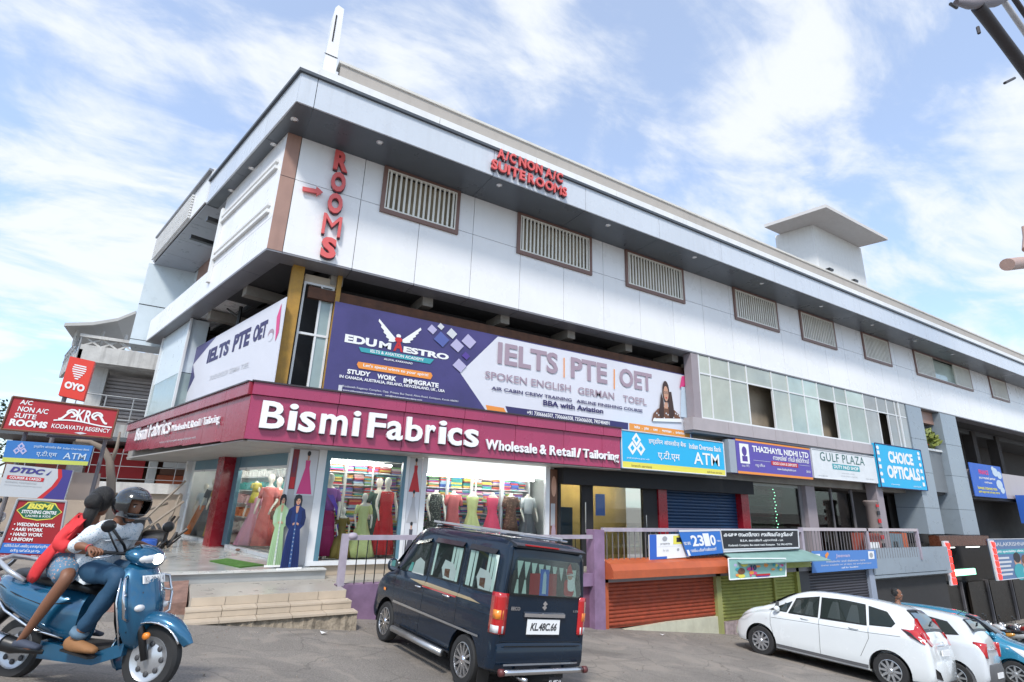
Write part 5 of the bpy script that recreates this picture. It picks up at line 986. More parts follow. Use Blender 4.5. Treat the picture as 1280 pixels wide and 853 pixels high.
# ================================================================ BALCONY PLANT, JARS AND CRATES IN THE CORRIDOR
def leafy(mb, c, rx, ry2, rz_, n, s, up=.3):
    for _ in range(n):
        a, b_, r = R.uniform(0, 6.283), R.uniform(-1, 1), R.random()**.4; q = math.sqrt(1-b_*b_); p = Vector((c[0]+rx*r*q*math.cos(a), c[1]+ry2*r*q*math.sin(a), c[2]+rz_*r*b_))
        d = Vector((R.gauss(0, 1), R.gauss(0, 1), R.gauss(up, .6))).normalized(); w = d.cross(Vector((R.gauss(0, 1), R.gauss(0, 1), R.gauss(0, 1)))).normalized(); l = s*R.uniform(.6, 1.4)
        mb.add([p, p+d*l*.5+w*l*.28, p+d*l, p+d*l*.5-w*l*.28], [(0, 1, 2, 3)])
    return mb
leaf_g = M('leaf_green', (.075, .13, .03), .55, var=.5, scale=1.6); leaf_y = M('leaf_yellow_green', (.24, .28, .07), .55, var=.4, scale=5); leaf_d = M('leaf_dark_green', (.03, .06, .018), .6, var=.5, scale=2); bark = M('bark', (.11, .085, .06), .9, var=.3, scale=6, bump=.6)
pt = thing('potted_plant', 'leafy green and reddish plants along the balcony between the two tall columns', 'plant', (30.5, 11.95, 3.1))
obj('planter', MB().box(29.75, 31.4, 11.9, 12.15, 3.0, 3.25), ink_brown, pt); obj('leaves', leafy(MB(), (30.5, 11.85, 3.5), .9, .3, .42, 520, .30, 1), leaf_y, pt, kind='stuff'); obj('red_leaves', leafy(MB(), (30.3, 11.9, 3.25), .6, .2, .12, 60, .16), ink_red, pt, kind='stuff')
dr = thing('carton_column', 'round cream display column with red lettering standing in the corridor', 'display stand', (23.9, 11.6, Z2))
obj('column', MB().lathe([(.24, 0), (.22, .1), (.20, 1.9), (.26, 2.0), (.28, 2.1), (.22, 2.15)], (23.9, 11.6, Z2), seg=20, cap=True), M('cream_card', (.22, .18, .17), .6), dr, 40)
for i in range(6): obj('lettering', MB().box(23.80, 24.0, 11.35, 11.37, Z2+.4+i*.3, Z2+.55+i*.3), ink_red if i % 2 else ink_k, dr)
bk = thing('crate', 'red and white printed crate behind the corridor railing', 'crate', (22.6, 11.3, Z2)); obj('box_body', MB().box(22.1, 23.2, 11.1, 11.6, Z2, -.7), M('faded_red_card', (.35, .08, .06), .6, var=.3), bk); obj('white_print', MB().box(22.3, 23.0, 11.085, 11.098, -1.4, -1.0), ink_w, bk)
bk = thing('cabinet', 'blue grey cabinet with an orange side behind the corridor railing', 'cabinet', (25.8, 11.9, Z2)); obj('door', MB().box(25.1, 25.75, 11.8, 12.3, Z2, -.75), M('blue_grey_board', (.14, .2, .24), .5), bk); obj('door', MB().box(25.77, 26.4, 11.8, 12.3, Z2, -.75), M('blue_grey_board', (.14, .2, .24), .5), bk); obj('side_panel', MB().box(26.42, 26.9, 11.8, 12.3, Z2, -.72), orange_hood, bk)
for x in (25.65, 25.87): obj('handle', MB().box(x-.04, x+.04, 11.77, 11.8, -1.3, -1.05), black_m, bk)
# ================================================================ LEFT BACKGROUND
OB = thing('old_building', 'weathered white building with a lattice balcony behind the red hotel signs', 'building', (-1.5, 22, -1.5))
oy = 20.; xb0 = ry(100, 430, oy).x; zt_, zm, zb_ = ry(140, 424, oy).z, ry(150, 437, oy).z, ry(150, 457, oy).z
obj('balcony_front', MB().box(xb0, 2.5, oy, oy+.15, zb_, zm), old_white, OB); obj('balcony_floor', MB().box(xb0, 2.5, oy+.15, oy+3, zb_-.02, zb_+.12), old_white, OB)
for i in range(8):
    x = xb0+.1+i*.42; w_ = .045
    for a, b in (((x, zm), (x+.38, zt_-.06)), ((x+.38, zm), (x, zt_-.06))): obj('lattice_bar', MB().tube([(a[0], oy+.07, a[1]), (b[0], oy+.07, b[1])], .035, 4), old_white, OB)
obj('balcony_coping', MB().box(xb0-.05, 2.5, oy-.03, oy+.18, zt_-.06, zt_+.03), old_white, OB)
cor = Vector((xb0, oy, 0))
def back(d, z, o=0): p = cor+LD*d; return (p.x+o, p.y, z)
obj('balcony_side', MB().hexa([back(0, zb_), back(4, zb_), back(4, zb_, .1), back(0, zb_, .1), back(0, zb_+.35), back(4, zb_+.35), back(4, zb_+.35, .1), back(0, zb_+.35, .1)]), old_white, OB)
for z in (zb_+.55, zb_+.8, zt_): obj('side_rail', MB().tube([back(0, z), back(4, z)], .025, 5), M('weathered_metal', (.35, .36, .37), .5), OB)
for i in range(8): obj('side_post', MB().tube([back(i*.55, zb_), back(i*.55, zt_)], .02, 5), M('weathered_metal', (.35, .36, .37), .5), OB)
r0, r1, r2, r3 = ry(86, 411, oy+.5), ry(120, 410, oy+.5), ry(150, 405, oy+.5), ry(172, 396, oy+.5)
rf = MB(); rf.rings([[(p.x, oy-.2, p.z), (p.x, oy+3.5, p.z), (p.x, oy+3.5, p.z-.1), (p.x, oy-.2, p.z-.1)] for p in (r0, r1, r2, r3)]); obj('sheet_roof', rf, M('pale_roof_sheet', (.50, .49, .47), .6), OB)
for px in (95, 128, 158): p = ry(px, 420, oy+.4); obj('roof_post', MB().tube([(p.x, oy+.4, zm), (p.x, oy+.4, r0.z+.05)], .05, 6), old_white, OB)
obj('rear_wall', MB().box(xb0+.4, 2.6, oy+2.2, oy+2.4, -1.6, zb_), M('stained_wall', (.36, .30, .27), .8, var=.25, streak=.4), OB)
s = obj('louvred_shutter', MB().box(-2.6, .8, oy+1.1, oy+1.15, 1.9, zb_-.15), M('faded_grey_slats', (.40, .36, .35), .6, var=.15), OB)
for i in range(13): obj('slat', MB().box(-2.6, .8, oy+1.02+.02*(i % 2), oy+1.1, 1.93+i*.115, 1.93+i*.115+.08), M('faded_grey_slats', (.40, .36, .35), .6, var=.15), s)
obj('wall_pillar', MB().box(-3.0, -2.6, oy+.7, oy+1.2, -1.6, zb_), old_white, OB); obj('lower_band', MB().box(-2.5, 1, oy+.6, oy+.75, 1.3, 1.9), old_white, OB)
for z in (2.0, 2.35, 2.7): obj('rail', MB().tube([(-3.1, oy+.1, z), (.5, oy+.1, z-.05)], .02, 5), M('weathered_metal', (.35, .36, .37), .5), OB)
for i in range(6): obj('rail_post', MB().tube([(-3.1+i*.7, oy+.1, 1.3), (-3.1+i*.7, oy+.1, 2.7)], .02, 5), M('weathered_metal', (.35, .36, .37), .5), OB)
# low shop and yard behind the platform
LS = thing('low_shop', 'low open shop with brown and orange shelves behind the beige yard wall', 'shop', (-1, 21, -1.5))
obj('shop_floor_base', MB().box(-4.6, 1.6, 19.6, 21.9, -1.6, -1.0), concrete, LS); obj('shop_back', MB().box(-4.6, 1.6, 21.8, 21.9, -1.0, 1.3), ink_brown, LS); obj('shop_roof', MB().box(-4.8, 1.7, 19.3, 22, 1.3, 1.42), M('dark_sheet', (.10, .11, .12), .5), LS)
for x0, x1, z0, z1, m_ in ((-2.6, -1.1, .3, 1.2, ink_red), (-1.0, -.75, -.6, 1.2, white_paint), (-.6, .7, .7, 1.15, ink_w), (-.7, .8, -.1, .45, orange_hood), (-.65, .75, .47, .66, ink_brown), (-3.8, -2.8, .1, 1.0, M('faded_red_card', (.35, .08, .06), .6)), (-2.5, -1.3, -.5, .15, ink_brown), (.85, 1.3, -.2, 1, ink_or)): obj('goods_panel', MB().box(x0, x1, 21.2, 21.4, z0, z1), m_, LS)
for z in (-.1, .25, .6, .95): obj('wire', MB().tube([(-4.4, 19.4, z), (1.4, 19.4, z+.02)], .012, 4), M('weathered_metal', (.35, .36, .37), .5), LS)
for i in range(9): obj('wire_post', MB().tube([(-4.4+i*.7, 19.4, -.6), (-4.4+i*.7, 19.4, 1.1)], .012, 4), M('weathered_metal', (.35, .36, .37), .5), LS)
yw = thing('yard_wall', 'low beige yard wall with a stained white coping behind the motorcyclist', 'wall', (-1.5, 18.6, -1.5)); obj('wall_body', MB().box(-4.2, .12, 18.6, 18.8, -1.6, -.12), M('beige_plaster', (.42, .34, .27), .8, var=.12), yw); obj('coping', MB().box(-4.2, .15, 18.5, 18.85, -.12, .16), old_white, yw)
bd = solo('blank_board', MB().slab(cq((0, 520, 5.333), [(440, 560), (640, 560), (670, 385), (480, 375)], Y=13.6), (0, -1, 0), .08), M('pinkish_cream_board', (.52, .42, .35), .7), 'blank cream board between the courier sign and the yard wall', 'board')
bx = thing('crate', 'black crate lying in the yard behind the motorcyclist', 'crate', (-.9, 16.8, -1.45)); obj('box_body', MB().box(-1.4, -.6, 16.8, 17.3, -1.46, -.75), black_m, bx); obj('lid', MB().box(-1.43, -.57, 16.77, 17.33, -.75, -.70), darkgrey, bx)
rr_ = solo('blue_pot', MB().lathe([(.10, 0), (.16, .1), (.17, .25), (.15, .3)], (-.4, 16.2, -1.45), seg=14, cap=True), ink_blue, 'small blue pot lying beside the black crate', 'pot', True)
rb_ = thing('red_can', 'dull red can standing behind the riders shoulder', 'can', (-1.6, 16.6, -1.45)); obj('can_body', MB().lathe([(.18, 0), (.18, .55), (.15, .62)], (-1.6, 16.6, -1.45), seg=14, cap=True), M('faded_red_card', (.35, .08, .06), .6), rb_, 30)
for i, (a, b) in enumerate((((-1.1, 17.0, -1.4), (.1, 17.9, .25)), ((-.9, 16.6, -1.3), (.15, 17.5, -.3)), ((-1.5, 17.6, -.9), (-.2, 17.7, -.35)), ((-.2, 16.8, -1.4), (.05, 17.9, -.1)))): solo('wooden_pole', MB().tube([a, b], .035, 6), M('grey_wood', (.26, .22, .18), .8), ('long grey pole leaning against the yard wall, steepest one', 'grey pole leaning low beside the black crate', 'thin stick lying on the yard rubble', 'short stick standing beside the side window')[i], 'pole')
hp = thing('scrap_heap', 'dark heap of pipes and plastic sheet lying against the yard wall', 'scrap', (.2, 17.3, -1.45))
for k in range(9): a = R.uniform(-.8, .1); obj('pipe', MB().tube([(a, 17.0+R.uniform(-.2, .4), -1.4), (a+R.uniform(-.5, .5), 17.6+R.uniform(-.2, .4), -1.0+R.uniform(-.2, .35))], R.uniform(.02, .045), 6), R.choice([darkgrey, black_m, M('grey_wood', (.26, .22, .18), .8)]), hp)
sheet_ = MB(); sheet_.rings([[(-1.1+x_*.17+R.uniform(-.05, .05), 17.2+.35*math.cos(t), -1.3+.32*math.sin(t)+R.uniform(-.06, .06)) for t in [2*math.pi*k/10 for k in range(10)]] for x_ in range(7)]); obj('plastic_sheet', sheet_, black_m, hp, 60)
# street pole and crooked branch by the signs
po = thing('sign_pole', 'grey pole carrying the stacked red and blue signs on the left', 'pole', (-4.6, 13.2, -1.5)); 
for px_, pz_ in ((25, 2.9), (128, 2.9)): p = ry(px_, 560, 13.25); obj('upright', MB().tube([(p.x, 13.25, -1.5), (p.x+.02, 13.25, 1.0)], .035, 8), M('grey_bar', (.17, .16, .17), .5), po)
obj('arm', MB().tube([(ry(60, 540, 13.3).x, 13.3, ry(60, 545, 13.3).z), (ry(140, 555, 13.3).x, 13.3, ry(140, 550, 13.3).z)], .03, 6), M('grey_bar', (.17, .16, .17), .5), po)
p = ry(80, 495, 14.1); obj('upright', MB().tube([(p.x, 14.1, .5), (p.x+.02, 14.1, 1.9)], .04, 8), M('grey_bar', (.17, .16, .17), .5), po)
br = thing('bare_tree', 'thin bare crooked tree trunk just left of the helmeted rider', 'tree', (-1.9, 14, -1.5)); q = [ry(x, y, 13.9) for x, y in ((140, 690), (138, 640), (139, 600), (137, 575), (128, 560), (112, 553), (95, 551))]
obj('trunk', MB().tube(q, [.09, .08, .08, .07, .06, .05, .04], 8), M('grey_wood', (.26, .22, .18), .8), br, True); q2 = [ry(x, y, 13.9) for x, y in ((138, 580), (146, 560), (150, 540))]; obj('branch', MB().tube(q2, [.05, .035, .02], 6), M('grey_wood', (.26, .22, .18), .8), br, True)
for o_ in (OB, LS): o_.location = o_.location*1.32; o_.scale = (1.32, 1.32, 1.32)
# trees
def tree(label, x, y, h, r, name='broadleaf_tree', m_=leaf_g, n=2600, group='trees beyond the buildings'):
    z = gz(x, y); t = thing(name, label, 'tree', (x, y, z), group)
    tk = MB(); tk.tube([(x, y, z), (x+.1, y, z+h*.3), (x-.1, y, z+h*.6), (x, y, z+h*.9)], [.05*h*.6, .035*h*.6, .022*h*.6, .008*h], 8); obj('trunk', tk, bark, t, True)
    for i in range(5):
        a = i*1.3+R.random(); obj('limb', MB().tube([(x, y, z+h*(.3+.08*i)), (x+r*.5*math.cos(a), y+r*.5*math.sin(a), z+h*(.5+.08*i)), (x+r*.8*math.cos(a), y+r*.8*math.sin(a), z+h*(.58+.08*i))], [.02*h*.6, .012*h*.6, .005*h], 6), bark, t, True)
    c = MB()
    for i in range(16):
        a, b_ = R.uniform(0, 6.28), R.uniform(-.8, 1); q = math.sqrt(1-min(1, b_*b_)); rr = R.uniform(.5, .95); k = R.uniform(.22, .42)
        leafy(c, (x+r*rr*q*math.cos(a), y+r*rr*q*math.sin(a), z+h*.68+h*.30*rr*b_), r*k, r*k, h*.12, n//16, h*.035)
    obj('crown', c, m_, t, kind='stuff')
tree('bushy green tree at the far left edge, beside the faded ATM sign', -7.6, 20.5, 3.6, 1.9, m_=leaf_g)
for i, (x, y, h, r) in enumerate(((-14, 34, 7, 3.5), (-9.5, 40, 6, 3.2), (-22, 30, 8, 4), (-30, 46, 9, 4.5), (-5, 52, 7, 3.6))): tree(('round tree far behind the courier sign', 'low tree far behind the old building', 'broad tree out of the frame on the left', 'tall tree out on the left', 'far tree behind the yard')[i], x, y, h, r, m_=(leaf_g, leaf_d)[i % 2], n=1800)
# ---- street lamp bracket, upper right corner
sp2 = thing('pole_bracket', 'dark weathered pole arm with a clamp reaching in at the top right corner', 'pole', ry(1300, 160, 4.2)); pm_ = M('dark_weathered_metal', (.045, .04, .045), .6, var=.3, scale=20)
obj('arm', MB().tube([ry(1222, 8, 4.2), ry(1250, 45, 4.2), ry(1300, 112, 4.2)], [.20, .19, .21], 14), pm_, sp2, 40)
obj('pale_arm', MB().tube([ry(1248, -8, 4.4), ry(1300, 68, 4.4)], .11, 10), M('pale_metal', (.5, .5, .52), .4), sp2, True); obj('arm', MB().tube([ry(1262, -10, 4.5), ry(1310, 60, 4.5)], .11, 10), pm_, sp2, True)
obj('clamp', MB().tube([ry(1195, 3, 4.15), ry(1212, 6, 4.15), ry(1245, 2, 4.15), ry(1262, -6, 4.15)], [.08, .15, .20, .16], 10), M('rusty_clamp', (.16, .13, .14), .6, var=.4, scale=20), sp2, 40)
for a, b in (((1188, 5), (1196, 10)), ((1222, 34), (1224, 42)), ((1256, 104), (1268, 98))): obj('bolt', MB().tube([ry(*a, 4.12), ry(*b, 4.12)], .05, 6), pm_, sp2)
sp3 = thing('insulator', 'pinkish brown insulator peg sticking in at the right edge against the sky', 'pole fitting', ry(1290, 330, 4.2)); pk = M('pinkish_ceramic', (.45, .30, .25), .5, var=.1)
obj('peg', MB().tube([ry(1259, 331, 4.2), ry(1275, 329, 4.2), ry(1320, 326, 4.2)], [.16, .165, .17], 14), pk, sp3, 40); obj('upper_peg', MB().tube([ry(1280, 283, 4.2), ry(1284, 296, 4.2), ry(1283, 312, 4.2)], [.06, .10, .10], 10), pk, sp3, 40)

# small stones and litter on the road
gv = MB()
for _ in range(900):
    u = R.random(); x = R.uniform(-3, 17); y = R.uniform(3.5, 10.6) if R.random() < .45 else (9.7 if x < 3 else 10.6)-abs(R.gauss(0, .35)); z = gz(x, y); q = R.uniform(.006, .022)
    gv.add([(x-q, y-q*.7, z-.01), (x+q, y-q, z-.01), (x+q*.8, y+q, z-.01), (x-q*.6, y+q*.8, z-.01), (x+q*.1, y, z+q*.9)], [(0, 1, 4), (1, 2, 4), (2, 3, 4), (3, 0, 4)])
o = obj('loose_gravel', gv, M('gravel_grey', (.20, .17, .14), .9, var=.3, scale=8), None); o['kind'] = 'stuff'; o['label'] = 'loose grit and small stones scattered along the road edge'; o['category'] = 'gravel'
for i, (x, y, m_, l) in enumerate(((2.3, 9.4, ink_w, 'crumpled white paper scrap in front of the steps'), (6.9, 10.2, ink_pale, 'pale wrapper lying below the purple wall'), (10.6, 10.3, ink_w, 'white scrap near the orange shutter'), (5.9, 6.2, ink_brown, 'brown leaf on the road behind the van'))):
    z = gz(x, y)+.02; solo('litter', MB().add([(x, y, z), (x+.09, y+.01, z+.02), (x+.07, y+.08, z), (x-.02, y+.07, z+.03)], [(0, 1, 2, 3)]), m_, l, 'litter')
# ================================================================ VEHICLES
def place(root, pos, fd, up):
    f = Vector(fd); up = Vector(up).normalized(); f = (f-up*f.dot(up)).normalized(); l = up.cross(f)
    root.matrix_world = Matrix.Translation(pos) @ Matrix((f, l, up)).transposed().to_4x4()
def interp(keys, x):
    keys = sorted(keys)
    if x <= keys[0][0]: return keys[0][1:]
    for i in range(len(keys)-1):
        a, b = keys[i], keys[i+1]
        if x <= b[0]:
            t = (x-a[0])/(b[0]-a[0]); p = keys[max(0, i-1)]; q = keys[min(len(keys)-1, i+2)]; out = []
            for k in range(1, len(a)):
                m0 = (b[k]-p[k])/(b[0]-p[0]) if b[0] != p[0] else 0; m1 = (q[k]-a[k])/(q[0]-a[0]) if q[0] != a[0] else 0; h = b[0]-a[0]
                d = (b[k]-a[k])/h; m0 = max(-3*abs(d), min(3*abs(d), m0)) if m0*d >= 0 else 0; m1 = max(-3*abs(d), min(3*abs(d), m1)) if m1*d >= 0 else 0
                out.append((2*t**3-3*t*t+1)*a[k]+(t**3-2*t*t+t)*h*m0+(-2*t**3+3*t*t)*b[k]+(t**3-t*t)*h*m1)
            return tuple(out)
    return keys[-1][1:]
class Car:
    # keys: x, zb, zs, zt, wl, ws, wt
    def __init__(s, keys): s.k = keys; s.x0 = min(k[0] for k in keys); s.x1 = max(k[0] for k in keys)
    def sec(s, x):
        zb, zs, zt, wl, ws, wt = interp(s.k, x); zs = min(zs, zt-.05); r = min(.12, (zt-zs)*.6); g = zt-zs; m = zb+(zs-zb)*.45
        P = [(0, zb), (wl*.85, zb), (wl*.97, zb+.03), (wl, zb+.09), (wl+(ws-wl)*.6+.006, m-.08), (ws+.004, m+.08), (ws, zs-.10), (ws-.006, zs-.03), (ws-.022, zs)]
        for t in (.25, .5, .75, 1.): P.append((ws-.022+(wt-(ws-.022))*t, zs+(zt-r-zs)*t))
        P += [(wt-.018, zt-r*.62), (wt-.05, zt-r*.3), (wt-.11, zt-r*.08), (wt*.55, zt+.008), (0, zt+.014)]
        return P
    def hw(s, x, z):
        P = s.sec(x)[3:14]
        for (a, b), (c, d) in zip(P, P[1:]):
            if b <= z <= d and d > b: return a+(c-a)*(z-b)/(d-b)
        return P[0][0] if z < P[0][1] else P[-1][0]
    def body(s, n=72):
        mb = MB(); rs = []
        for i in range(n+1):
            t = i/n; x = s.x0+(s.x1-s.x0)*(.5-.5*math.cos(math.pi*t))*.5+(s.x1-s.x0)*t*.5; P = s.sec(x)
            rs.append([(x, y, z) for y, z in P]+[(x, -y, z) for y, z in P[-2:0:-1]])
        return mb.rings(rs)
    def side(s, pts, sg, lift, sub=6):      # polygon of (x, z) laid on the flank
        L = []
        for i in range(len(pts)):
            a, b = pts[i], pts[(i+1) % len(pts)]
            for k in range(sub): t = k/sub; L.append((a[0]+(b[0]-a[0])*t, a[1]+(b[1]-a[1])*t))
        cx0 = sum(p[0] for p in L)/len(L); cz0 = sum(p[1] for p in L)/len(L); mb = MB(); n = len(L)
        V = [(cx0, sg*(s.hw(cx0, cz0)+lift), cz0)]; rings_ = (.33, .66, 1.)
        for q in rings_: V += [(cx0+(x-cx0)*q, sg*(s.hw(cx0+(x-cx0)*q, cz0+(z-cz0)*q)+lift), cz0+(z-cz0)*q) for x, z in L]
        F = [(0, 1+i, 1+(i+1) % n) for i in range(n)]
        for r in range(2): F += [(1+r*n+i, 1+(r+1)*n+i, 1+(r+1)*n+(i+1) % n, 1+r*n+(i+1) % n) for i in range(n)]
        return mb.add(V, F)
    def line(s, pts, sg, r=.004, lift=.001):
        L = []
        for a, b in zip(pts, pts[1:]):
            for k in range(8): t = k/8; L.append((a[0]+(b[0]-a[0])*t, a[1]+(b[1]-a[1])*t))
        L.append(pts[-1]); return MB().tube([(x, sg*(s.hw(x, z)+lift), z) for x, z in L], r, 5)
    def top(s, x0, x1, w0, w1, lift, nx=8, ny=6):
        V = []; 
        for i in range(nx+1):
            x = x0+(x1-x0)*i/nx; w = w0+(w1-w0)*i/nx; zt = interp(s.k, x)[2]
            for j in range(ny+1): y = w*(2*j/ny-1); V.append((x, y, zt+.012*(1-abs(y)/w*.9)+lift))
        return MB().add(V, [(i*(ny+1)+j, i*(ny+1)+j+1, (i+1)*(ny+1)+j+1, (i+1)*(ny+1)+j) for i in range(nx) for j in range(ny)])
def cut_arches(mb, wheels, r, w0, w1, mat, name='body'):
    me = mesh('body', mb, mat); o = bpy.data.objects.new('tmp', me); COL.objects.link(o); cs = []
    c = MB()
    for x, z in wheels:
        for sg in (-1, 1): c.lathe([(r, w0*sg), (r, w1*sg)], (x, 0, z), (0, 1, 0), 28, cap=True)
    cm = mesh('cut', c, None); co = bpy.data.objects.new('cut', cm); COL.objects.link(co)
    m = o.modifiers.new('b', 'BOOLEAN'); m.object = co; m.operation = 'DIFFERENCE'; m.solver = 'EXACT'
    bpy.context.view_layer.update(); dg = bpy.context.evaluated_depsgraph_get(); res = bpy.data.meshes.new_from_object(o.evaluated_get(dg))
    bpy.data.objects.remove(o); bpy.data.objects.remove(co)
    if len(res.polygons) < 50: res = me
    return res
def wheel(root, x, y, r, w, sg, rim=silver, spokes=10, rr=.66, hub=chrome, z=None, alloy=False):
    z = r if z is None else z
    t = obj('wheel', MB().lathe([(r*rr, -w/2), (r*.93, -w/2), (r*.985, -w*.4), (r, -w*.2), (r, w*.2), (r*.985, w*.4), (r*.93, w/2), (r*rr, w/2)], (x, y, z), (0, 1, 0), 36), rubber, root, 30)
    R_ = r*rr; fy = y+sg*w*.42; by_ = y+sg*w*.1
    obj('rim', MB().lathe([(R_, -w*.45), (R_*1.0, w*.46), (R_*.93, w*.48), (R_*.90, w*.36), (R_*.88, 0)], (x, y, z), (0, sg, 0), 36), rim, t, 30)
    obj('rim_back', MB().lathe([(.001, 0), (R_*.95, 0)], (x, by_, z), (0, sg, 0), 24), darkgrey, t)
    sp_ = MB()
    for i in range(spokes):
        a = 2*math.pi*i/spokes; da = .11 if alloy else .17; P = []
        for rad, wid in ((R_*.2, da*1.5), (R_*.93, da)):
            for dd in (-1, 1): P.append((x+rad*math.cos(a)-dd*wid*R_*.5*math.sin(a), fy, z+rad*math.sin(a)+dd*wid*R_*.5*math.cos(a)))
        Q = [(p[0], fy-sg*.03, p[2]) for p in P]
        obj('spoke', MB().add(P+Q, [(0, 1, 3, 2), (4, 6, 7, 5), (0, 2, 6, 4), (1, 5, 7, 3), (2, 3, 7, 6), (0, 4, 5, 1)]), rim, t)
    obj('hub_cap', MB().lathe([(R_*.24, -.02), (R_*.24, .005), (R_*.16, .018), (.001, .02)], (x, fy, z), (0, sg, 0), 20), hub, t, 30)
    return t
def arch(x, z, r, y0, y1):
    L = [(x+r*math.cos(math.radians(a)), z+r*math.sin(math.radians(a))) for a in range(-8, 189, 14)]
    return MB().rings([[(p, y0, q) for p, q in L], [(p, y1, q) for p, q in L]], cap=False, close=False)
def paint(name, c, flake=.0): return M(name, c, .22, flake, var=.02, scale=2, coat=1., objvar=0)
red_lens = M('red_lamp_lens', (.45, .01, .012), .1, var=.08, scale=30, coat=1); amber_lens = M('amber_lamp_lens', (.85, .25, .02), .15, var=.05, coat=1); clear_lens = M('clear_lamp_lens', (.65, .65, .66), .1, var=.08, scale=40, coat=1)
cglass = glass_mat('car_glass', (.85, .92, .9), base=.0, trans=.95, k=.5); cglass_d = M('car_dark_glass', (.012, .015, .016), .04, var=0, spec=.8)
seal = M('window_seal', (.008, .008, .009), .4, var=0)
# ------------------------------------------------------------ navy van
V_ = thing('van', 'dark navy blue van with curtained windows and a red Santa figure behind the rear glass', 'van', local=True)
navy = M('navy_car_paint', (.004, .013, .028), .22, 0, var=.02, scale=2, coat=.45, spec=.3, objvar=0)
vk = [(-1.83, .34, 1.0, 1.66, .71, .72, .635), (-1.80, .30, 1.02, 1.75, .725, .73, .65), (-1.7, .27, 1.03, 1.785, .728, .735, .655), (-1.2, .25, 1.03, 1.80, .73, .737, .66), (0, .25, 1.03, 1.805, .73, .737, .66), (.5, .25, 1.02, 1.785, .73, .737, .65), (.78, .25, 1.01, 1.70, .73, .737, .61), (1.2, .25, 1.0, 1.30, .73, .735, .60), (1.42, .25, .97, 1.10, .725, .73, .62), (1.62, .26, .86, .98, .71, .715, .62), (1.78, .30, .70, .80, .67, .67, .58), (1.84, .36, .55, .62, .60, .60, .5)]
van = Car(vk); WB = 1.18; wr_ = .285
obj('body', cut_arches(van.body(), ((-WB, .285), (WB, .285)), .35, .48, .9, navy), None, V_, 35)
obj('underbody', MB().box(-1.5, 1.5, -.5, .5, .20, .32), black_m, V_)
for x in (-WB, WB):
    for sg in (-1, 1): wheel(V_, x, sg*.645, wr_, .165, sg, M('alloy_silver', (.55, .55, .56), .25, .9), 12, .70, alloy=True); obj('arch_liner', arch(x, .285, .345, .47*sg, .715*sg), black_m, V_, True)
curtain_m = M('pale_curtain', (.62, .72, .66), .8, var=.08)
def vwin(pts, sg, items):
    big = lambda k: [((p[0]-cx1)*k+cx1, (p[1]-cz1)*k+cz1) for p in pts]; cx1 = sum(p[0] for p in pts)/len(pts); cz1 = sum(p[1] for p in pts)/len(pts)
    w = obj('window', van.side(big(1.07), sg, .003), seal, V_, True); obj('dark_inside', van.side(pts, sg, .006), M('cabin_dark', (.02, .025, .025), .8), w, True)
    xa, xb = min(p[0] for p in pts), max(p[0] for p in pts); za, zb2 = min(p[1] for p in pts), max(p[1] for p in pts)
    if items: 
        for q in items:
            P = [(xa+(xb-xa)*u, za+(zb2-za)*v) for u, v in q[0]]; obj(q[2], van.side(P, sg, q[3], 3), q[1], w, True)
    obj('pane', van.side(pts, sg, .014), cglass, w, True)
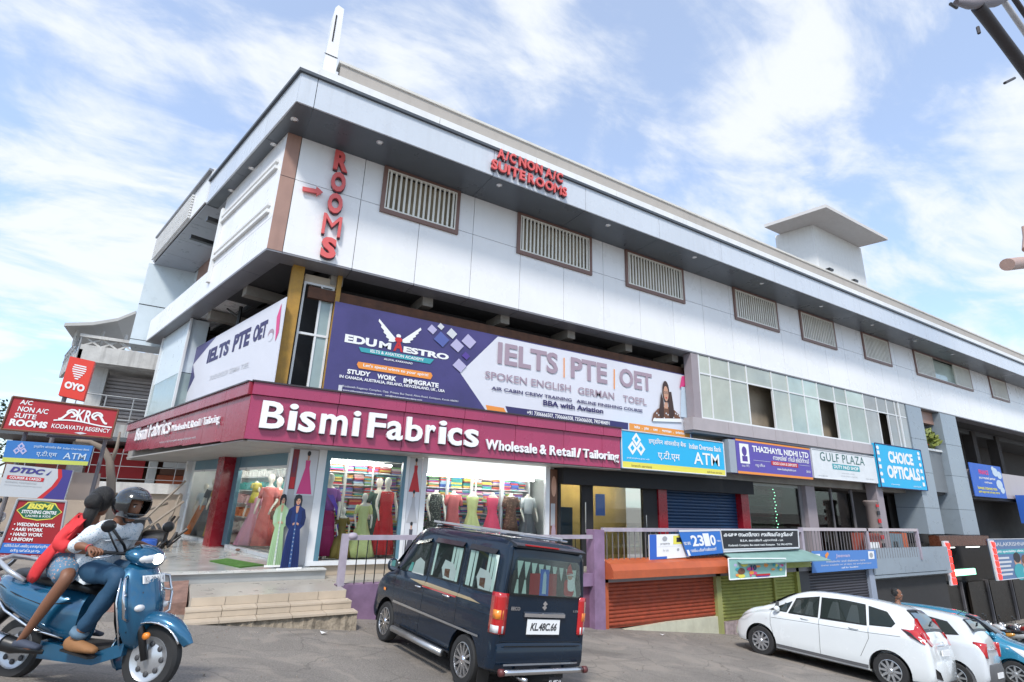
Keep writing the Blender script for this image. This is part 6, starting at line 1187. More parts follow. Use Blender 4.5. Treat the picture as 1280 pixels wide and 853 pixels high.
for sg in (-1, 1):
    cur = []
    for k, (u, w_) in enumerate(((.02, .12), (.14, .1), (.26, .09), (.70, .1), (.82, .1), (.9, .08))): cur.append(([(u, .02), (u+w_*.75, .02), (u+w_*1.0, .97), (u, .97)], curtain_m, 'curtain', .0075+.0004*k))
    cur.append(([(.12, .02), (.5, .02), (.62, .3), (.55, .55), (.25, .5), (.1, .3)], M('white_seat_cover', (.6, .62, .6), .7), 'seat_cover', .0105)); cur.append(([(.3, .06), (.48, .1), (.5, .3), (.32, .32)], ink_brown, 'cushion', .011))
    vwin([(-1.66, 1.12), (-.97, 1.12), (-.97, 1.56), (-1.52, 1.58), (-1.62, 1.5)], sg, cur)
    vwin([(-.80, 1.12), (-.02, 1.12), (-.05, 1.58), (-.80, 1.58)], sg, cur[:3]+cur[5:])
    vwin([(.12, 1.11), (.98, 1.09), (.86, 1.24), (.60, 1.50), (.12, 1.56)], sg, [([(.05, .0), (.5, .0), (.45, .35), (.3, .5), (.1, .4)], M('white_seat_cover', (.6, .62, .6), .7), 'seat_cover', .009), ([(.5, .02), (.66, .02), (.6, .3), (.5, .3)], M('teal_cushion', (.1, .4, .36), .7), 'cushion', .010)])
    for a, b in (((.14, 1.6), (.62, 1.53)), ((-.82, 1.62), (-.02, 1.62)), ((-1.6, 1.6), (-.97, 1.62))): obj('rain_visor', MB().add([(a[0], sg*(van.hw(a[0], 1.6)+.004), a[1]+.03), (b[0], sg*(van.hw(b[0], 1.6)+.004), b[1]+.03), (b[0], sg*(van.hw(b[0], 1.6)+.05), b[1]-.03), (a[0], sg*(van.hw(a[0], 1.6)+.05), a[1]-.03)], [(0, 1, 2, 3)]), M('smoked_visor', (.03, .03, .035), .15), V_)
    for pts in ([(.06, .3), (.05, 1.0), (.03, 1.62)], [(.98, .62), (1.04, .8), (1.03, 1.05)], [(-.90, .62), (-.88, 1.0), (-.88, 1.62)], [(.06, .33), (.85, .33)], [(-.82, .33), (.04, .33)]): obj('door_seam', van.line(pts, sg), black_m, V_)
    obj('waist_crease', van.line([(-1.7, .88), (1.2, .86)], sg, .007, .0), navy, V_, True)
    st = obj('side_stripe', van.side([(-1.45, .965), (.15, .965), (.55, 1.0), (.1, 1.02), (-1.2, 1.0)], sg, .004, 8), M('gold_stripe', (.42, .33, .20), .35, .3), V_, True); obj('red_stripe', van.side([(-.85, .945), (.1, .945), (.12, .962), (-.85, .962)], sg, .005, 8), red_lens, V_, True)
    obj('side_moulding', van.side([(-1.5, .60), (.95, .60), (.95, .635), (-1.5, .625)], sg, .012, 10), M('silver_moulding', (.4, .42, .45), .2, .8), V_, True)
    obj('running_board', MB().tube([(-.78, sg*.79, .27), (.72, sg*.79, .27)], .045, 8), M('alu_step', (.5, .5, .5), .35, .9), V_, True)
    for x in (.12, -.72): h = obj('door_handle', MB().tube([(x, sg*(.752), .93), (x+.05, sg*.775, .935), (x+.13, sg*.775, .935), (x+.17, sg*.752, .93)], .013, 6), chrome, V_, True)
    obj('turn_lamp', van.side([(1.28, .72), (1.36, .72), (1.37, .76), (1.29, .76)], sg, .01, 3), amber_lens, V_)
    mr_ = obj('wing_mirror', MB().ball((.98, sg*.85, 1.14), .05, .09, .10), navy, V_, True); obj('mirror_stalk', MB().tube([(.98, sg*.72, 1.1), (.98, sg*.82, 1.12)], .02, 6), black_m, mr_)
    obj('mirror_glass', MB().lathe([(.001, 0), (.075, 0)], (.93, sg*.85, 1.14), (-1, 0, 0), 16), chrome, mr_)
    tl = obj('tail_lamp', MB().slab([(-1.83-.0, sg*.60, .66), (-1.83, sg*.60, 1.14), (-1.80, sg*.735, 1.16), (-1.66, sg*.752, 1.12), (-1.70, sg*.75, .68), (-1.80, sg*.735, .64)][::sg], (0, 0, 0), 0) if 0 else MB().rings([[(-1.845, sg*.60, z), (-1.852, sg*.68, z), (-1.82, sg*.742, z), (-1.70, sg*.756, z), (-1.70, sg*.70, z), (-1.80, sg*.60, z)] for z in (.70, .74, .94, 1.10, 1.15)]), red_lens, V_, True)
    obj('amber_part', MB().rings([[(-1.856, sg*.66, z), (-1.83, sg*.742, z), (-1.76, sg*.755, z), (-1.76, sg*.70, z), (-1.80, sg*.66, z)] for z in (.86, .96)]), amber_lens, tl, True); obj('reverse_part', MB().rings([[(-1.856, sg*.64, z), (-1.83, sg*.742, z), (-1.74, sg*.757, z), (-1.74, sg*.70, z), (-1.80, sg*.64, z)] for z in (.71, .79)]), clear_lens, tl, True)
    obj('mud_flap', MB().box(-1.53, -1.515, sg*.53, sg*.70, .12, .36), black_m, V_)
XR = -1.835
def rearp(pts, x, th=.006): return MB().slab([(x, y, z) for y, z in pts], (-1, 0, 0), th)
def rrect(y0, y1, z0, z1, r, k=4):
    o = []
    for cx3, cy3, a0 in ((y1-r, z1-r, 0), (y0+r, z1-r, 90), (y0+r, z0+r, 180), (y1-r, z0+r, 270)):
        for i in range(k+1): a = math.radians(a0+90*i/k); o.append((cx3+r*math.cos(a), cy3+r*math.sin(a)))
    return o
def vrx(z): return XR-.006+max(0, z-1.15)*.06
rw = obj('rear_window', MB().slab([(vrx(z)-.002, y*(1-max(0, z-1.2)*.18), z) for y, z in rrect(-.62, .62, 1.13, 1.60, .07)], (-1, 0, 0), .004), seal, V_)
obj('dark_inside', MB().slab([(vrx(z)-.005, y*(1-max(0, z-1.2)*.18), z) for y, z in rrect(-.59, .59, 1.15, 1.58, .06)], (-1, 0, 0), .002), M('cabin_dark', (.02, .025, .025), .8), rw)
for i in range(9):
    y = -.56+.125*i
    for q in ([(y, 1.57), (y+.12, 1.57), (y+.075, 1.38), (y+.06, 1.33), (y+.045, 1.38)], [(y+.03, 1.16), (y+.10, 1.16), (y+.075, 1.32), (y+.055, 1.32)]):
        if q[0][1] < 1.3 and 2 <= i <= 6: continue
        obj('curtain', MB().slab([(vrx(z)-.009-.0004*i, yy_*(1-max(0, z-1.2)*.18), z) for yy_, z in q], (-1, 0, 0), .003), curtain_m, rw)
for q, m_, nm in (([(-.16, 1.155), (.30, 1.155), (.30, 1.40), (-.16, 1.42)], M('red_seat_cloth', (.36, .015, .02), .7), 'red_cloth'), ([(-.02, 1.15), (.13, 1.15), (.13, 1.46), (-.02, 1.46)], ink_blue, 'picture'), ([(.02, 1.17), (.09, 1.17), (.08, 1.40), (.055, 1.44), (.03, 1.40)], INK('pale_blue', (.50, .60, .70)), 'picture_figure')):
    obj(nm, MB().slab([(vrx(z)-.014-(.002 if nm == 'picture' else .004 if nm != 'red_cloth' else 0), -y, z) if 0 else (vrx(z)-.014-(.002 if nm == 'picture' else .004 if nm != 'red_cloth' else 0), y, z) for y, z in q], (-1, 0, 0), .002), m_, rw)
sx = -.38
for q, m_, nm in ((rrect(sx-.09, sx+.09, 1.16, 1.36, .05), ink_red, 'santa_body'), (rrect(sx-.10, sx+.03, 1.22, 1.40, .05), ink_w, 'santa_beard'), (rrect(sx-.05, sx+.03, 1.36, 1.44, .03), ink_skin, 'santa_face'), ([(sx-.07, 1.42), (sx+.06, 1.42), (sx+.03, 1.52), (sx-.01, 1.56)], ink_red, 'santa_hat'), (rrect(sx-.08, sx+.06, 1.41, 1.44, .012), ink_w, 'hat_brim')):
    obj(nm, MB().slab([(vrx(z)-.018-.002*('beard' in nm)-.003*('face' in nm)-.004*('hat' in nm), y, z) for y, z in q], (-1, 0, 0), .003), m_, rw)
obj('pane', MB().slab([(vrx(z)-.028, y*(1-max(0, z-1.2)*.18), z) for y, z in rrect(-.59, .59, 1.15, 1.58, .06)], (-1, 0, 0), .002), cglass, rw)
for p in ([(-.66, .66), (-.64, 1.05), (-.60, 1.66)], [(.66, .66), (.64, 1.05), (.60, 1.66)], [(-.66, .62), (.66, .62)]): obj('tailgate_seam', MB().tube([(XR-.001, y, z) for y, z in p], .004, 5), black_m, V_)
obj('plate_garnish', MB().rings([[(XR-.0, y, .885), (XR-.03, y, .90), (XR-.03, y, .94), (XR, y, .955)] for y in (-.34, .34)]), chrome, V_)
np_ = obj('number_plate', rearp([(.27, .70), (-.27, .70), (-.27, .88), (.27, .88)][::-1], XR-.016, .01), ink_w, V_)
def vtext(t, y0, y1, z0, z1, x, mat, bold, parent, italic=0):     # text on the rear, y0 = left as read from behind (high y)
    vs, fs = text_pts(t, bold, 0, italic); return obj('lettering', MB().add([(x, y0+(y1-y0)*u, z0+(z1-z0)*v) for u, v, w_ in vs], fs), mat, parent)
vtext('KL.48C.66', .22, -.22, .745, .835, XR-.018, ink_k, .03, np_, .25)
for a, b, c_, d_ in ((.275, -.275, .876, .884), (.275, -.275, .696, .704)): obj('plate_rim', MB().box(XR-.02, XR-.017, b, a, c_, d_), ink_k, np_)
vtext('EECO', .54, .40, .965, 1.005, XR-.004, chrome, .03, V_); vtext('5 STR', -.50, -.60, .965, .99, XR-.004, chrome, .02, V_)
em = obj('emblem', MB().slab([(XR-.004, y, z) for y, z in ((.0, 1.085), (-.045, 1.05), (-.012, 1.03), (-.035, 1.01), (.0, .975), (.045, 1.01), (.012, 1.03), (.035, 1.05))], (-1, 0, 0), .006), chrome, V_)
bp_ = obj('bumper', MB().rings([[(-1.70, y, .33), (-1.845-b, y, .33), (-1.875-b, y, .40), (-1.875-b, y, .56), (-1.84-b, y, .61), (-1.70, y, .61)] for y, b in ((-.74, -.1), (-.70, -.02), (-.4, 0), (.4, 0), (.70, -.02), (.74, -.1))]), navy, V_, 40)
obj('bumper_groove', MB().box(-1.884, -1.876, -.62, .62, .575, .585), black_m, bp_); obj('silver_strip', MB().box(-1.882, -1.877, -.6, .6, .375, .395), M('silver_moulding', (.4, .42, .45), .2, .8), bp_)
gb = obj('bull_bar', MB().tube([(-1.95, .66, .325), (-1.96, .5, .325), (-1.96, -.5, .325), (-1.95, -.66, .325)], .032, 12), steel, V_, True)
for y in (.67, -.67): obj('bar_end', MB().tube([(-1.95, y-.03, .325), (-1.95, y+.03, .325)], .04, 12), M('dark_red_cap', (.12, .03, .03), .4), gb, True)
for y in (.4, -.4): obj('bar_bracket', MB().tube([(-1.95, y, .33), (-1.6, y, .32)], .02, 6), black_m, gb)
sg2 = obj('hanging_sign', rearp([(-.08, .14), (-.32, .14), (-.30, .25), (-.10, .25)], -1.93, .01), ink_k, V_); vtext('KL.48C.66', -.10, -.30, .17, .22, -1.932, ink_w, .02, sg2)
obj('exhaust', MB().tube([(-1.5, .2, .2), (-1.85, .2, .2)], .03, 8), steel, V_, True); obj('spare_wheel', MB().lathe([(.05, -.06), (.22, -.08), (.27, 0), (.22, .08)], (-1.5, -.25, .17), (0, 0, 1), 24), rubber, V_, 30)
obj('rear_spoiler', MB().rings([[(-1.60, y, 1.79), (-1.84, y, 1.74+.0), (-1.90, y, 1.715), (-1.88, y, 1.69), (-1.78, y, 1.70)] for y in (-.60, -.3, .3, .60)]), M('dark_spoiler', (.015, .02, .03), .2), V_, 40); obj('brake_lamp', MB().box(-1.905, -1.86, -.1, .45, 1.722, 1.738), red_lens, V_)
rk = obj('roof_carrier', MB().hexa([(-1.6, .50, 1.845), (.5, .50, 1.865), (.5, .28, 1.865), (-1.6, .28, 1.845), (-1.6, .50, 1.875), (.5, .50, 1.895), (.5, .28, 1.895), (-1.6, .28, 1.875)]), M('pale_carrier', (.5, .5, .52), .3, .5), V_)
obj('carrier_bar', MB().tube([(-1.5, .6, 1.83), (-1.5, -.6, 1.83)], .015, 6), steel, rk); obj('carrier_bar', MB().tube([(.2, .6, 1.83), (.2, -.6, 1.83)], .015, 6), steel, rk); obj('carrier_rail', MB().tube([(-1.55, -.45, 1.86), (.45, -.45, 1.86)], .02, 6), M('pale_carrier', (.5, .5, .52), .3, .5), rk)
ws_ = obj('windscreen', van.top(.82, 1.36, .54, .60, .006), cglass_d, V_, True); obj('head_lamp', MB().ball((1.70, .52, .72), .1, .14, .11), clear_lens, V_, True); obj('head_lamp', MB().ball((1.70, -.52, .72), .1, .14, .11), clear_lens, V_, True)
gfr = rz(478, 802, -2.186); grr = rz(573, 856, -2.207); upg = Vector((.108, 0, 1)).normalized(); fv = (gfr-grr).normalized(); lv = upg.cross(fv).normalized()
place(V_, (gfr+grr)/2-lv*.70, fv, upg)
# ------------------------------------------------------------ hatchbacks
def hatch(name, label, col, keys, WBh, r, track, front, dlo, seams, lamp='tall', plate=None, spokes=10, dark_low=False, rwin=(-1.90, -1.60), z_h=.93):
    T = thing(name, label, 'car', local=True); c = Car(keys); p = col; xr = c.x0
    obj('body', cut_arches(c.body(84), ((-WBh, r), (WBh, r)), r*1.2, track*.62, 1.1, p), None, T, 35); obj('underbody', MB().box(xr+.3, c.x1-.35, -.5, .5, .17, .3), black_m, T)
    for x in (-WBh, WBh):
        for sg in (-1, 1): wheel(T, x, sg*track, r, .18, sg, silver, spokes, .66, silver); obj('arch_liner', arch(x, r, r*1.18, .5*sg, (track+.05)*sg), black_m, T, True)
    for sg in (-1, 1):
        for q in dlo:
            cx1 = sum(a[0] for a in q)/len(q); cz1 = sum(a[1] for a in q)/len(q); w = obj('window', c.side([((a[0]-cx1)*1.06+cx1, (a[1]-cz1)*1.12+cz1) for a in q], sg, .007), seal, T, True); obj('dark_inside', c.side(q, sg, .011), M('cabin_dark', (.02, .025, .025), .8), w, True); xa, xb = min(a[0] for a in q), max(a[0] for a in q); wx = xb-xa
            if wx > .5:
                for u0 in (.12, .55): obj('seat_back', c.side([(xa+wx*u0, min(a[1] for a in q)+.02), (xa+wx*(u0+.30), min(a[1] for a in q)+.02), (xa+wx*(u0+.24), cz1+.02), (xa+wx*(u0+.20), cz1+.11), (xa+wx*(u0+.08), cz1+.11), (xa+wx*(u0+.05), cz1+.02)], sg, .0135, 3), M('cabin_seat', (.07, .075, .08), .8), w, True)
            obj('pane', c.side(q, sg, .018), cglass, w, True)
        for s_ in seams: obj('door_seam', c.line(s_, sg), M('seam_grey', (.12, .12, .12), .5), T)
        for x in (.18, -.78): obj('door_handle', MB().tube([(x, sg*(c.hw(x, z_h)+.0), z_h), (x+.04, sg*(c.hw(x, z_h)+.025), z_h), (x+.14, sg*(c.hw(x, z_h)+.025), z_h), (x+.18, sg*c.hw(x, z_h), z_h)], .012, 6), p, T, True)
        mr_ = obj('wing_mirror', MB().ball((.86, sg*(c.hw(.86, 1.0)+.10), 1.03), .06, .10, .065), p, T, True); obj('mirror_foot', MB().tube([(.86, sg*c.hw(.86, .98), .98), (.86, sg*(c.hw(.86, 1.)+.08), .99)], .025, 6), black_m, mr_)
        obj('sill_strip', c.side([(-WBh+r*1.2, .26), (WBh-r*1.2, .26), (WBh-r*1.2, .32), (-WBh+r*1.2, .32)], sg, .006, 8), M('grey_plastic', (.10, .10, .105), .5), T, True)
        L = lambda x, z, o=0.: (x, sg*(c.hw(max(x, xr+.02), z)+.008+o), z)
        if lamp == 'tall':
            q = [(xr+.08, .88), (xr+.30, .97), (xr+.46, 1.08), (xr+.32, 1.09), (xr+.27, 1.10), (xr+.27, 1.30), (xr+.22, 1.31), (xr+.14, 1.13), (xr+.05, 1.0)]
            tl = obj('tail_lamp', c.side(q, sg, .020, 3), red_lens, T, True); obj('dark_part', c.side([(xr+.10, .88), (xr+.34, 1.0), (xr+.46, 1.09), (xr+.3, 1.04)], sg, .024, 3), black_m, tl, True)
            obj('tail_lamp_rear', MB().slab([(xr+.035, sg*.46, .90), (xr-.01+.02, sg*.66, .86), (xr+.06, sg*.76, .95), (xr+.12, sg*.73, 1.08), (xr+.09, sg*.5, 1.02)], (-1, 0, .2), .04), red_lens, tl)
        else:
            tl = obj('tail_lamp', MB().rings([[(xr-.015+.0, sg*(W_-.16), z), (xr-.02, sg*(W_-.06), z), (xr+.05, sg*(W_+.008), z), (xr+.18, sg*(W_+.014), z), (xr+.18, sg*(W_-.1), z), (xr+.06, sg*(W_-.16), z)] for z, W_ in ((.72, keys[1][4]), (.78, keys[1][4]+.005), (.93, keys[1][4]), (.99, keys[1][4]-.02))]), red_lens, T, True)
        obj('head_lamp', c.side([(c.x1-.34, .66), (c.x1-.10, .64), (c.x1-.22, .78), (c.x1-.62, .86)], sg, .008, 3), clear_lens, T, True)
        obj('side_lamp', c.side([(1.08, .78), (1.13, .78), (1.13, .80), (1.08, .80)], sg, .008, 2), clear_lens, T)
    rg2 = obj('rear_window', c.top(rwin[0], rwin[1], .60, .50, .006), seal, T, True); obj('pane', c.top(rwin[0]+.03, rwin[1]-.03, .56, .47, .010), cglass_d, rg2, True)
    obj('wiper', MB().tube([(rwin[0]+.05, .02, interp(keys, rwin[0]+.05)[2]+.045), (rwin[0]+.10, -.35, interp(keys, rwin[0]+.10)[2]+.04)], .012, 6), black_m, T)
    obj('windscreen', c.top(front[0], front[1], .56, .62, .006), cglass_d, T, True)
    rb2 = obj('rear_bumper', MB().rings([[(xr+.35, y, .22), (xr-.035-b, y, .24), (xr-.06-b, y, .34), (xr-.06-b, y, .50), (xr-.03-b, y, .60), (xr+.35, y, .62)] for y, b in ((-keys[1][4]-.012, -.26), (-keys[1][4]+.05, -.09), (-.45, 0), (.45, 0), (keys[1][4]-.05, -.09), (keys[1][4]+.012, -.26))]), M('grey_plastic', (.10, .10, .105), .5) if dark_low else p, T, 40)
    if not dark_low:
        for sg in (-1, 1): obj('bumper_vent', MB().slab([(xr-.062+.01, sg*.48, .30), (xr+.0+.0, sg*.70, .34), (xr+.0, sg*.70, .50), (xr-.05, sg*.60, .44)], (-1, 0, 0), .02), black_m, rb2)
        obj('bumper_lower', MB().box(xr-.055, xr, -.45, .45, .20, .27), black_m, rb2)
    pl2 = obj('number_plate', MB().box(xr-.045 if not dark_low else xr-.075, xr-.02, -.25, .25, *((.70, .80) if not dark_low else (.36, .46))), ink_w, T)
    if plate:
        zz_ = .715 if not dark_low else .375; vs, fs = text_pts(plate, .03, 0); obj('lettering', MB().add([(xr-(.047 if not dark_low else .077), .22-.44*u, zz_+.07*v) for u, v, w_ in vs], fs), ink_k, pl2)
    obj('emblem', MB().lathe([(.03, 0), (.045, .006), (.05, 0)], (xr-.004, 0, .90), (-1, 0, .25), 16), chrome, T, True); obj('plate_garnish', MB().tube([(xr-.01, -.42, .87), (xr-.02, 0, .875), (xr-.01, .42, .87)], .014, 6), chrome, T, True)
    ae = obj('aerial', MB().tube([(-1.2, 0, interp(keys, -1.2)[2]+.01), (-1.38, 0, interp(keys, -1.2)[2]+.16)], .006, 5), black_m, T)
    return T, c
jk = [(-1.97, .30, .62, .74, .74, .76, .62), (-1.93, .24, .84, .95, .80, .81, .60), (-1.86, .22, .96, 1.08, .82, .83, .60), (-1.70, .20, 1.0, 1.30, .835, .84, .585), (-1.52, .20, 1.0, 1.45, .84, .845, .60), (-1.1, .20, .98, 1.51, .845, .85, .62), (-.4, .20, .95, 1.535, .845, .85, .63), (.2, .20, .93, 1.51, .845, .85, .62), (.6, .20, .92, 1.39, .845, .85, .61), (1.0, .20, .92, 1.17, .84, .845, .62), (1.25, .20, .90, 1.05, .83, .835, .66), (1.6, .21, .78, .93, .80, .80, .64), (1.85, .24, .62, .76, .72, .72, .55), (1.98, .32, .48, .56, .55, .55, .4)]
jd = [[(.02, 1.02), (.62, 1.0), (.50, 1.30), (.02, 1.40)], [(-.06, 1.02), (-.06, 1.40), (-.45, 1.42), (-.86, 1.40), (-.90, 1.05)], [(-.98, 1.06), (-.95, 1.38), (-1.26, 1.33), (-1.40, 1.16), (-1.34, 1.09)], [(.68, 1.0), (1.10, .99), (.60, 1.22)]]
js = [[(-.02, .28), (-.02, 1.0)], [(.95, .45), (1.02, .7), (1.02, .98)], [(-.02, .28), (.75, .28)], [(-.78, .45), (-.95, .8), (-.95, 1.0)], [(-.6, .28), (-.02, .28)], [(1.0, .83), (.2, .87), (-.9, .90), (-1.5, .94)]]
white_car = paint('white_car_paint', (.70, .73, .74)); white_car2 = paint('pearl_white_car_paint', (.60, .63, .66)); blue_car = paint('teal_blue_car_paint', (.02, .22, .36), .3)
J, jc = hatch('car', 'white hatchback parked nose-in with tall red tail lamps, nearest white car', white_car, jk, 1.265, .30, .745, (.55, 1.12), jd, js, plate='KL 05 AB 1234' if 0 else None, rwin=(-1.86, -1.56))
a, b = rz(957, 820, -3.155), rz(1110, 860, -3.21); fv = (a-b).normalized(); lv = upg.cross(fv).normalized(); place(J, (a+b)/2-lv*.78, fv, upg)
ak = [(-1.71, .34, .62, .76, .66, .68, .56), (-1.68, .28, .82, .98, .71, .72, .55), (-1.58, .24, .94, 1.16, .73, .74, .54), (-1.38, .22, .95, 1.38, .74, .745, .56), (-1.0, .22, .94, 1.45, .74, .745, .57), (-.2, .22, .93, 1.47, .74, .745, .58), (.35, .22, .92, 1.40, .74, .745, .57), (.8, .22, .90, 1.12, .735, .74, .58), (1.05, .22, .86, .98, .73, .73, .60), (1.45, .24, .74, .86, .70, .70, .56), (1.66, .28, .58, .70, .62, .62, .5), (1.72, .34, .48, .55, .5, .5, .4)]
ad = [[(.0, 1.0), (.66, .98), (.42, 1.26), (.0, 1.34)], [(-.07, 1.0), (-.07, 1.34), (-.70, 1.34), (-.80, 1.02)], [(-.86, 1.02), (-.80, 1.32), (-1.12, 1.28), (-1.30, 1.08)]]
as_ = [[(-.03, .3), (-.03, .98)], [(.78, .42), (.84, .9)], [(-.76, .5), (-.83, .98)]]
A, ac = hatch('car', 'smaller pearl white hatchback with a dark lower bumper, right of the nearest white car', white_car2, ak, 1.18, .27, .66, (.36, .90), ad, as_, lamp='round', spokes=8, dark_low=True, rwin=(-1.57, -1.38), z_h=.9)
upg2 = upg
place(A, J.matrix_world.translation + Vector((1.86, -.40, -.21)), Vector((-.17, 1, 0)), upg2)
C2, cc = hatch('car', 'teal blue hatchback mostly hidden behind the smaller white one, at the right edge', blue_car, ak, 1.18, .27, .66, (.36, .90), ad, as_, lamp='round', spokes=8, rwin=(-1.57, -1.38), z_h=.9)
wq = rg(1273, 858); fw_ = Vector((.18, -1, 0)).normalized(); place(C2, wq-fw_*1.18+upg2.cross(fw_).normalized()*.66, fw_, upg2)
# ================================================================ SCOOTER, RIDER, PASSENGER
def skinned(nodes, edges, sub=2, root=0):
    """nodes: name -> (x, y, z, rx[, ry]); one continuous skinned surface"""
    names = list(nodes); me = bpy.data.meshes.new('skin'); me.from_pydata([nodes[n][:3] for n in names], [(names.index(a), names.index(b)) for a, b in edges], [])
    o = bpy.data.objects.new('skin', me); COL.objects.link(o); m = o.modifiers.new('s', 'SKIN'); m.use_smooth_shade = True; m.branch_smoothing = .35
    for i, n in enumerate(names):
        q = nodes[n]; v = me.skin_vertices[0].data[i]; v.radius = (q[3], q[4] if len(q) > 4 else q[3]); v.use_root = (i == root)
    u = o.modifiers.new('u', 'SUBSURF'); u.levels = sub; u.render_levels = sub
    bpy.context.view_layer.update(); dg = bpy.context.evaluated_depsgraph_get(); r = bpy.data.meshes.new_from_object(o.evaluated_get(dg)); bpy.data.objects.remove(o)
    r.materials.clear(); return r
def join(*ms):
    bm = bmesh.new()
    for m in ms: bm.from_mesh(m)
    r = bpy.data.meshes.new('joined'); bm.to_mesh(r); bm.free(); return r
def skobj(name, me, mat, parent=None):
    if name != 'body':
        from mathutils import noise
        for v in me.vertices: q = v.co; d = noise.noise(Vector((q.x*9, q.y*9, q.z*7)))*.012+noise.noise(Vector((q.x*24, q.y*24, q.z*11+5)))*.007; v.co = q+v.normal*d
    me.materials.append(mat); me.polygons.foreach_set('use_smooth', [True]*len(me.polygons)); o = bpy.data.objects.new(name, me); COL.objects.link(o)
    if parent: o.parent = parent
    return o
def head_mesh(c, yaw=0., s=1., pitch=0.):      # face looks along +x before yaw; rings from chin to crown
    c = Vector(c); rot = Matrix.Rotation(yaw, 3, 'Z') @ Matrix.Rotation(pitch, 3, 'Y'); prof = [(-.125, .012, .012, .045), (-.115, .040, .035, .035), (-.09, .062, .052, .022), (-.055, .076, .064, .012), (-.02, .085, .070, .004), (.02, .092, .074, 0), (.055, .094, .076, -.004), (.09, .082, .068, -.008), (.112, .05, .043, -.01), (.122, .012, .01, -.01)]
    mb = MB(); rs = []
    for z, rx, ry2, ox in prof:
        ring = []
        for k in range(24):
            a = 2*math.pi*k/24; x, y = ox+rx*math.cos(a), ry2*math.sin(a)
            f = max(0, math.cos(a))**14
            x += f*(.022*math.exp(-((z+.022)/.018)**2)+.010*math.exp(-((z-.005)/.025)**2)+.010*math.exp(-((z+.062)/.012)**2)-.006*math.exp(-((z+.085)/.010)**2))
            for sg in (-1, 1):
                e = math.exp(-((a if a < math.pi else a-2*math.pi)-sg*.42)**2/.03)*math.exp(-((z-.012)/.016)**2); x -= .010*e
            ring.append(c+rot@(Vector((x, y, z))*s))
        rs.append(ring)
    mb.rings(rs)
    for sg in (-1, 1): mb.ball(c+rot@(Vector((-.004, sg*.078, -.01))*s), .018*s, .008*s, .03*s, 8, 6, rot)
    return mb, rot
def face_bits(root, c, rot, s=1.):
    c = Vector(c)
    for sg in (-1, 1):
        e = obj('eye', MB().ball(c+rot@(Vector((.078, sg*.03, .008))*s), .011*s, .013*s, .009*s, 10, 6), M('eye_white', (.6, .58, .55), .2, var=0), root, True); obj('iris', MB().ball(c+rot@(Vector((.087, sg*.03, .008))*s), .004*s, .006*s, .006*s, 8, 5), black_m, e, True)
        obj('eyebrow', MB().tube([c+rot@(Vector((.088, sg*.015, .026))*s), c+rot@(Vector((.086, sg*.035, .03))*s), c+rot@(Vector((.076, sg*.05, .024))*s)], .004*s, 5), hair_m, root, True)
    obj('lips', MB().ball(c+rot@(Vector((.080, 0, -.062))*s), .010*s, .022*s, .006*s, 10, 6), M('lip_brown', (.22, .07, .06), .4), root, True)
# ------------------------------------------------------------ scooter
SC = thing('scooter', 'metallic blue scooter with its headlight lit, ridden past on the left', 'scooter', local=True)
sblue = M('metallic_blue_scooter_paint', (.008, .10, .20), .22, .35, var=.02, coat=1., objvar=0)
def loft(st, n=28, p=2.6, cap=True):      # stations: (x, y, z, ry, rz) in the YZ plane
    rs = []
    for x, y, z, a, b, *sk in st:
        k0 = sk[0] if sk else 0; ring = []
        for k in range(n):
            t = 2*math.pi*k/n; c_, s_ = math.cos(t), math.sin(t); yy_ = a*abs(c_)**(2/p)*(1 if c_ >= 0 else -1); z_ = b*abs(s_)**(2/p)*(1 if s_ >= 0 else -1); ring.append((x+k0*z_, y+yy_, z+z_))
        rs.append(ring)
    return MB().rings(rs, cap)
def swheel(x, r, w):
    t = obj('wheel', MB().lathe([(r*.66, -w*.45), (r*.90, -w*.5), (r*.98, -w*.3), (r, 0), (r*.98, w*.3), (r*.90, w*.5), (r*.66, w*.45)], (x, 0, r), (0, 1, 0), 36), rubber, SC, 30)
    obj('rim', MB().lathe([(r*.68, -w*.4), (r*.66, -w*.46), (r*.60, -w*.35), (r*.45, -w*.28), (r*.2, -w*.5), (.001, -w*.52)], (x, 0, r), (0, 1, 0), 32), M('scooter_rim_silver', (.50, .51, .53), .3, .7), t, 30)
    obj('rim', MB().lathe([(r*.68, w*.4), (r*.66, w*.46), (r*.60, w*.35), (r*.45, w*.28), (r*.2, w*.5), (.001, w*.52)], (x, 0, r), (0, 1, 0), 32), M('scooter_rim_silver', (.50, .51, .53), .3, .7), t, 30)
    for i in range(8): a = i*math.pi/4; obj('rim_slot', MB().ball((x+r*.44*math.cos(a), -w*.36, r+r*.44*math.sin(a)), .022, .008, .022, 8, 5), darkgrey, t, True)
swheel(.62, .245, .10); swheel(-.62, .235, .11)
# front fender: swept shell over the front wheel
fr = []
for i in range(15):
    a = math.radians(200-i*12.6+0); rr = .285+.02*math.sin(i*.4); w_ = (.035, .06, .08, .09, .095, .095, .095, .095, .093, .09, .085, .078, .066, .05, .02)[i]; cx3, cz3 = .62+rr*math.cos(a)*(1.08 if math.cos(a) > 0 else 1), .245+rr*math.sin(a)*.98
    ring = []
    for k in range(9): t = math.pi*k/8; ring.append((cx3-(.07*math.sin(t)*-math.cos(a)), w_*math.cos(t), cz3+.07*math.sin(t)*max(.2, math.sin(a))))
    ring += [(cx3, w_*.96*math.cos(math.pi*(8-k)/8), cz3-.01) for k in (1, 4, 7)]; fr.append(ring)
obj('front_fender', MB().rings(fr), sblue, SC, 50); obj('fender_trim', MB().tube([(.62+.30*math.cos(math.radians(a))*1.06, -.10, .245+.275*math.sin(math.radians(a))) for a in range(180, 20, -10)], .008, 6), chrome, SC, True)
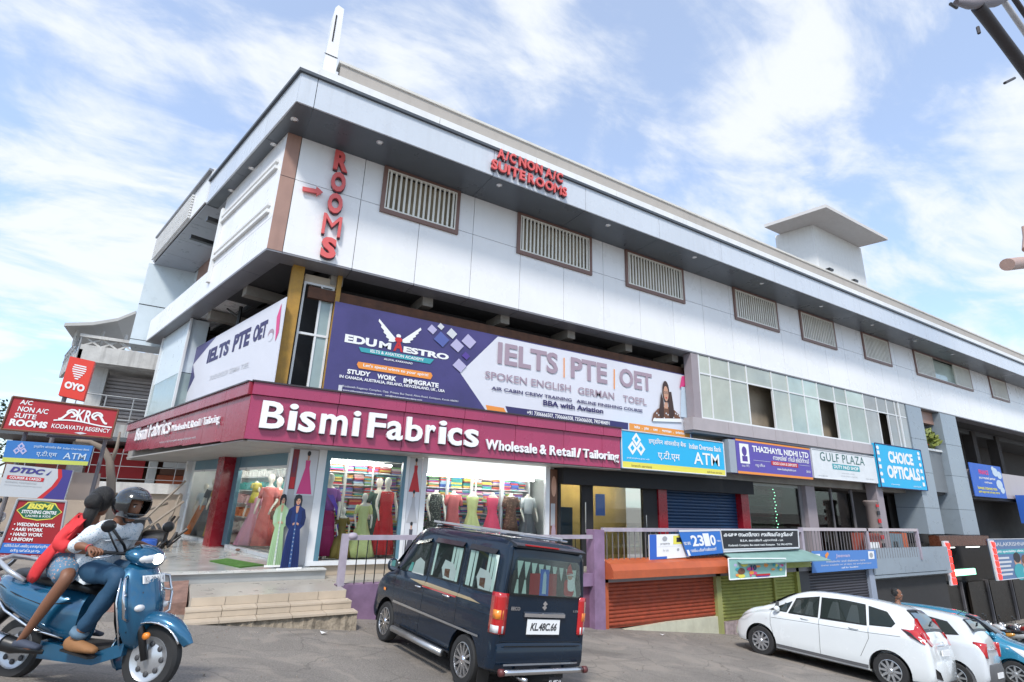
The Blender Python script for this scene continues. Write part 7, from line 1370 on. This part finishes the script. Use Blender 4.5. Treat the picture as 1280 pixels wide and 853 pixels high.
for sg in (-1, 1): fk = obj('fork_leg', MB().tube([(.62, sg*.085, .245), (.50, sg*.075, .50), (.45, sg*.05, .62)], [.025, .03, .03], 8), black_m, SC, True); obj('reflector', MB().lathe([(.001, .03), (.026, .028), (.026, 0)], (.60, sg*.09, .42), (0, sg, 0), 14), amber_lens, fk, True)
# leg shield / apron
ap_ = loft([(.52, 0, .36, .05, .03), (.50, 0, .42, .12, .09), (.47, 0, .55, .185, .12), (.455, 0, .68, .215, .12), (.40, 0, .82, .21, .11)], cap=True)
obj('apron', MB().rings([[(x+dx*max(0, math.cos(t))**1.0, w*math.sin(t), z) for t in [2*math.pi*k/28 for k in range(28)]] for x, z, w, dx in ((.44, .30, .05, .05), (.42, .36, .12, .10), (.40, .46, .18, .15), (.375, .58, .215, .18), (.35, .70, .225, .18), (.325, .80, .21, .16), (.30, .90, .17, .13), (.285, .96, .10, .10))]), sblue, SC, 50)
obj('inner_shield', MB().rings([[(x-.03-dx*max(0, -math.cos(t)), w*math.sin(t), z) for t in [2*math.pi*k/20 for k in range(20)]] for x, z, w, dx in ((.40, .32, .10, .02), (.37, .50, .17, .03), (.335, .70, .195, .05), (.30, .88, .15, .05))]), black_m, SC, 50)
for sg in (-1, 1):
    obj('side_trim', MB().tube([(.40, sg*.13, .34), (.40, sg*.20, .50), (.365, sg*.235, .66), (.33, sg*.21, .84)], .008, 6), chrome, SC, True)
    cg = obj('crash_guard', MB().tube([(.44, sg*.12, .50), (.48, sg*.25, .56), (.45, sg*.27, .70), (.40, sg*.25, .84), (.34, sg*.15, .86)], .011, 8), steel, SC, True); obj('guard_bar', MB().tube([(.47, sg*.25, .62), (.40, sg*.18, .64)], .009, 6), steel, cg, True); obj('guard_bar', MB().tube([(.455, sg*.265, .72), (.38, sg*.19, .74)], .009, 6), steel, cg, True)
    obj('turn_lamp', MB().ball((.50, sg*.13, .62), .03, .05, .028), clear_lens, SC, True)
pn = obj('number_plate', MB().hexa([(.475, -.12, .80), (.475, .12, .80), (.463, .12, .80), (.463, -.12, .80), (.455, -.12, .86), (.455, .12, .86), (.443, .12, .86), (.443, -.12, .86)]), ink_w, SC)
vs, fs = text_pts('KL 39 N 4', .02, 0); obj('lettering', MB().add([(.478-.02*v, -.105+.21*u, .808+.045*v) for u, v, w_ in vs], fs), ink_grey, pn)
# handlebar cowl with the lit headlight
obj('cowl', MB().rings([[(x, w*math.cos(t), z+h*math.sin(t)) for t in [2*math.pi*k/24 for k in range(24)]] for x, z, w, h in ((.22, 1.02, .10, .05), (.26, 1.02, .16, .075), (.32, 1.01, .175, .085), (.38, .995, .155, .085), (.425, .98, .12, .07), (.445, .97, .06, .045))]), sblue, SC, True)
obj('headlight', MB().ball((.400, 0, .985), .060, .150, .052), clear_lens, SC, True); obj('lit_lamp', MB().ball((.444, .0, .985), .026, .060, .042), M('lit_headlamp', (1, .93, .78), .3, var=0, emit=6), SC, True)
obj('handlebar', MB().tube([(.10, -.34, 1.02), (.17, -.26, 1.03), (.27, -.12, 1.02), (.27, .12, 1.02), (.17, .26, 1.03), (.10, .34, 1.02)], .014, 8), black_m, SC, True)
for sg in (-1, 1):
    obj('grip', MB().tube([(.085, sg*.36, 1.018), (.16, sg*.25, 1.03)], .02, 10), rubber, SC, True); obj('brake_lever', MB().tube([(.22, sg*.20, 1.02), (.20, sg*.28, 1.0), (.15, sg*.35, .99)], .007, 6), steel, SC, True)
    m_ = obj('mirror', MB().ball((.20, sg*.34, 1.24), .022, .075, .05), black_m, SC, True); obj('mirror_stem', MB().tube([(.22, sg*.2, 1.04), (.24, sg*.30, 1.12), (.21, sg*.34, 1.20)], .007, 6), black_m, m_, True); obj('mirror_glass', MB().ball((.186, sg*.34, 1.24), .012, .066, .042), chrome, m_, True)
# floorboard, rear body, seat
obj('floorboard', MB().rings([[(x, w, z0), (x, w, z1), (x, -w, z1), (x, -w, z0)] for x, w, z0, z1 in ((-.30, .14, .20, .33), (.0, .17, .20, .30), (.25, .18, .20, .29), (.42, .10, .26, .36))]), sblue, SC, 30); obj('floor_mat', MB().box(-.12, .30, -.15, .15, .303, .312), rubber, SC)
obj('rear_body', loft([(-.06, 0, .48, .11, .20), (-.16, 0, .51, .165, .20), (-.32, 0, .55, .20, .185), (-.52, 0, .60, .215, .165), (-.70, 0, .645, .20, .135), (-.86, 0, .69, .15, .10), (-.97, 0, .725, .07, .055), (-1.0, 0, .74, .03, .03)]), sblue, SC, 50)
for sg in (-1, 1): obj('body_trim', MB().tube([(-.10, sg*.15, .36), (-.35, sg*.215, .42), (-.65, sg*.22, .54), (-.92, sg*.13, .66)], .009, 6), chrome, SC, True)
obj('seat', loft([(-.02, 0, .70, .06, .03), (-.08, 0, .735, .12, .05), (-.25, 0, .76, .15, .055), (-.45, 0, .775, .155, .06), (-.65, 0, .795, .15, .055), (-.80, 0, .80, .11, .045), (-.85, 0, .80, .05, .02)]), black_m, SC, True)
gr = obj('grab_rail', MB().tube([(-.60, -.17, .76), (-.75, -.20, .83), (-.92, -.17, .90), (-1.0, 0, .93), (-.92, .17, .90), (-.75, .20, .83), (-.60, .17, .76)], .020, 8), M('silver_rail', (.5, .52, .55), .3, .6), SC, True)
for sg in (-1, 1):
    obj('panel_gap', MB().tube([(-.12, sg*.150, .62), (-.35, sg*.2, .60), (-.6, sg*.214, .66), (-.85, sg*.155, .72)], .004, 5), black_m, SC, True); obj('panel_gap', MB().tube([(.455, sg*.16, .44), (.50, sg*.10, .60), (.485, sg*.12, .74)], .004, 5), black_m, SC, True)
    obj('cable', MB().tube([(.24, sg*.16, 1.04), (.34, sg*.12, 1.10), (.36, sg*.06, 1.04)], .006, 6), black_m, SC, True)
obj('tail_lamp', MB().ball((-.985, 0, .72), .03, .11, .045), red_lens, SC, True); obj('engine_case', MB().rings([[(x, y0, .22), (x, y0, .22+h), (x, y0+.10, .22+h), (x, y0+.10, .22)] for x, y0, h in ((-.15, .06, .14), (-.40, .08, .20), (-.72, .08, .12))]), darkgrey, SC, 30)
obj('silencer', MB().tube([(-.25, -.13, .25), (-.42, -.16, .26), (-.50, -.17, .28), (-.98, -.19, .36)], [.022, .03, .058, .062], 14), black_m, SC, 40); obj('silencer_cover', MB().tube([(-.58, -.185, .30), (-.94, -.20, .36)], .064, 14), steel, SC, 40); obj('rear_mudguard', MB().tube([(-.85, 0, .55), (-.98, 0, .40), (-1.02, 0, .30)], [.08, .07, .05], 8), black_m, SC, True)
obj('footrest', MB().tube([(-.30, -.16, .30), (-.30, -.27, .30)], .014, 6), black_m, SC); obj('footrest', MB().tube([(-.30, .16, .30), (-.30, .27, .30)], .014, 6), black_m, SC)
pf_ = rz(179, 868, -1.465); pr_ = rz(0, 845, -1.43)
SCD = (pf_-pr_).normalized(); SCP = pf_-SCD*.62; place(SC, SCP, SCD, Vector((.04, .03, 1))); SC.matrix_world = Matrix.Translation(pf_) @ Matrix.Scale(.93, 4) @ Matrix.Translation(-pf_) @ SC.matrix_world
# ------------------------------------------------------------ rider
def rider_hand(bm_nodes, edges, key, wrist, palm, grip_dir, side):
    """five fingers curled round a grip: palm -> each finger two joints wrapping down"""
    w = Vector(wrist); p = Vector(palm); bm_nodes[key+'palm'] = (*p, .026, .034); edges.append((key+'wrist', key+'palm')); g = Vector(grip_dir).normalized(); f = (p-w).normalized(); dn = Vector((0, 0, -1))
    for i, (o, l) in enumerate(((-.033, .030), (-.011, .034), (.011, .032), (.031, .026))):
        a = p+g*o+f*.022+Vector((0, 0, .012)); b_ = a+f*l+dn*.008; c_ = b_+dn*l*.9-f*.008; d_ = c_-f*l*.7+dn*.004
        for j, (q, r) in enumerate(((a, .0105), (b_, .0095), (c_, .0088), (d_, .0078))): bm_nodes[f'{key}f{i}{j}'] = (*q, r)
        edges += [(key+'palm', f'{key}f{i}0'), (f'{key}f{i}0', f'{key}f{i}1'), (f'{key}f{i}1', f'{key}f{i}2'), (f'{key}f{i}2', f'{key}f{i}3')]
    a = p-g*.036*side+dn*.008; b_ = a+f*.028+dn*.022; c_ = b_+f*.016+dn*.010+g*.014*side
    for j, (q, r) in enumerate(((a, .0125), (b_, .0105), (c_, .0088))): bm_nodes[f'{key}t{j}'] = (*q, r)
    edges += [(key+'palm', key+'t0'), (key+'t0', key+'t1'), (key+'t1', key+'t2')]
PR = thing('person', 'person in a black open-face helmet, pale patterned shirt and jeans riding the blue scooter', 'person', local=True)
N = {'hip': (-.14, 0, .90, .135, .115), 'waist': (-.13, 0, 1.03, .10, .075), 'chest': (-.11, 0, 1.20, .10, .07), 'upper': (-.07, 0, 1.32, .08, .055), 'neck': (-.03, 0, 1.41, .055), 'skull': (.0, 0, 1.50, .07)}
Ed = [('hip', 'waist'), ('waist', 'chest'), ('chest', 'upper'), ('upper', 'neck'), ('neck', 'skull')]
for sg, k in ((-1, 'R'), (1, 'L')):
    N[k+'sh'] = (-.07, sg*.165, 1.31, .046); N[k+'el'] = (.02, sg*.29, 1.12, .045); N[k+'fa'] = (.06, sg*.30, 1.085, .038); N[k+'wrist'] = (.045, sg*.315, 1.075, .026); N[k+'th'] = (-.06, sg*.10, .87, .09); N[k+'kn'] = (.30, sg*.175, .84, .062)
    N[k+'el'] = (-.10, sg*.30, 1.10, .045); N[k+'fa'] = (-.03, sg*.315, 1.075, .036); N[k+'wrist'] = (.055, sg*.315, 1.06, .024)
    N[k+'calf'] = ((.20, .24)[sg > 0], sg*.20, .62, .055); N[k+'ank'] = ((.08, .17)[sg > 0], sg*.215, .40, .036); N[k+'heel'] = ((.05, .14)[sg > 0], sg*.22, .355, .034); N[k+'toe'] = ((.22, .30)[sg > 0], sg*.225, .335, .032, .022)
    Ed += [('upper', k+'sh'), (k+'sh', k+'el'), (k+'el', k+'fa'), (k+'fa', k+'wrist'), ('hip', k+'th'), (k+'th', k+'kn'), (k+'kn', k+'calf'), (k+'calf', k+'ank'), (k+'ank', k+'heel'), (k+'heel', k+'toe')]
    rider_hand(N, Ed, k, N[k+'wrist'][:3], (.105, sg*.318, 1.047), (-.35, sg, 0), sg)
for q in ('waist', 'chest', 'upper', 'neck', 'skull', 'Rsh', 'Lsh'): N[q] = (N[q][0]+.02, N[q][1], .87+(N[q][2]-.90)*.80, *N[q][3:])
for q in ('Rel', 'Lel'): N[q] = (N[q][0], N[q][1], 1.055, *N[q][3:])
hc = (.05, 0, 1.405); HY = -.15
hm, hrot = head_mesh(hc, HY, 1.0, .12); bmesh_ = skinned(N, Ed); bo = skobj('body', join(bmesh_, mesh('h', hm, None)), skin, PR); face_bits(PR, hc, hrot)
sub_ = lambda keys, gro: {k: (*N[k][:3], *[r+gro for r in N[k][3:]]) for k in keys}
SN = sub_(['hip', 'waist', 'chest', 'upper'], .022); SN['upper'] = (*N['upper'][:3], .155, .115); SN['chest'] = (*N['chest'][:3], .185, .145); SN['waist'] = (*N['waist'][:3], .18, .15); SN['hem'] = (-.11, 0, .835, .19, .165); SN['collar'] = (-.02, 0, 1.255, .075)
se = [('waist', 'hip'), ('hip', 'hem'), ('waist', 'chest'), ('chest', 'upper'), ('upper', 'collar')]
for k in 'RL': SN[k+'sh'] = (*N[k+'sh'][:3], .090); SN[k+'el'] = (*N[k+'el'][:3], .064); SN[k+'cuff'] = tuple(a*.35+b*.65 for a, b in zip(N[k+'el'][:3], N[k+'fa'][:3]))+(.052,); se += [('upper', k+'sh'), (k+'sh', k+'el'), (k+'el', k+'cuff')]
shirt = cloth('pale_print_shirt', (.66, .70, .74), pat=((.30, .42, .50), 62)); skobj('shirt', skinned(SN, se, 3, root=1), shirt, PR)
JN = {'hip': (-.14, 0, .86, .115, .10)}; je = []
for k in 'RL':
    for q, r in (('th', .105), ('kn', .082), ('calf', .072)): JN[k+q] = (*N[k+q][:3], r)
    JN[k+'mid'] = tuple((a+b)/2 for a, b in zip(N[k+'th'][:3], N[k+'kn'][:3]))+(.092,); JN[k+'hem'] = tuple(a*.12+b*.88 for a, b in zip(N[k+'calf'][:3], N[k+'ank'][:3]))+(.058,); je += [('hip', k+'th'), (k+'th', k+'mid'), (k+'mid', k+'kn'), (k+'kn', k+'calf'), (k+'calf', k+'hem')]
jeans = cloth('blue_denim', (.014, .06, .12)); skobj('jeans', skinned(JN, je, 3), jeans, PR)
for k, sg in (('R', -1), ('L', 1)):
    h, a = Vector(N[k+'calf'][:3]), Vector(N[k+'ank'][:3]); c1 = h.lerp(a, .82); c2_ = h.lerp(a, .98); obj('turned_cuff', MB().tube([c1, c2_], [.068, .066], 16), cloth('pale_denim', (.12, .20, .28)), PR, True)
    t_ = Vector(N[k+'toe'][:3]); e_ = Vector(N[k+'heel'][:3]); d = (t_-e_).normalized(); sh = MB(); sh.rings([[tuple(e_+d*u*.30-d*.05+Vector((0, w*math.cos(q), h_*math.sin(q)-.012))) for q in [2*math.pi*z/18 for z in range(18)]] for u, w, h_ in ((0, .022, .03), (.08, .036, .05), (.3, .042, .056), (.55, .046, .042), (.8, .050, .032), (.96, .034, .022), (1.0, .015, .012))])
    obj('shoe', sh, cloth('tan_leather', (.28, .13, .05)), PR, True); obj('shoe_sole', MB().slab([tuple(e_+d*u-Vector((0, 0, .052))+Vector((0, w, 0))) for u, w in ((-.05, -.035), (.1, -.042), (.23, -.045), (.25, 0), (.23, .045), (.1, .042), (-.05, .035))], (0, 0, 1), .015), black_m, PR)
# helmet: shell with an open face, visor raised
hv = Vector(hc); 
def shell(c, rot, rad, open_=True, nseg=36, nr=18):
    V = []; F = []
    for i in range(nr+1):
        ph = math.pi*(i/nr)*.80
        for k in range(nseg): th = 2*math.pi*k/nseg; V.append(Vector((rad[0]*math.sin(ph)*math.cos(th), rad[1]*math.sin(ph)*math.sin(th), rad[2]*math.cos(ph)+.025)))
    for i in range(nr):
        for k in range(nseg):
            th = 2*math.pi*(k+.5)/nseg; th = th-2*math.pi if th > math.pi else th; ph = (i+.5)/nr*.80*180
            if open_ and abs(th) < .88 and 72 < ph < 122: continue
            a, b = i*nseg+k, i*nseg+(k+1) % nseg; F.append((a, b, b+nseg, a+nseg))
    return [tuple(c+rot@v) for v in V], F
HM = M('black_helmet', (.010, .011, .013), .12, var=.0, coat=1); v_, f_ = shell(hv, hrot, (.155, .128, .135)); me = bpy.data.meshes.new('helmet'); me.from_pydata(v_, [], f_); me.materials.append(HM)
ho = bpy.data.objects.new('helmet', me); COL.objects.link(ho); ho.parent = PR; me.polygons.foreach_set('use_smooth', [True]*len(me.polygons)); so_ = ho.modifiers.new('t', 'SOLIDIFY'); so_.thickness = .014
vs_ = MB(); rr_s = []
for ph in (.62, .75, .9, 1.02): rr_s.append([tuple(hv+hrot@Vector((.168*math.sin(ph)*math.cos(t)+.0, .140*math.sin(ph)*math.sin(t), .150*math.cos(ph)+.025))) for t in [-1.25+2.5*k/20 for k in range(21)]])
vs_.rings(rr_s, cap=False, close=False); obj('visor', vs_, M('smoked_visor2', (.10, .12, .14), .06, .3, var=0, coat=1), ho, True)
for q in ((.9, .25), (.5, .55), (.35, -.2)):
    obj('helmet_graphic', MB().tube([tuple(hv+hrot@Vector((.160*math.sin(p_)*math.cos(t), .133*math.sin(p_)*math.sin(t), .140*math.cos(p_)+.025))) for p_, t in ((1.1+q[0]*.2, -1.2-q[1]), (.9, -1.6-q[1]*.5), (.8, -2.1-q[1]))], [.002, .008, .002], 6), M('helmet_silver', (.35, .37, .4), .2, .5), ho, True)
obj('chin_strap', MB().tube([hv+hrot@Vector((.01, -.09, -.06)), hv+hrot@Vector((.03, -.03, -.135)), hv+hrot@Vector((.03, .03, -.135)), hv+hrot@Vector((.01, .09, -.06))], .008, 6), black_m, ho, True)
obj('bag_strap', MB().tube([(-.04, -.10, 1.26), (.05, -.09, 1.18), (.085, .0, 1.08), (.06, .1, .98)], .012, 6), black_m, PR, True); obj('wrist_thread', MB().lathe([(.031, -.006), (.033, 0), (.031, .006)], N['Rwrist'][:3], (1, -.05, -.1), 16), ink_red, PR, True)
PR.matrix_world = SC.matrix_world.copy()
# ------------------------------------------------------------ passenger
PP = thing('person', 'person with tied black hair, red shawl and floral skirt sitting behind the helmeted rider', 'person', local=True)
Q = {'hip': (-.50, 0, .93, .13, .11), 'waist': (-.50, 0, 1.04, .115, .10), 'chest': (-.47, 0, 1.19, .13, .10), 'upper': (-.44, 0, 1.29, .09, .065), 'neck': (-.40, 0, 1.37, .045), 'skull': (-.38, 0, 1.44, .06)}
qe = [('hip', 'waist'), ('waist', 'chest'), ('chest', 'upper'), ('upper', 'neck'), ('neck', 'skull')]
for sg, k in ((-1, 'R'), (1, 'L')):
    Q[k+'sh'] = (-.44, sg*.14, 1.27, .04); Q[k+'el'] = (-.42, sg*.24, 1.08, .038); Q[k+'fa'] = (-.32, sg*.22, 1.03, .032); Q[k+'wrist'] = (-.23, sg*.18, 1.02, .023); Q[k+'th'] = (-.42, sg*.12, .90, .085); Q[k+'kn'] = (-.20, sg*.27, .84, .055); Q[k+'calf'] = (-.30, sg*.29, .62, .048); Q[k+'ank'] = (-.42, sg*.29, .38, .030); Q[k+'heel'] = (-.45, sg*.29, .335, .03); Q[k+'toe'] = (-.29, sg*.30, .315, .03, .018)
    qe += [('upper', k+'sh'), (k+'sh', k+'el'), (k+'el', k+'fa'), (k+'fa', k+'wrist'), ('hip', k+'th'), (k+'th', k+'kn'), (k+'kn', k+'calf'), (k+'calf', k+'ank'), (k+'ank', k+'heel'), (k+'heel', k+'toe')]
    rider_hand(Q, qe, k, Q[k+'wrist'][:3], (-.165, sg*.150, 1.015), (0, sg, .2), sg)
for q in ('waist', 'chest', 'upper', 'neck', 'skull', 'Rsh', 'Lsh'): Q[q] = (Q[q][0], Q[q][1], .92+(Q[q][2]-.93)*.84, *Q[q][3:])
hc2 = (-.36, 0, 1.43); hm2, hr2 = head_mesh(hc2, 1.9, .95); skobj('body', join(skinned(Q, qe), mesh('h', hm2, None)), skin, PP); face_bits(PP, hc2, hr2, .95)
h2 = Vector(hc2); hb2 = MB(); hb2.ball(h2+hr2@Vector((-.018, 0, .025)), .105, .092, .115, 22, 14); hair_o = obj('hair', hb2, hair_m, PP, True); obj('hair_bun', MB().ball(h2+hr2@Vector((-.14, .0, -.0)), .07, .065, .07, 16, 10), hair_m, hair_o, True); obj('hair_tail', MB().tube([h2+hr2@Vector((-.10, 0, -.02)), h2+hr2@Vector((-.14, 0, -.12)), h2+hr2@Vector((-.13, 0, -.22))], [.06, .05, .02], 10), hair_m, hair_o, True)
TN = {k: (*Q[k][:3], *[r+.02 for r in Q[k][3:]]) for k in ('waist', 'chest', 'upper', 'Rsh', 'Lsh', 'Rel', 'Lel', 'Rfa', 'Lfa')}; TN['upper'] = (*Q['upper'][:3], .13, .10); TN['Rsh'] = (*Q['Rsh'][:3], .07); TN['Lsh'] = (*Q['Lsh'][:3], .07); TN['hem'] = (-.50, 0, .93, .16, .14); te = [('waist', 'hem'), ('waist', 'chest'), ('chest', 'upper'), ('upper', 'Rsh'), ('upper', 'Lsh'), ('Rsh', 'Rel'), ('Lsh', 'Lel'), ('Rel', 'Rfa'), ('Lel', 'Lfa')]
red_c = cloth('scarlet_top', (.62, .03, .035)); skobj('red_top', skinned(TN, te, 3), red_c, PP)
shw = MB(); PPs = []
for i in range(9):
    t = i/8; x = -.36-.20*t; z = 1.27-.46*t; PPs.append([(x+.055*math.cos(a)*(1+.35*math.sin(a*3+t*4))-.02*t, -.17-.05*math.sin(t*3)+.03*math.sin(a)-.03*t, z+.075*(1-t*.3)*math.sin(a)*(1+.2*math.cos(5*a+t*6))) for a in [2*math.pi*k/16 for k in range(16)]])
shw.rings(PPs); obj('red_shawl', shw, red_c, PP, True)
KN = {'hip': (-.52, 0, .90, .165, .14)}; ke = []
for k, sg in (('R', -1), ('L', 1)): KN[k+'th'] = (*Q[k+'th'][:3], .12); KN[k+'mid'] = (-.30, sg*.21, .86, .105); KN[k+'hem'] = (-.235, sg*.26, .82, .09); ke += [('hip', k+'th'), (k+'th', k+'mid'), (k+'mid', k+'hem')]
flor = cloth('floral', (.10, .20, .30), pat=((.50, .30, .24), 50)); skobj('floral_skirt', skinned(KN, ke, 3), flor, PP)
for k, sg in (('R', -1), ('L', 1)): e_ = Vector(Q[k+'heel'][:3]); obj('shoe', loft([(e_.x-.035, e_.y, e_.z-.01, .02, .022), (e_.x+.02, e_.y, e_.z, .034, .035), (e_.x+.12, e_.y, e_.z-.012, .038, .024), (e_.x+.20, e_.y, e_.z-.02, .03, .016)], 16, 2.2), cloth('dark_grey_shoe', (.05, .06, .09)), PP, True)
PP.matrix_world = SC.matrix_world @ Matrix.Translation((.10, 0, 0))
# ------------------------------------------------------------ man behind the white car
MP = thing('person', 'person with short dark hair in a pale pink shirt standing behind the white hatchback', 'person', local=True)
Wm = {'hip': (0, 0, .95, .14, .10), 'waist': (0, 0, 1.08, .13, .10), 'chest': (0, 0, 1.28, .16, .11), 'upper': (0, 0, 1.40, .10, .065), 'neck': (0, 0, 1.49, .05), 'skull': (.01, 0, 1.56, .06)}; we = [('hip', 'waist'), ('waist', 'chest'), ('chest', 'upper'), ('upper', 'neck'), ('neck', 'skull')]
for sg, k in ((-1, 'R'), (1, 'L')):
    Wm[k+'sh'] = (0, sg*.16, 1.38, .042); Wm[k+'el'] = (-.02, sg*.24, 1.14, .042); Wm[k+'wrist'] = (.05, sg*.24, .90, .026); Wm[k+'th'] = (0, sg*.09, .88, .085); Wm[k+'kn'] = (.02, sg*.10, .50, .055); Wm[k+'ank'] = (-.02, sg*.10, .10, .036); Wm[k+'toe'] = (.13, sg*.12, .04, .032, .02)
    we += [('upper', k+'sh'), (k+'sh', k+'el'), (k+'el', k+'wrist'), ('hip', k+'th'), (k+'th', k+'kn'), (k+'kn', k+'ank'), (k+'ank', k+'toe')]; rider_hand(Wm, we, k, Wm[k+'wrist'][:3], (.06, sg*.24, .85), (1, 0, 0), sg)
hc3 = (.02, 0, 1.65); hm3, hr3 = head_mesh(hc3, 0); skobj('body', join(skinned(Wm, we), mesh('h', hm3, None)), skin, MP); face_bits(MP, hc3, hr3); obj('hair', MB().ball(Vector(hc3)+Vector((-.028, 0, .035)), .092, .083, .098, 20, 12), hair_m, MP, True)
WS = {k: (*Wm[k][:3], *[r+.02 for r in Wm[k][3:]]) for k in ('hip', 'waist', 'chest', 'upper', 'Rsh', 'Lsh')}; 
WS['upper'] = (*Wm['upper'][:3], .15, .105)
for k in 'RL': WS[k+'el'] = (*Wm[k+'el'][:3], .06); WS[k+'sh'] = (*Wm[k+'sh'][:3], .08)
skobj('shirt', skinned(WS, [('waist', 'hip'), ('waist', 'chest'), ('chest', 'upper'), ('upper', 'Rsh'), ('upper', 'Lsh'), ('Rsh', 'Rel'), ('Lsh', 'Lel')], root=1), cloth('pale_pink_shirt', (.55, .42, .42)), MP)
WT = {'hip': (*Wm['hip'][:3], .155, .12)}; wt = []
for k in 'RL':
    for q in ('th', 'kn', 'ank'): WT[k+q] = (*Wm[k+q][:3], Wm[k+q][3]+.022)
    wt += [('hip', k+'th'), (k+'th', k+'kn'), (k+'kn', k+'ank')]
skobj('trousers', skinned(WT, wt), cloth('dark_trousers', (.03, .03, .04)), MP)
pm2 = rz(1119, 736, -1.66); zg = gz(pm2.x, pm2.y); MP.location = (pm2.x, pm2.y, zg+(-1.66-zg-1.77)); MP.rotation_euler = (0, 0, math.radians(-50))
# ------------------------------------------------------------ parked motorbikes
def motorbike(label, pos, fd, col, group, tankc=None):
    T = thing('motorbike', label, 'motorbike', local=True, group=group); pc = M('bike_'+col[0], col[1], .25, .2, coat=1)
    for x in (-.65, .65):
        w = obj('wheel', MB().lathe([(.25, -.04), (.29, -.045), (.31, 0), (.29, .045), (.25, .04)], (x, 0, .31), (0, 1, 0), 28), rubber, T, 30); obj('rim', MB().lathe([(.25, -.03), (.24, 0), (.25, .03)], (x, 0, .31), (0, 1, 0), 28), silver, w, True)
        for i in range(5): a = i*2*math.pi/5; obj('spoke', MB().tube([(x, 0, .31), (x+.24*math.cos(a), 0, .31+.24*math.sin(a))], .014, 5), black_m, w)
    obj('fork', MB().tube([(.65, .07, .31), (.42, .07, .95)], .022, 7), steel, T, True); obj('fork', MB().tube([(.65, -.07, .31), (.42, -.07, .95)], .022, 7), steel, T, True)
    obj('engine', loft([(-.18, 0, .40, .10, .12), (.0, 0, .42, .14, .16), (.2, 0, .42, .10, .14)]), darkgrey, T, True); obj('frame', MB().tube([(.42, 0, .85), (.22, 0, .35), (-.2, 0, .32), (-.4, 0, .62)], .022, 7), black_m, T, True)
    obj('tank', loft([(-.08, 0, .80, .06, .05), (.02, 0, .84, .13, .10), (.2, 0, .87, .15, .11), (.34, 0, .86, .09, .08), (.40, 0, .84, .04, .04)]), pc, T, True)
    obj('seat', loft([(-.72, 0, .86, .05, .03), (-.6, 0, .85, .12, .05), (-.3, 0, .80, .13, .05), (-.05, 0, .80, .10, .05)]), black_m, T, True); obj('tail_cowl', loft([(-.85, 0, .80, .03, .03), (-.65, 0, .74, .11, .08), (-.35, 0, .68, .13, .09), (-.15, 0, .62, .08, .08)]), pc, T, True)
    obj('front_fender', loft([(.42, 0, .60, .03, .02), (.55, 0, .655, .06, .03), (.70, 0, .66, .06, .03), (.85, 0, .58, .03, .02)]), pc, T, True); obj('head_lamp', MB().ball((.50, 0, .93), .08, .11, .10), clear_lens, T, True)
    obj('handlebar', MB().tube([(.22, -.36, 1.02), (.36, -.2, 1.03), (.40, 0, .99), (.36, .2, 1.03), (.22, .36, 1.02)], .013, 7), black_m, T, True)
    for sg in (-1, 1): m_ = obj('mirror', MB().ball((.30, sg*.36, 1.22), .02, .06, .045), black_m, T, True); obj('mirror_stem', MB().tube([(.32, sg*.28, 1.03), (.30, sg*.36, 1.18)], .007, 5), black_m, m_)
    obj('silencer', MB().tube([(0, -.14, .28), (-.3, -.16, .30), (-.85, -.18, .42)], [.02, .045, .055], 10), steel, T, 40); place(T, pos, fd, (0, 0, 1)); return T
motorbike('blue and black motorbike parked at the far left edge, cut by the frame', Vector((-2.75, 9.9, -1.5)), (.35, 1, 0), ('blue', (.02, .22, .38)), 'parked motorbikes on the left')
motorbike('black motorbike with raised mirrors parked behind the red standing board', Vector((-3.1, 13.1, -1.5)), (.8, .5, 0), ('black', (.015, .015, .018)), 'parked motorbikes on the left')
for i, (px, dd, c) in enumerate(((1235, 15.5, ('orange', (.55, .25, .03))), (1255, 15.0, ('white', (.55, .57, .58))), (1272, 15.6, ('dark', (.02, .02, .025))), (1290, 14.8, ('red', (.4, .03, .03))))):
    p = ry(px, 790, 9.3); motorbike(('motorbike with a golden orange tank in the dark row at the right', 'motorbike with a white tank in the dark row at the right', 'black motorbike at the right edge of the dark row', 'motorbike just outside the right edge')[i], Vector((p.x, 9.3, gz(p.x, 9.3))), (.25, 1, 0), c, 'motorbikes parked below the right hoardings')
